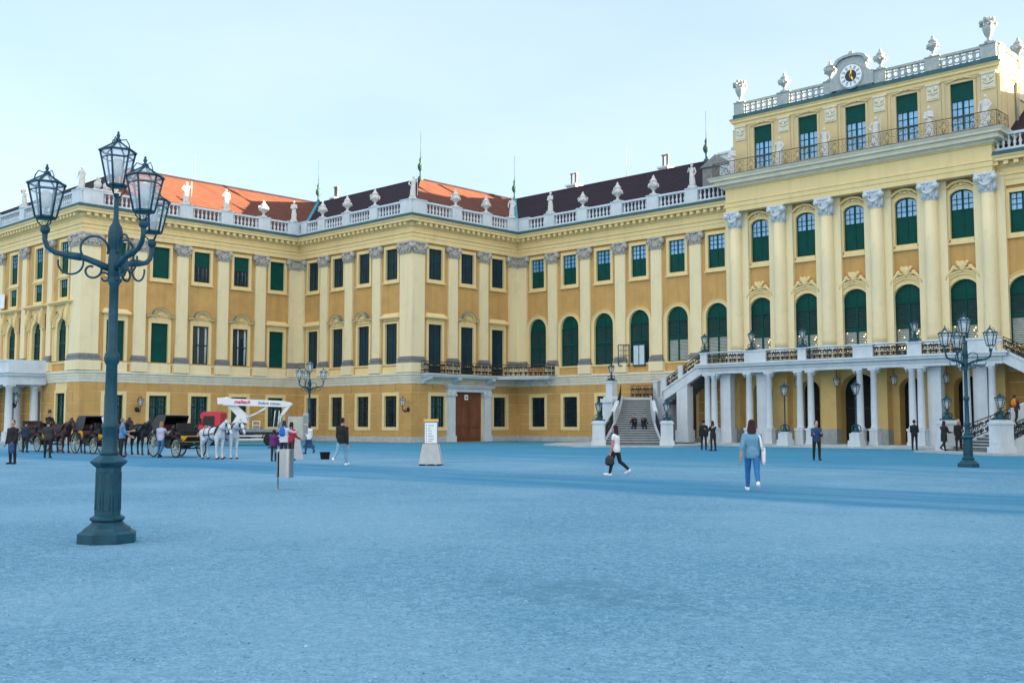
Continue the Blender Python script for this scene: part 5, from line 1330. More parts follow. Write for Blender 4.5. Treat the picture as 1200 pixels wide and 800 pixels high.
def skeleton(H, lean=0, hipL=0, hipR=0, kneeL=0, kneeR=0, armL=(5,8,12), armR=(5,8,12), sit=None, head=0, legab=3, twist=0):
    J = {}
    sp = radians(lean)
    hipz = .53*H
    def legj(side, f, k):
        s = 1 if side == 'L' else -1
        hp = Vector((s*.052*H, 0, hipz)); a = radians(f); ab = radians(legab)
        kn = hp + Vector((s*sin(ab)*.245*H, -sin(a)*.245*H, -cos(a)*cos(ab)*.245*H)); b = a-radians(k)
        an = kn + Vector((s*.3*sin(ab)*.24*H, -sin(b)*.24*H, -cos(b)*.24*H))
        fa = min(radians(25), max(radians(-60), b))
        toe = an + Vector((s*.012*H, -cos(b*.7)*.105*H, -.030*H + sin(b*.7)*.09*H))
        heel = an + Vector((0, .022*H*cos(b), -.036*H + 0*sin(b)))
        J['hip'+side], J['knee'+side], J['ank'+side], J['toe'+side], J['heel'+side] = hp, kn, an, toe, heel
    legj('L', hipL, kneeL); legj('R', hipR, kneeR)
    low = min(min(J['ank'+s].z-.036*H, J['toe'+s].z-.012*H) for s in 'LR')
    shift = Vector((0, 0, -low))
    if sit is not None: shift = Vector((0, 0, sit - (hipz-.075*H)))
    for k in J: J[k] = J[k]+shift
    pel = Vector((0, 0, hipz))+shift
    up = Vector((0, -sin(sp), cos(sp)))
    J['pel'] = pel; J['waist'] = pel+up*.10*H; J['chest'] = pel+up*.20*H; J['neck'] = pel+up*.31*H
    J['head'] = J['neck']+Vector((0, -sin(sp*.6), cos(sp*.6)))*.095*H + Vector((0,-.012*H,0))
    for side, (f, ab, e) in (('L', armL), ('R', armR)):
        s = 1 if side == 'L' else -1
        sh = pel+up*.246*H+Vector((s*.096*H, 0, 0)); f_, a_ = radians(f), radians(ab)
        el = sh+Vector((s*sin(a_), -sin(f_)*cos(a_), -cos(f_)*cos(a_)))*.172*H
        g = f_+radians(e)
        inw = -s*min(1, e/90.)*.35
        d = Vector((s*sin(a_)*.5+inw, -sin(g)*cos(a_), -cos(g)*cos(a_))).normalized()
        J['sh'+side], J['el'+side], J['wr'+side], J['fd'+side] = sh, el, el+d*.148*H, d
    J['headrot'] = radians(head); J['H'] = H
    return J
def torso(mb, J, g=0.0, a0=-.045, wf=1.0):
    H = J['H']; p, w, c, n = J['pel'], J['waist'], J['chest'], J['neck']
    up = (n-p).normalized()
    R = lambda t, rx, ry: (p+up*t*H, rx*H*wf+g, ry*H+g)
    mb.loft([R(a0,.082,.062), R(0,.098,.072), R(.05,.092,.066), R(.105,.080,.056), R(.17,.092,.064), R(.21,.102,.068), R(.24,.100,.062), R(.268,.080,.052), R(.292,.048,.042), R(.312,.034,.034)], 16)
    for s in 'LR': mb.sph(J['sh'+s], (.036*H+g,)*3, 10, 8)
def limbs_arm(mb, J, g=0.0, t=1.0):
    H = J['H']
    for s in 'LR':
        if t < .1: mb.cone(J['sh'+s], J['sh'+s]+(J['el'+s]-J['sh'+s])*.25, .034*H+g, .030*H+g, 10); continue
        mb.cone(J['sh'+s], J['el'+s], .036*H+g, .028*H+g, 10)
        mb.cone(J['el'+s], J['el'+s]+(J['wr'+s]-J['el'+s])*t, .028*H+g, (.028-(.009*t))*H+g, 10)
def limbs_leg(mb, J, g=0.0, t=1.0, fl=0.0):
    H = J['H']
    for s in 'LR':
        mb.cone(J['hip'+s]+Vector((0,0,.01*H)), J['knee'+s], .056*H+g, .037*H+g, 12)
        e = J['knee'+s]+(J['ank'+s]-J['knee'+s])*t
        m_ = J['knee'+s]+(J['ank'+s]-J['knee'+s])*.35+Vector((0,.008*H,0))
        mb.cone(J['knee'+s], m_, .036*H+g, .036*H+g, 10); mb.cone(m_, e, .036*H+g, .024*H+g+fl, 10)
def head_mb(J):
    H = J['H']; k = H/1.75
    mb = MB(); R = lambda a: Vector(a)*k
    mb.sph(R((0,.012,.025)), (.074*k,.092*k,.092*k), 16, 12); mb.sph(R((0,-.022,-.045)), (.056*k,.068*k,.072*k), 14, 10); mb.sph(R((0,-.055,-.092)), (.028*k,.026*k,.022*k), 8, 6)
    mb.tube([R((0,-.086,.012)), R((0,-.106,-.022)), R((0,-.092,-.034))], [.009*k,.014*k,.010*k], 6)
    for s in (-1, 1): mb.sph(R((s*.076,.012,-.012)), (.012*k,.022*k,.032*k), 8, 6); mb.sph(R((s*.032,-.074,-.03)), (.024*k,.018*k,.022*k), 8, 6)
    mb.tube([R((-.024,-.089,-.060)), R((0,-.095,-.058)), R((.024,-.089,-.060))], .007*k, 6)
    return remeshed(mb, .0075*k, 1)
def person(label, x, y, z, face, H, J, top=None, legs=None, skin=(.50,.30,.22), hair=(.02,.014,.012), hairlen=0, shoes=(.02,.02,.02), coat=0, sleeve=1.0, skirtlen=0, group=None, shirt=None, beard=False, wf=1.0, cuff=0.0):
    vox = .016
    col_s = cloth('skin_%02d%02d' % (int(skin[0]*99), int(skin[1]*99)), skin, .06)
    rz = face+pi/2          # local front is -Y
    b = MB(); torso(b, J, -.004, wf=wf); limbs_arm(b, J, 0); limbs_leg(b, J, -.004); b.cone(J['neck']-Vector((0,0,.01)), J['head']-Vector((0,-.01,.06)), .036*H*.95, .033*H, 10)
    for s in 'LR':
        b.cone(J['heel'+s]+Vector((0,0,.02*H)), J['toe'+s]+Vector((0,0,.005*H)), .022*H, .017*H, 8)
    body = remeshed(b, vox, 3)
    hm = Matrix.Translation(J['head']) @ Matrix.Rotation(J['headrot'], 4, 'Z')
    body.merge(head_mb(J), hm)
    for s, hb in (('L', HAND), ('R', HANDM)):
        d = J['fd'+s]; q = Vector((0,0,-1)).rotation_difference(d).to_matrix().to_4x4()
        tw = Matrix.Rotation(radians(90 if s == 'L' else -90), 4, 'Z')
        body.merge(hb, Matrix.Translation(J['wr'+s]+d*.01) @ q @ tw @ Matrix.Scale(H/1.72, 4))
    root = tag(body.build('person', [col_s], None, (x, y, z), rz), label, 'person', group)
    # face marks
    k = H/1.75; e = MB()
    for s in (-1, 1): e.sph(hm @ Vector((s*.03*k,-.082*k,.008*k)), (.011*k,.007*k,.007*k), 8, 6)
    e.build('eyes', [M['black']], root)
    # hair
    h = MB()
    sk = [(0,.02,.04,.086,.1,.094)]
    if hair is not None:
        hv = MB(); hv.sph((0,.026*k,.042*k), (.084*k,.092*k,.086*k), 14, 10); hv.sph((0,.055*k,-.01*k), (.07*k,.06*k,.075*k), 12, 8)
        for s in (-1, 1): hv.sph((s*.062*k,.03*k,.01*k), (.026*k,.05*k,.05*k), 8, 6)
        if hairlen:
            L = hairlen
            hv.loft([((0,.055*k,.04*k),.07*k,.05*k),((0,.07*k,-.08*k),.085*k,.05*k),((0,.085*k,-L*.6*k),.10*k,.048*k),((.01,.085*k,-L*k),.075*k,.035*k)], 14)
            for s in (-1, 1): hv.cone((s*.065*k,.02*k,0), (s*.085*k,.03*k,-.16*k), .028*k, .03*k)
        if beard: hv.sph((0,-.055*k,-.085*k), (.05*k,.04*k,.04*k), 10, 8)
        hr = remeshed(hv, .011, 2); o = MB().merge(hr, hm).build('hair', [cloth('hair_%d%d' % (int(hair[0]*1e3), int(hair[2]*1e3)), hair, .35)], root)
    if legs:
        t = MB(); limbs_leg(t, J, .006, .97-cuff, .004); torso(t, J, .006, -.05, wf)
        tr = remeshed(t, vox, 3)
        zc = J['waist'].z-.01*H      # cut above the waist
        keep = MB(); idx = {}
        keep.v = tr.v; 
        for f in tr.f:
            if all(tr.v[i][2] < zc+.02 for i in f): keep.f.append(f); keep.m.append(0); keep.s.append(True)
        keep.build('trousers', [cloth(*legs)], root)
    if top:
        t = MB(); torso(t, J, .014+(.006 if coat else 0), -.06, wf)
        limbs_arm(t, J, .011, sleeve)
        p = J['pel']
        if coat: t.loft([(p+Vector((0,.01,.08*H)),.10*H*wf,.076*H),(p+Vector((0,.0,-.02*H)),.108*H*wf,.084*H),(p+Vector((0,.0,-coat*H)),.112*H*wf,.086*H)], 16)
        cl = remeshed(t, vox, 2)
        # a collar opening: leave the neck free
        cl.build('jacket', [cloth(*top)], root)
    for s in 'LR':
        f = MB(); hp, tp = J['heel'+s], J['toe'+s]
        f.cone(hp+Vector((0,0,.020*H)), tp+Vector((0,0,.012*H)), .030*H, .024*H, 10); f.cone(J['ank'+s], hp+Vector((0,-.01*H,.02*H)), .028*H, .03*H, 10)
        sh = remeshed(f, .012, 2)
        mz = min(v[2] for v in sh.v)
        sh.v = [(a, b_, max(c_, mz+.012)) for a, b_, c_ in sh.v]
        sh.build('shoe', [cloth('shoe_%d' % int(shoes[0]*100), shoes, .1)], root)
    return root
def wpt(o, v): return Matrix.Translation(o.location) @ Matrix.Rotation(o.rotation_euler.z, 4, 'Z') @ Vector(v)
CAMV = radians(90+43.55)     # heading away from the camera
def hd(a): return radians(90+43.55)+radians(a)      # 0 = away from camera, +90 = to the left, -90 = to the right
def walk(H, s=1, amp=22, **k): return skeleton(H, lean=k.pop('lean', 2), hipL=amp*s, hipR=-amp*.75*s, kneeL=8 if s > 0 else 38, kneeR=38 if s > 0 else 8, armL=k.pop('armL', (-16*s, 8, 14)), armR=k.pop('armR', (18*s, 8, 16)), **k)
def stand(H, **k): return skeleton(H, hipL=k.pop('hipL', 2), hipR=k.pop('hipR', -3), kneeL=4, kneeR=4, **k)
DK = ('cloth_black', (.010,.011,.013)); NV = ('cloth_navy', (.012,.02,.04)); CH = ('cloth_charcoal', (.035,.035,.045))

J = walk(1.76, 1, 20, armL=(-22, 16, 14), armR=(10, 9, 16), legab=1)
lady = person('woman in a blue top and blue jeans walking away with a white shoulder bag', -13.57, 22.69, 0, hd(-9), 1.76, J, ('cloth_blue_top', (.13,.30,.44)), ('denim_bright', (.025,.16,.42)), (.45,.26,.2), (.035,.012,.012), .30, (.8,.8,.82), sleeve=.15, wf=1.05, cuff=.08)
def bag(name, label, cat, parts):
    for mb, m in parts[:1]: o = mb.build(name, [m]); tag(o, label, cat)
    for nm, mb, m in parts[1:]: mb.build(nm, [m], o)
    return o
# white bag worn on the right side with its strap over the shoulder
def at(o, v): return tuple(wpt(o, v))
H = 1.76; n_ = J['neck']; rb = J['shR']; hp = J['hipR']
b = MB(); P = [rb+Vector((.03,.02,.055)), rb+Vector((-.02,.085,-.02)), rb+Vector((-.045,.10,-.2)), hp+Vector((-.16,.09,.08))]
b2 = MB(); b2.tube([at(lady, p) for p in P], [.022,.024,.03,.04], 8)
b2.tube([at(lady, p) for p in [rb+Vector((.03,.02,.055)), rb+Vector((-.015,-.075,-.02)), hp+Vector((-.15,-.06,.1))]], .02, 8)
q = MB(); q.loft([((0,0,.14),.05,.05),((0,0,.0),.055,.12),((0,0,-.2),.05,.14),((0,0,-.27),.03,.1)], 14)
bgm = remeshed(q, .014, 2)
w_ = MB().merge(bgm, Matrix.Translation(wpt(lady, hp+Vector((-.175,.03,.02)))) @ Matrix.Rotation(lady.rotation_euler.z, 4, 'Z'))
o = tag(w_.build('shoulder_bag', [cloth('bag_white', (.78,.78,.80), .06)]), 'white shoulder bag carried by the woman in blue', 'bag'); b2.build('strap', [M['bag_white']], o)

J = walk(1.60, 1, 17, armL=(4, 8, 14), armR=(-10, 8, 20))
girl = person('woman with long dark hair, white top and black trousers walking with a black bag', -20.56, 26.33, 0, hd(62), 1.60, J, ('cloth_white_top', (.78,.78,.80)), DK, (.50,.22,.24), (.022,.012,.016), .42, (.75,.75,.78), sleeve=.02, wf=1.08)
q = MB(); q.loft([((0,0,.0),.03,.06),((0,0,-.08),.07,.15),((0,0,-.26),.07,.16),((0,0,-.32),.04,.1)], 14); bm2 = remeshed(q, .014, 2)
o = tag(MB().merge(bm2, Matrix.Translation(wpt(girl, J['wrL']+J['fdL']*.08)) @ Matrix.Rotation(girl.rotation_euler.z, 4, 'Z')).build('hand_bag', [M['leather']]), 'black bag in the hand of the woman in the white top', 'bag')
h_ = MB(); h_.tube([wpt(girl, J['wrL']+J['fdL']*.09+Vector((0,d,-.02+e))) for d, e in ((-.06,-.03),(-.05,.03),(0,.045),(.05,.03),(.06,-.03))], .010, 6); h_.build('handle', [M['leather']], o)

J = walk(1.86, -1, 18, armL=(10, 8, 20), armR=(-14, 12, 14))
person('bearded man in a black hooded jacket and light blue jeans walking away in white shoes', -33.1, 25.3, 0, hd(-14), 1.86, J, ('cloth_black_hood', (.010,.010,.012)), ('denim_light', (.18,.36,.50)), (.50,.30,.22), (.02,.012,.010), 0, (.85,.85,.87), coat=.05, beard=True)
J = stand(1.72, armL=(30, 8, 78), armR=(30, 8, 70), head=20)
person('man in a navy jacket over a bright blue shirt standing and looking at his hands', -22.31, 42.64, 0, hd(172), 1.72, J, ('cloth_navy_jacket', (.02,.06,.14)), DK, (.55,.32,.24), (.08,.04,.03), 0, (.02,.02,.02))
J = stand(1.80, armL=(5, 10, 20), armR=(6, 10, 25))
person('man in black standing with his back turned, left one of the pair by the passage', -35.37, 53.73, 0, hd(-10), 1.80, J, DK, ('cloth_black_trousers', (.014,.014,.018)), hair=(.012,.01,.01), coat=.05, wf=1.1)
J = stand(1.74, armL=(35, 15, 80), armR=(60, 12, 95), lean=3)
p2 = person('woman in black with a pale scarf, right one of the pair by the passage', -34.0, 52.6, 0, hd(25), 1.72, J, ('cloth_black_coat', (.016,.016,.02)), DK, hair=(.03,.015,.01), coat=.12, hairlen=.12)
s_ = MB(); s_.tube([J['neck']+Vector((-.12,-.02,-.04)), J['neck']+Vector((-.05,.09,-.06)), J['neck']+Vector((.10,.08,-.12)), J['neck']+Vector((.18,-.05,-.16))], [.035,.045,.05,.04], 8)
s_.build('scarf', [cloth('scarf_pale', (.35,.45,.55))], p2)
J = stand(1.80, armL=(14, 6, 95), armR=(14, 6, 95))
person('man in black clothes with folded arms standing before the right columns', -26.31, 62.35, 0, hd(-30), 1.80, J, DK, ('cloth_black_trousers', (.014,.014,.018)), hair=(.012,.01,.01), coat=.04)
J = walk(1.70, 1, 20, armL=(30, 8, 60), armR=(26, 8, 62))
person('woman in a long black coat stepping past the white pedestal, left of the blond one', -22.95, 58.25, .10, hd(-60), 1.68, J, ('cloth_black_coat', (.016,.016,.02)), DK, hair=(.03,.02,.018), coat=.2, hairlen=.15)
J = walk(1.72, -1, 14, armL=(30, 8, 70), armR=(12, 8, 30))
person('person with pale hair and a black coat beside the right street lamp', -22.35, 58.75, .10, hd(160), 1.74, J, DK, ('cloth_black_trousers', (.014,.014,.018)), hair=(.50,.46,.42), coat=.18, hairlen=.1)
J = stand(1.80, armL=(8, 10, 20), armR=(8, 10, 20), legab=5)
person('man in a dark jacket seen from behind at the foot of the right stair', -20.2, 58.3, .36, hd(-6), 1.80, J, ('cloth_dark_green', (.012,.022,.024)), DK, hair=(.03,.025,.022), coat=.04, wf=1.15)
J = walk(1.72, 1, 14, armL=(8, 8, 20), armR=(8, 8, 20))
per = person('person in dark clothes with an orange pack climbing the right stair', -20.6, 62.4, 1.5, hd(-40), 1.72, J, ('cloth_brown', (.06,.03,.03)), DK, hair=(.03,.02,.02))
q = MB(); q.loft([((0,.15,.0),.10,.05),((0,.19,.12),.15,.09),((0,.18,.32),.13,.08),((0,.15,.42),.06,.04)], 12)
bk = remeshed(q, .016, 2)
tag(MB().merge(bk, Matrix.Translation(wpt(per, J['waist']-Vector((0,0,.02)))) @ Matrix.Rotation(per.rotation_euler.z, 4, 'Z')).build('backpack', [cloth('pack_orange', (.62,.19,.02))]), 'orange pack on the back of the person climbing the right stair', 'backpack')
# two people sitting on the left stair
e = Vector((.816,.577,0)); dn = Vector((.577,-.816,0))
def stair_pt(i): t = (i+.45)/20; return Vector((-49.5, 66.0, 0))+(Vector((-44.3,58.6,0))-Vector((-49.5,66.0,0)))*t, 3.57-(i+1)*(3.37)/21
pt, zs_ = stair_pt(13)
for k, off_, lb, tp, lg in ((0, .02, 'person with white shoes sitting on the left stair, left one of two', DK, NV), (1, .68, 'person in a dark suit sitting on the left stair, right one of two', NV, NV)):
    J = skeleton(1.74, lean=14, hipL=62, hipR=58, kneeL=72, kneeR=66, armL=(38, 6, 70), armR=(45, 8, 80), sit=zs_)
    p_ = pt+e*off_
    person(lb, p_.x, p_.y, 0, atan2(dn.y, dn.x)+(.2 if k else -.15), 1.74, J, tp, lg, hair=(.012,.01,.01), shoes=(.8,.8,.8) if k == 0 else (.02,.02,.02))
# the group round the map stand
J = stand(1.72, armL=(20, 8, 40), armR=(70, 18, 20), lean=2)
wm = person('woman in a pale grey top pointing with one arm and wearing a blue backpack', -37.79, 25.85, 0, hd(-18), 1.72, J, ('cloth_pale_grey', (.60,.63,.68)), ('cloth_plum_trousers', (.03,.02,.035)), hair=(.05,.02,.02), hairlen=.1, coat=.06)
q = MB(); q.loft([((0,.12,.0),.09,.05),((0,.165,.08),.14,.08),((0,.16,.30),.13,.075),((0,.13,.42),.06,.04)], 12)
tag(MB().merge(remeshed(q, .016, 2), Matrix.Translation(wpt(wm, J['waist']-Vector((0,0,.02)))) @ Matrix.Rotation(wm.rotation_euler.z, 4, 'Z')).build('backpack', [cloth('pack_blue', (.02,.14,.55))]), 'bright blue backpack worn by the woman in pale grey', 'backpack')
J = stand(1.34, armL=(10, 8, 20), armR=(14, 8, 30))
person('small person in purple half hidden behind the woman with the blue backpack', -38.35, 25.75, 0, hd(-10), 1.36, J, ('cloth_purple', (.14,.02,.15)), ('cloth_plum_trousers', (.03,.02,.035)), hair=(.02,.012,.012), hairlen=.12)
J = stand(1.66, armL=(30, 8, 60), armR=(20, 8, 50))
person('person in red behind the litter bin, facing the map board', -38.9, 27.0, 0, hd(-35), 1.68, J, ('cloth_red', (.45,.02,.06)), ('cloth_brown', (.06,.03,.03)), hair=(.02,.015,.012), hairlen=.1)
J = walk(1.66, 1, 14, armL=(40, 10, 70), armR=(10, 8, 20))
person('woman with dark hair, white shirt and blue jeans right of the map board', -46.4, 33.3, 0, hd(40), 1.68, J, ('cloth_white_shirt', (.74,.76,.80)), ('denim_dark', (.02,.06,.18)), hair=(.015,.012,.015), hairlen=.18, sleeve=.1)
# people on the left
J = stand(1.74, armL=(10, 6, 35), armR=(6, 6, 18))
pl_ = person('man in a black suit standing at the left edge with a folded blue jacket', -43.22, 16.91, 0, hd(170), 1.70, J, ('cloth_black_suit', (.012,.012,.014)), DK, (.5,.28,.22), (.06,.04,.035), coat=.07)
q = MB(); q.sph((0,0,0), (.13,.11,.15), 12, 8); q.sph((.05,.0,-.16), (.11,.1,.13), 10, 8); q.sph((-.05,.02,-.12), (.1,.09,.12), 10, 8)
tag(MB().merge(remeshed(q, .016, 2), Matrix.Translation(wpt(pl_, J['wrL']+J['fdL']*.1+Vector((.02,-.03,-.08))))).build('folded_jacket', [cloth('cloth_navy_blue', (.02,.07,.18))]), 'folded navy jacket held by the man at the left edge', 'jacket')
J = stand(1.72, armL=(4, 10, 20), armR=(4, 10, 20))
person('man in a dark jacket seen from behind by the left porch columns', -59.6, 24.0, 0, hd(5), 1.62, J, ('cloth_navy_jacket2', (.02,.03,.06)), NV, hair=(.012,.01,.01), coat=.05)
J = stand(1.75, armL=(30, 10, 75), armR=(25, 10, 70))
person('person in a grey jacket with raised hands before the brown horses', -49.82, 21.09, 0, hd(10), 1.68, J, CH, DK, hair=(.04,.03,.02), coat=.03)
J = stand(1.84, armL=(40, 10, 60), armR=(20, 10, 40))
person('coachman in a pale blue shirt, navy vest and dark apron behind the near street lamp', -48.2, 23.9, 0, hd(-60), 1.84, J, ('cloth_vest_blue', (.10,.22,.40)), DK, (.5,.3,.22), (.2,.18,.17), coat=.04, sleeve=.2)
J = walk(1.70, 1, 8, armL=(10, 8, 20), armR=(50, 10, 60))
person('woman in a lilac sweater and blue jeans standing by the dark carriage', -46.58, 25.01, 0, hd(-8), 1.70, J, ('cloth_lilac', (.42,.44,.62)), ('denim_mid', (.03,.13,.26)), (.5,.3,.22), (.30,.17,.08), .12, (.02,.03,.05))
# ================================================================== HORSES AND CARRIAGES
def horse_proto(cname, c, mane, label, x, y, hd_, rug=None, head_dn=0.0):
    # local: forward +x
    b = MB()
    b.loft_x = None
    def ringx(R, n=16):
        vs = []
        for (x_, z_, ry, rz_) in R:
            for i in range(n): vs.append((x_, ry*cos(2*pi*i/n), z_+rz_*sin(2*pi*i/n)))
        k = len(R); fs = [(j*n+i, j*n+(i+1) % n, (j+1)*n+(i+1) % n, (j+1)*n+i) for j in range(k-1) for i in range(n)]
        fs += [tuple(range(n-1, -1, -1)), tuple(range((k-1)*n, k*n))]; b.add(vs, fs, 0, True)
    ringx([(-.86,1.22,.10,.14),(-.78,1.24,.22,.26),(-.55,1.27,.29,.31),(-.25,1.22,.28,.30),(.10,1.20,.29,.32),(.40,1.22,.28,.33),(.62,1.24,.22,.32),(.78,1.22,.13,.22)])
    b.cone((.50,0,1.34), (.98,0,1.60), .25, .155); b.cone((.94,0,1.55), (1.14,0,1.72), .17, .12); b.cone((.55,0,1.46), (1.06,0,1.72), .13, .10)
    hx, hz = 1.16, 1.72
    b.cone((hx-.03,0,hz-.02), (hx+.16,0,hz-.20), .125, .105); b.cone((hx+.16,0,hz-.2), (hx+.34,0,hz-.46), .095, .068); b.sph((hx+.36,0,hz-.49), (.07,.062,.065), 10, 8)
    b.sph((hx+.02,0,hz-.16), (.09,.07,.12), 10, 8)
    for s in (-1, 1):
        b.cone((hx-.05,s*.06,hz+.08), (hx-.02,s*.075,hz+.24), .035, .012, 8)
        for (P, R) in (([(.52,s*.17,1.15),(.55,s*.17,.88),(.53,s*.16,.55),(.53,s*.16,.30),(.54,s*.16,.16),(.58,s*.16,.05)], [.14,.105,.068,.048,.055,.062]),
                       ([(-.62,s*.17,1.20),(-.52,s*.18,.92),(-.74,s*.17,.62),(-.72,s*.16,.34),(-.70,s*.16,.16),(-.66,s*.16,.05)], [.22,.155,.075,.052,.056,.062])):
            Q = P
            for i in range(len(Q)-1): b.cone(Q[i], Q[i+1], R[i], R[i+1], 10)
    body = remeshed(b, .026, 5)
    root = tag(body.build('horse', [cname], None, (x, y, 0), hd_), label, 'horse')
    h = MB()
    for s in (-1, 1):
        for xx in (.585, -.655): h.lathe([(.072,0),(.058,.07)], (xx+.01, s*.16, 0), 10)
    h.build('hoof', [M['leather']], root)
    m = MB()
    for i in range(9):
        t = i/8; p = Vector((.52+.59*t, 0, 1.56+.30*t)); m.tube([p, p+Vector((-.05,.06,.02)), p+Vector((-.06,.13,-.16-.05*(1-t)))], [.035,.045,.012], 6)
    m.tube([(hx+.02,0,hz+.10),(hx+.12,0,hz-.02),(hx+.17,.02,hz-.16)], [.04,.035,.01], 6)
    m.build('mane', [mane], root)
    t = MB(); t.tube([(-.84,0,1.36),(-.98,0,1.28),(-1.03,0,1.0),(-1.0,0,.68),(-.97,0,.45)], [.05,.065,.085,.075,.02], 8); t.build('tail', [mane], root)
    g = MB()
    def band(x_, z_, ry, rz_, w=.03, n=18, tilt=0): g.tube([(x_+tilt*rz_*sin(2*pi*i/n), ry*cos(2*pi*i/n), z_+rz_*sin(2*pi*i/n)) for i in range(n)], w, 5, 0, True, True)
    band(.02, 1.21, .30, .335, .028); band(.56, 1.28, .285, .36, .05, 18, .35); band(-.4, 1.25, .300, .325, .016)
    for s in (-1, 1):
        g.tube([(.56,s*.27,1.24),(.02,s*.305,1.16),(-.5,s*.30,1.12),(-1.05,s*.24,1.0)], .026, 5)
        g.tube([(-.1,s*.17,1.50),(-.5,s*.22,1.52),(-.72,s*.25,1.30),(-.75,s*.27,1.1)], .018, 5)
        g.box(hx+.04, hx+.15, s*.105-.008, s*.105+.008, hz-.16, hz-.04)
    for (cx_, cz_, r_) in ((hx+.06, hz-.1, .125), (hx+.26, hz-.35, .088)):
        g.tube([(cx_+.045*sin(a)*1.2, r_*cos(a), cz_+r_*.95*sin(a)) for a in [2*pi*i/14 for i in range(14)]], .014, 5, 0, True, True)
    for s in (-1, 1): g.tube([(hx+.0,s*.115,hz+.02),(hx+.1,s*.12,hz-.12),(hx+.26,s*.09,hz-.35)], .012, 5); g.tube([(hx+.28,s*.08,hz-.38),(.9,s*.17,1.42),(.4,s*.2,1.58),(0,s*.12,1.55)], .010, 4)
    g.box(-.12, .10, -.14, .14, 1.53, 1.58)
    g.build('harness', [M['leather']], root)
    if rug:
        r_ = MB(); n = 20
        def cover(x_, z_, ry, rz_): return [(x_, (ry+.02)*cos(a), z_+(rz_+.02)*sin(a)) for a in [radians(-25)+radians(230)*i/n for i in range(n+1)]]
        rows = [cover(*q) for q in ((-.80,1.24,.20,.24),(-.55,1.27,.29,.31),(-.25,1.22,.285,.305),(.10,1.20,.295,.325),(.40,1.22,.285,.335),(.58,1.24,.24,.33))]
        low = [[(p[0], p[1]*1.06, p[2]) for p in r] for r in rows]
        vs = [p for r in rows for p in r]; k = n+1
        fs = [(j*k+i, j*k+i+1, (j+1)*k+i+1, (j+1)*k+i) for j in range(len(rows)-1) for i in range(n)]
        r_.add(vs, fs, 0, True)
        for e_ in (0, n):
            vs = [r[e_] for r in rows]+[(r[e_][0], r[e_][1]*1.04, .86+.05*sin(i*2)) for i, r in enumerate(rows)]
            q = len(rows); r_.add(vs, [(i, i+1, q+i+1, q+i) for i in range(q-1)], 0, True)
        o = r_.build('blanket', [rug], root); sm = o.modifiers.new('t', 'SOLIDIFY'); sm.thickness = .02
    return root
W1 = mat('white_horse_coat', (.66,.70,.74), .8, .14, 4, c2=(.46,.52,.58)); Bk = mat('black_horse_coat', (.012,.010,.011), .5, .3, 4); Br = mat('brown_horse_coat', (.045,.016,.014), .55, .3, 4)
Mw = mat('grey_mane', (.42,.48,.54), .8, .3, 12); Mb = mat('black_mane', (.008,.007,.007), .6, .3, 12)
RG = cloth('rug_maroon', (.045,.014,.022))
horse_proto(W1, None, Mw, 'white harnessed horse nearest the viewer, in front of the other white horse', -43.1, 25.7, radians(2)).scale = (.93, .93, .95)
wh2 = horse_proto(W1, None, Mw, 'white harnessed horse on the far side of its pair, head stretched further forward', -43.15, 26.5, radians(-2)); wh2.scale = (.93, .93, .95)
horse_proto(Bk, None, Mb, 'black harnessed horse nearest the viewer behind the woman in lilac', -52.15, 25.6, radians(3))
horse_proto(Bk, None, Mb, 'black harnessed horse on the far side of its dark pair', -51.6, 26.6, radians(-3))
horse_proto(Br, None, Mb, 'brown horse under a maroon blanket, near one of its pair', -58.1, 25.3, radians(3), RG)
horse_proto(Br, None, Mb, 'brown horse on the far side of the blanketed horse', -57.5, 26.3, radians(-2))

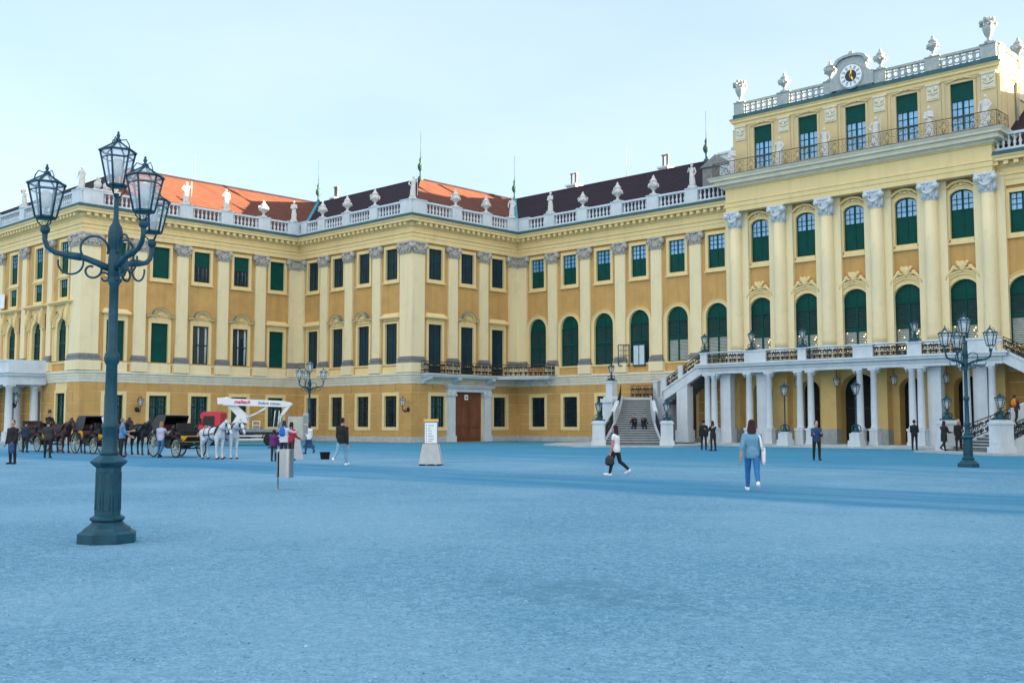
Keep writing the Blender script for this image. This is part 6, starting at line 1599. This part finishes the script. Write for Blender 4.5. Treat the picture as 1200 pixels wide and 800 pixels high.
def wheel(r, cx, cy, cz, parent):
    t = MB(); n = 28
    t.tube([(cx+r*cos(2*pi*i/n), cy, cz+r*sin(2*pi*i/n)) for i in range(n)], .030, 6, 0, True, True); w = t.build('wheel', [M['rubber']], parent)
    s = MB(); s.tube([(cx+(r-.055)*cos(2*pi*i/n), cy, cz+(r-.055)*sin(2*pi*i/n)) for i in range(n)], .022, 6, 0, True, True)
    for i in range(12): a = 2*pi*i/12; s.tube([(cx+.05*cos(a),cy,cz+.05*sin(a)),(cx+(r-.05)*cos(a),cy,cz+(r-.05)*sin(a))], .016, 5)
    s.lathe([(.04,-.1),(.07,-.06),(.07,.06),(.04,.1)], (cx, cy, cz), 10, 0, True, 'y'); s.build('spokes', [M['spoke']], w)
    return w
M['spoke'] = mat('wheel_spoke_paint', (.38,.42,.36), .5, .15, 5)
def carriage(x, y, hd_, label, hood_up, yellow):
    t = thing('horse_carriage', label, 'carriage', (x, y, 0), hd_, 'horse drawn carriages in a row'); t['group'] = 'horse drawn carriages in a row'
    b = MB()
    prof = [(-1.25,1.15),(-1.28,.95),(-1.0,.72),(-.6,.66),(-.15,.42),(.25,.42),(.5,.66),(.82,.74),(.9,1.02),(.55,1.0),(.38,.82),(-.1,.80),(-.42,1.0),(-.5,1.22),(-.9,1.32)]
    b.prism(prof, -.52, .52); b.box(-1.22, -.98, -.55, .55, .74, .80)
    b.tube([(-1.2,0,.6),(-.6,0,.5),(.3,0,.5),(1.25,0,.62)], .05, 6)
    for s in (-1, 1):
        b.tube([(-1.45,s*.45,.80),(-1.1,s*.45,.56),(-.7,s*.45,.60),(-.55,s*.45,.72)], .025, 5); b.tube([(.7,s*.4,.66),(1.0,s*.4,.46),(1.3,s*.4,.56)], .025, 5)
    b.tube([(-.95,-.68,.55),(-.95,.68,.55)], .04, 6); b.tube([(1.05,-.62,.43),(1.05,.62,.43)], .04, 6)
    b.build('body', [M['black']], t)
    p = MB()
    for s in (-1, 1):
        p.prism([(-1.18,1.12),(-1.2,.94),(-.98,.78),(-.62,.72),(-.5,.96),(-.55,1.16),(-.9,1.26)], s*.523, s*.535); p.prism([(.5,.70),(.78,.77),(.84,.98),(.58,.97)], s*.523, s*.535)
    p.box(1.0, 1.36, -.40, .40, .72, 1.02)
    p.build('painted_panel', [M['yellow']] if yellow else [M['black']], t)
    s = MB(); s.box(.72, 1.22, -.45, .45, 1.20, 1.32); s.box(.66, .74, -.45, .45, 1.3, 1.62); s.box(.8, 1.1, -.34, .34, 1.021, 1.2); s.add([(1.25,-.4,.74),(1.62,-.4,1.0),(1.62,.4,1.0),(1.25,.4,.74),(1.28,-.4,.70),(1.66,-.4,.96),(1.66,.4,.96),(1.28,.4,.70)], [(0,1,2,3),(7,6,5,4),(0,4,5,1),(1,5,6,2),(2,6,7,3),(3,7,4,0)]); s.build('coach_box', [M['leather']], t)
    c = MB(); c.box(-.85, -.35, -.48, .48, .98, 1.10); c.box(-.98, -.851, -.48, .48, .98, 1.55); c.build('seat', [cloth('seat_red', (.10,.03,.03))], t); c = MB(); c.box(.25, .55, -.46, .46, .98, 1.06); c.build('seat', [M['seat_red']], t)
    h = MB()
    if hood_up:
        A = [(-1.25+.0,1.2)] + [(-.72-.62*cos(a), 1.35+.66*sin(a)) for a in [radians(-5+20*i) for i in range(7)]] + [(-.05,1.98)]
        A2 = [(x_*.95-.03, z_-.06) for x_, z_ in A]
        h.strip(A, A2, -.6, .6)
        for s_ in (-1, 1): h.prism([A[0]] + A[1:] + [(-.35,1.3)], s_*.585, s_*.605)
        h.build('hood', [M['leather']], t)
    else:
        for k in range(4): h.tube([(-1.0-.07*k,-.55,1.3+.08*k),(-1.35-.03*k,-.55,1.42+.09*k),(-1.35-.03*k,.55,1.42+.09*k),(-1.0-.07*k,.55,1.3+.08*k)], .06, 6)
        h.build('folded_hood', [M['leather']], t)
    for s_ in (-1, 1):
        f = MB(); f.strip([(-1.5+.0,.62),(-1.38,.95),(-1.0,1.16),(-.62,1.05),(-.42,.75)], [(-1.46,.60),(-1.35,.91),(-1.0,1.12),(-.65,1.02),(-.46,.73)], s_*.62, s_*.82); f.build('mudguard', [M['black']], t)
        f = MB(); f.strip([(.58,.6),(.75,.9),(1.05,1.0),(1.35,.88),(1.5,.7)], [(.62,.59),(.77,.87),(1.05,.965),(1.33,.85),(1.46,.68)], s_*.56, s_*.76); f.build('mudguard', [M['black']], t)
    for s_ in (-1, 1):
        wheel(.55, -.95, s_*.72, .58, t); wheel(.42, 1.05, s_*.66, .45, t)
        lb_ = MB(); lb_.lathe([(.03,1.05),(.06,1.12),(.09,1.18),(.09,1.36),(.11,1.38),(.05,1.47),(.02,1.54)], (.66, s_*.6, 0), 8); o = lb_.build('carriage_lamp', [M['iron']], t)
    pl2 = MB(); pl2.tube([(1.3,0,.55),(2.2,0,.75),(3.6,0,.95)], .04, 6); pl2.tube([(1.55,-.7,.62),(1.55,.7,.62)], .03, 6); pl2.build('shaft', [M['black']], t)
    return t
carriage(-46.9, 26.05, radians(0), 'black carriage with yellow trim and raised hood behind the white horses', True, True)
carriage(-55.3, 26.0, radians(0), 'black and yellow carriage with raised hood behind the black horses', True, True)
carriage(-61.6, 25.7, radians(0), 'open black and yellow carriage at the left end of the row behind the brown horses', False, True)
J = skeleton(1.72, lean=4, hipL=80, hipR=80, kneeL=70, kneeR=70, armL=(35, 6, 60), armR=(35, 6, 60), sit=1.32)
hat = person('coachman in dark clothes sitting on the box of the leftmost carriage', -60.65, 25.7, 0, 0, 1.72, J, DK, DK, hair=(.012,.01,.01))
k = MB(); k.lathe([(.15,0),(.15,.015),(.095,.02),(.09,.13),(.06,.15)], tuple(J['head']+Vector((0,.01,.085))), 16); k.build('hat', [M['leather']], hat)
J = skeleton(1.72, lean=6, hipL=80, hipR=80, kneeL=70, kneeR=70, armL=(35, 6, 60), armR=(35, 6, 60), sit=1.32)
hat = person('coachman in a pale shirt sitting on the box behind the black horses', -54.35, 26.0, 0, 0, 1.72, J, ('cloth_pale_grey', (.60,.63,.68)), DK, hair=(.012,.01,.01))
k = MB(); k.lathe([(.15,0),(.15,.015),(.095,.02),(.09,.13),(.06,.15)], tuple(J['head']+Vector((0,.01,.085))), 16); k.build('hat', [M['leather']], hat)

# ================================================================== PLATFORM TRUCK  (local: cab towards -x, lettering side -y)
def text_mesh(s, size, depth=.012, shear=0, bold=0):
    c = bpy.data.curves.new('lettering', 'FONT'); c.body = s; c.size = size; c.extrude = depth; c.shear = shear; c.offset = bold
    o = bpy.data.objects.new('lettering', c); col.objects.link(o)
    dg = bpy.context.evaluated_depsgraph_get(); me = bpy.data.meshes.new_from_object(o.evaluated_get(dg))
    bpy.data.objects.remove(o); bpy.data.curves.remove(c); return me
tk = thing('platform_truck', 'red cab platform truck with a folded white lifting boom bearing red and blue lettering', 'truck', (-67.0, 42.5, 0), radians(43.55+2))
b = MB()
b.prism([(-3.05,.62),(-3.08,1.35),(-2.92,2.32),(-2.7,2.42),(-1.62,2.42),(-1.55,2.3),(-1.55,.62)], -.98, .98); cab = b.build('cab', [M['red']], tk)
g = MB(); g.prism([(-2.82,1.45),(-2.72,2.12),(-1.95,2.12),(-1.95,1.45)], -.995, -.981); g.prism([(-2.82,1.45),(-2.72,2.12),(-1.95,2.12),(-1.95,1.45)], .981, .995)
g.add([(-3.085,-.85,1.45),(-3.085,.85,1.45),(-2.955,.8,2.22),(-2.955,-.8,2.22),(-3.05,-.85,1.45),(-3.05,.85,1.45),(-2.92,.8,2.22),(-2.92,-.8,2.22)], [(0,1,2,3),(4,7,6,5),(0,4,5,1),(3,2,6,7),(0,3,7,4),(1,5,6,2)])
g.build('cab_window', [M['black']], cab)
d = MB(); d.box(-3.12,-3.05,-.9,.9,.62,.98); d.box(-3.16,-3.05,-.98,.98,.4,.62); d.build('bumper', [M['grey']], cab)
d = MB()
for s in (-1,1): d.sph((-3.13, s*.7, .82), (.05,.13,.1), 10, 8)
d.build('headlight', [M['white']], cab)
d = MB(); d.box(-2.95,-2.9,-1.22,-1.02,1.5,1.95); d.tube([(-2.9,-1.0,1.8),(-2.92,-1.1,1.8)], .02, 6); d.build('mirror', [M['rubber']], cab)
d = MB(); d.tube([(-2.62,-.98,.62),(-2.62,-.995,1.2)], .012, 5); d.tube([(-1.75,-.99,1.2),(-1.6,-1.0,1.2)], .02, 5); d.build('handle', [M['rubber']], cab)
c = MB(); c.box(-2.9, 3.35, -.45, .45, .55, .75); c.box(-1.45, 3.3, -.95, -.86, .42, .50); c.box(-1.45, 3.3, -.95, -.86, .66, .74)
for x_ in (-1.0, .4, 1.8, 3.1): c.box(x_-.04, x_+.04, -.86, -.45, .44, .72)
c.box(-.4, .5, -.9, .9, .5, .9, 1); c.build('chassis', [M['white'], M['black']], tk)
d = MB(); d.box(-1.45, 3.4, -1.02, 1.02, .98, 1.16); d.box(-1.3, 3.2, -.92, .92, .80, .979, 1); d.build('bed', [M['grey'], M['black']], tk)
d = MB(); d.box(-1.2, -.1, -.9, .9, 1.161, 1.62); d.box(.5, 1.2, -.6, .2, 1.161, 1.36); d.build('equipment_box', [M['grey']], tk)
d = MB()
for x_ in (.75, 1.25): d.tube([(x_,-.95,1.16),(x_,-.95,1.75)], .025, 6)
d.tube([(.75,-.95,1.74),(1.25,-.95,1.74)], .025, 6); d.tube([(.75,-.95,1.45),(1.25,-.95,1.45)], .02, 6)
for x_ in (2.2, 2.5): d.tube([(x_,-.95,1.16),(x_+.12,-.95,2.5)], .03, 6)
d.build('guard_rail', [M['white']], tk)
def tw(x_, y_):
    w = MB(); w.lathe([(.22,-.14),(.40,-.14),(.44,-.10),(.44,.10),(.40,.14),(.22,.14)], (x_, y_, .44), 24, 0, True, 'y'); o = w.build('wheel', [M['rubber']], tk)
    r_ = MB(); r_.lathe([(.05,-.12),(.10,-.09),(.21,-.11),(.23,-.145),(.22,-.1),(.22,.1),(.10,.09)], (x_, y_, .44), 18, 0, True, 'y'); r_.build('rim', [M['grey']], o)
for x_ in (-2.3, 1.95):
    for y_ in (-.86, .86): tw(x_, y_)
for x_ in (-2.3, 1.95):
    m_ = MB(); A = [(x_+.58*cos(radians(a)), .44+.56*sin(radians(a))) for a in range(10, 171, 20)]; B_ = [(x_+.53*cos(radians(a)), .44+.51*sin(radians(a))) for a in range(10, 171, 20)]
    m_.strip(A, B_, -1.01, -.7); m_.build('mudguard', [M['black']], tk)
# boom: turret, folded lower arm and long lettered upper arm
d = MB(); d.lathe([(.42,1.16),(.42,1.42),(.34,1.5)], (-.35, 0, 0), 18); d.prism([(-.85,1.62),(.25,1.62),(.05,2.35),(-.35,2.45)], -.34, .34); d.build('turret', [M['white']], tk)
a_ = MB()
def beam(mb, p, q, h0, h1, y0, y1):
    dx, dz = q[0]-p[0], q[1]-p[1]; L = hypot(dx, dz); nx, nz = -dz/L, dx/L
    mb.prism([(p[0]+nx*h0,p[1]+nz*h0),(q[0]+nx*h1,q[1]+nz*h1),(q[0]-nx*h1,q[1]-nz*h1),(p[0]-nx*h0,p[1]-nz*h0)], y0, y1)
beam(a_, (.1,1.85), (-1.35,3.25), .27, .22, -.24, .24); a_.sph((-1.35,0,3.25), (.24,.26,.24), 12, 8)
a_.prism([(-1.95,2.95),(-1.98,3.42),(-1.2,3.46),(-1.05,3.0)], -.26, .26)
a_.build('lower_arm', [M['white']], tk)
u = MB(); beam(u, (-1.5,3.15), (2.75,2.98), .25, .22, -.50, -.24); u.prism([(2.75,3.20),(2.75,2.76),(3.35,2.86),(3.45,3.0),(3.3,3.1)], -.48, -.26)
up_ = u.build('upper_arm', [M['white']], tk)
v = MB(); v.tube([(.3,-.37,2.05),(.9,-.37,2.3),(1.6,-.37,2.72)], [.07,.07,.05], 8); v.tube([(.9,-.37,2.3),(1.6,-.37,2.72)], .08, 8); v.build('ram', [M['white']], tk)
v = MB(); beam(v, (3.3,3.0), (2.55,2.0), .12, .10, -.44, -.28); v.prism([(2.45,2.05),(2.65,2.05),(2.6,1.5),(2.45,1.5)], -.42, -.30); v.build('jib', [M['white']], tk)
v = MB(); v.box(2.6,3.3,-.9,.4,1.2,1.26)
for x_ in (2.6, 3.3):
    for y_ in (-.9, .4): v.tube([(x_,y_,1.2),(x_,y_,2.15)], .025, 6)
for z_ in (1.65, 2.15): v.tube([(2.6,-.9,z_),(3.3,-.9,z_),(3.3,.4,z_),(2.6,.4,z_)], .025, 6, 0, True, True)
v.box(2.6, 3.3, -.92, -.9, 1.26, 1.65); v.build('basket', [M['grey']], tk)
v = MB(); v.box(3.33, 3.42, -.9, .9, .7, .9); v.build('tail_light_bar', [M['red']], tk)
for s_, sz, x_, mm, sh, bo in (('maltech', .36, -.72, 'letter_red', .3, .012), ('Einfach mieten', .27, 1.02, 'letter_blue', 0, .004)):
    me = text_mesh(s_, sz, .004, sh, bo); me.materials.clear(); me.materials.append(M[mm])
    o = link('lettering', me, up_, (x_, -.507, 3.03-.04*(x_+.72)), 0); o.rotation_euler = (pi/2, radians(2.3), 0)
# ================================================================== GROUND
def ground_mat():
    m = bpy.data.materials.new('gravel_ground'); m.use_nodes = True; nt = m.node_tree; b = nt.nodes['Principled BSDF']
    N = nt.nodes.new; Lk = nt.links.new
    tc = N('ShaderNodeTexCoord'); P = tc.outputs['Object']
    def noise(s, d=5, r=.6, vec=P):
        n = N('ShaderNodeTexNoise'); n.inputs['Scale'].default_value = s; n.inputs['Detail'].default_value = d; n.inputs['Roughness'].default_value = r; Lk(vec, n.inputs['Vector']); return n.outputs['Fac']
    def mixc(f, a, c):
        x = N('ShaderNodeMix'); x.data_type = 'RGBA'
        Lk(f, x.inputs['Factor'])
        for q, s in ((a, 6), (c, 7)):
            if isinstance(q, tuple): x.inputs[s].default_value = (*q, 1)
            else: Lk(q, x.inputs[s])
        return x.outputs[2]
    def ramp(v, a, c):
        r = N('ShaderNodeMapRange'); r.inputs['From Min'].default_value = a; r.inputs['From Max'].default_value = c; r.interpolation_type = 'SMOOTHSTEP'; Lk(v, r.inputs['Value']); return r.outputs['Result']
    def math_(op, a, c):
        x = N('ShaderNodeMath'); x.operation = op
        for i, q in enumerate((a, c)):
            if isinstance(q, (int, float)): x.inputs[i].default_value = q
            else: Lk(q, x.inputs[i])
        return x.outputs[0]
    v = N('ShaderNodeTexVoronoi'); v.inputs['Scale'].default_value = 42; Lk(P, v.inputs['Vector'])
    v2 = N('ShaderNodeTexVoronoi'); v2.inputs['Scale'].default_value = 16; Lk(P, v2.inputs['Vector'])
    sx = N('ShaderNodeSeparateColor'); Lk(v.outputs['Color'], sx.inputs['Color'])
    sx2 = N('ShaderNodeSeparateColor'); Lk(v2.outputs['Color'], sx2.inputs['Color'])
    base = mixc(sx.outputs[0], GC['dark'], GC['light'])
    base = mixc(math_('MULTIPLY', ramp(sx2.outputs[1], .55, 1.0), .35), base, GC['pale'])
    base = mixc(math_('MULTIPLY', ramp(noise(.9, 6, .65), .42, .66), .38), base, GC['shade'])
    base = mixc(math_('MULTIPLY', ramp(noise(7, 5, .7), .48, .60), .45), base, GC['dark'])
    base = mixc(math_('MULTIPLY', ramp(noise(.16, 4), .42, .62), .30), base, GC['pale'])
    # the packed cross path and the drive along the palace
    sp = N('ShaderNodeSeparateXYZ'); Lk(P, sp.inputs[0])
    wob = math_('MULTIPLY', math_('SUBTRACT', noise(.22, 4), .5), 3.0)
    y = math_('ADD', sp.outputs['Y'], wob)
    band = math_('MULTIPLY', ramp(y, 19.3, 20.6), math_('SUBTRACT', 1.0, ramp(y, 24.2, 26.6)))
    streak = ramp(noise(1.0, 5, .6, scaled(nt, P, (.10, .9, 1))), .35, .62)
    base = mixc(math_('MULTIPLY', math_('MULTIPLY', band, math_('ADD', .55, math_('MULTIPLY', streak, .45))), .85), base, GC['path'])
    far = ramp(math_('ADD', y, math_('MULTIPLY', streak, 6)), 33, 46)
    base = mixc(math_('MULTIPLY', far, .8), base, GC['drive'])
    sx3 = math_('ADD', math_('MULTIPLY', math_('SUBTRACT', sp.outputs['X'], -6.9), .55), 0)
    dx = math_('POWER', math_('MULTIPLY', math_('SUBTRACT', sp.outputs['X'], -6.6), .62), 2); dy = math_('POWER', math_('SUBTRACT', sp.outputs['Y'], 8.1), 2)
    dd = math_('ADD', math_('ADD', dx, dy), math_('MULTIPLY', math_('SUBTRACT', noise(2.2, 6, .7), .5), 5.0))
    base = mixc(math_('MULTIPLY', math_('SUBTRACT', 1.0, ramp(dd, -.6, .9)), .5), base, GC['damp'])
    Lk(base, b.inputs['Base Color']); b.inputs['Roughness'].default_value = .95; b.inputs['Specular IOR Level'].default_value = .2
    bp = N('ShaderNodeBump'); bp.inputs['Strength'].default_value = .9; bp.inputs['Distance'].default_value = .03
    hgt = math_('ADD', math_('MULTIPLY', v.outputs['Distance'], -.6), math_('ADD', math_('MULTIPLY', noise(60, 3), .6), math_('MULTIPLY', noise(6, 5), 1.2)))
    Lk(hgt, bp.inputs['Height']); Lk(bp.outputs['Normal'], b.inputs['Normal'])
    return m
def scaled(nt, P, s):
    mp = nt.nodes.new('ShaderNodeMapping'); mp.inputs['Scale'].default_value = s; nt.links.new(P, mp.inputs['Vector']); return mp.outputs['Vector']
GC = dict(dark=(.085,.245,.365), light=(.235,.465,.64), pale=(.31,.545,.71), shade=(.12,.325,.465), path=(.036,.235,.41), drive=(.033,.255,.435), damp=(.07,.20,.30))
g = MB(); g.add([(-700,-700,0),(700,-700,0),(700,900,0),(-700,900,0)], [(0,1,2,3)])
tag(g.build('ground', [ground_mat()]), kind='structure')
# gutter strip along the palace foot and paving before the stairs
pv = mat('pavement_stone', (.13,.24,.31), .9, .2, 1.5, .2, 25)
p = MB()
for path in ([(-140., YF), (XA, YF), (XA, YB), (XC, YB), (XC, YD), (EL, YD)],):
    sweep(p, path, [(0,-.02),(1.5,-.02),(1.5,.035),(0,.05)])
tag(p.build('pavement', [pv]), kind='structure')
p = MB()
p.slab([(-54.5,62.8),(-51.6,57.6),(-46.5,54.9),(-41.0,58.6),(-42.2,65.25),(-43.75,65.25),(-43.75,66.2),(-54.5,66.2)], -.02, .10)
p.slab([(mir(x), y) for x, y in [(-54.5,62.8),(-51.6,57.6),(-46.5,54.9),(-41.0,58.6),(-42.2,65.25),(-43.75,65.25),(-43.75,66.2),(-54.5,66.2)]], -.02, .10)
p.slab([(-42.19,64.4),(-23.61,64.4),(-23.61,65.26),(-42.19,65.26)], -.02, .10)
tag(p.build('paved_apron', [M['plinth']]), kind='structure')
# loose stones lying on the gravel nearest the viewer
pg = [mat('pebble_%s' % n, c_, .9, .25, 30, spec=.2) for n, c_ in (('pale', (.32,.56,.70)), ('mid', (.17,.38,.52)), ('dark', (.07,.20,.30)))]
rs = random.Random(21); p = MB()
sa, ca = sin(radians(43.55)), cos(radians(43.55))
for i in range(15000):
    f_ = 4.2 + 14*rs.random()**1.5; l_ = rs.uniform(-.56, .56)*f_
    x_, y_ = ca*l_ - sa*f_, sa*l_ + ca*f_
    r_ = rs.uniform(.005, .010)*(1 + (rs.random() < .02)*.9); h_ = r_*rs.uniform(.5, .9); a_ = rs.uniform(0, 6.3)
    pts = [(x_+r_*rs.uniform(.7,1.3)*cos(a_+k*pi/2), y_+r_*rs.uniform(.7,1.3)*sin(a_+k*pi/2), .001) for k in range(4)] + [(x_+r_*.2, y_, h_)]
    p.add(pts, [(0,1,4),(1,2,4),(2,3,4),(3,0,4)], rs.choice((0,1,1,2)))
tag(link('gravel', p.mesh('gravel', pg, fix=False)), kind='stuff')
# ================================================================== LIGHT, SKY, CAMERA
EL_, PH = SUN
world = bpy.data.worlds.new('World'); scene.world = world; world.use_nodes = True
nt = world.node_tree; bg = nt.nodes['Background']
sky = nt.nodes.new('ShaderNodeTexSky'); sky.sky_type = 'NISHITA'; sky.sun_disc = False
sky.sun_elevation = radians(EL_); sky.sun_rotation = radians(90-PH)
sky.altitude = 200; sky.air_density = SKY['air']; sky.dust_density = SKY['dust']; sky.ozone_density = SKY['ozone']
mx = nt.nodes.new('ShaderNodeMix'); mx.data_type = 'RGBA'; mx.inputs['Factor'].default_value = SKY['mix']
nt.links.new(sky.outputs['Color'], mx.inputs[6])
# thin haze everywhere, with an unseen bright fill bank added behind the camera to light the facades
tcw = nt.nodes.new('ShaderNodeTexCoord'); dt = nt.nodes.new('ShaderNodeVectorMath'); dt.operation = 'DOT_PRODUCT'; dt.inputs[1].default_value = (.62, -.66, .42)
nt.links.new(tcw.outputs['Generated'], dt.inputs[0])
nz = nt.nodes.new('ShaderNodeTexNoise'); nz.inputs['Scale'].default_value = 2.6; nz.inputs['Detail'].default_value = 6
mp = nt.nodes.new('ShaderNodeMapping'); mp.inputs['Scale'].default_value = (1, 1, 3.2); nt.links.new(tcw.outputs['Generated'], mp.inputs['Vector']); nt.links.new(mp.outputs['Vector'], nz.inputs['Vector'])
mr = nt.nodes.new('ShaderNodeMapRange'); mr.interpolation_type = 'SMOOTHSTEP'; mr.inputs['From Min'].default_value = .05; mr.inputs['From Max'].default_value = .55; nt.links.new(dt.outputs['Value'], mr.inputs['Value'])
mr2 = nt.nodes.new('ShaderNodeMapRange'); mr2.inputs['From Min'].default_value = .35; mr2.inputs['From Max'].default_value = .65; mr2.inputs['To Min'].default_value = .0; mr2.inputs['To Max'].default_value = .10; nt.links.new(nz.outputs['Fac'], mr2.inputs['Value'])
ad = nt.nodes.new('ShaderNodeMath'); ad.operation = 'ADD'; ad.use_clamp = True; nt.links.new(mr.outputs['Result'], ad.inputs[0]); nt.links.new(mr2.outputs['Result'], ad.inputs[1])
hz = nt.nodes.new('ShaderNodeMix'); hz.data_type = 'RGBA'; nt.links.new(ad.outputs[0], hz.inputs['Factor']); hz.inputs[6].default_value = (*SKY['haze'], 1); hz.inputs[7].default_value = (*SKY['cloud_fill'], 1)
nt.links.new(hz.outputs[2], mx.inputs[7])
nt.links.new(mx.outputs[2], bg.inputs['Color']); bg.inputs['Strength'].default_value = SKY['strength']
sun = bpy.data.lights.new('sun', 'SUN'); sun.energy = SUNE; sun.angle = radians(.5); sun.color = (1.0, .76, .44)
so = bpy.data.objects.new('sun', sun); col.objects.link(so); so.location = (40, 40, 60)
d = Vector((cos(radians(PH))*cos(radians(EL_)), sin(radians(PH))*cos(radians(EL_)), sin(radians(EL_))))
so.rotation_euler = (-d).to_track_quat('-Z', 'Y').to_euler()
cam = bpy.data.cameras.new('camera'); co = bpy.data.objects.new('camera', cam); col.objects.link(co)
cam.sensor_width = 36; cam.lens = 36*1245/1200; cam.clip_end = 3000; cam.clip_start = .1
co.location = (0, 0, 1.64); co.rotation_euler = (radians(90)+math.atan(95/1245), 0, radians(43.55))
scene.camera = co
vs = scene.view_settings; vs.view_transform = 'Standard'; vs.look = 'None'; vs.gamma = 1; vs.exposure = EXPOSURE
scene.cycles.max_bounces = 8; scene.cycles.transparent_max_bounces = 24
scene.render.resolution_x, scene.render.resolution_y = 1024, 682
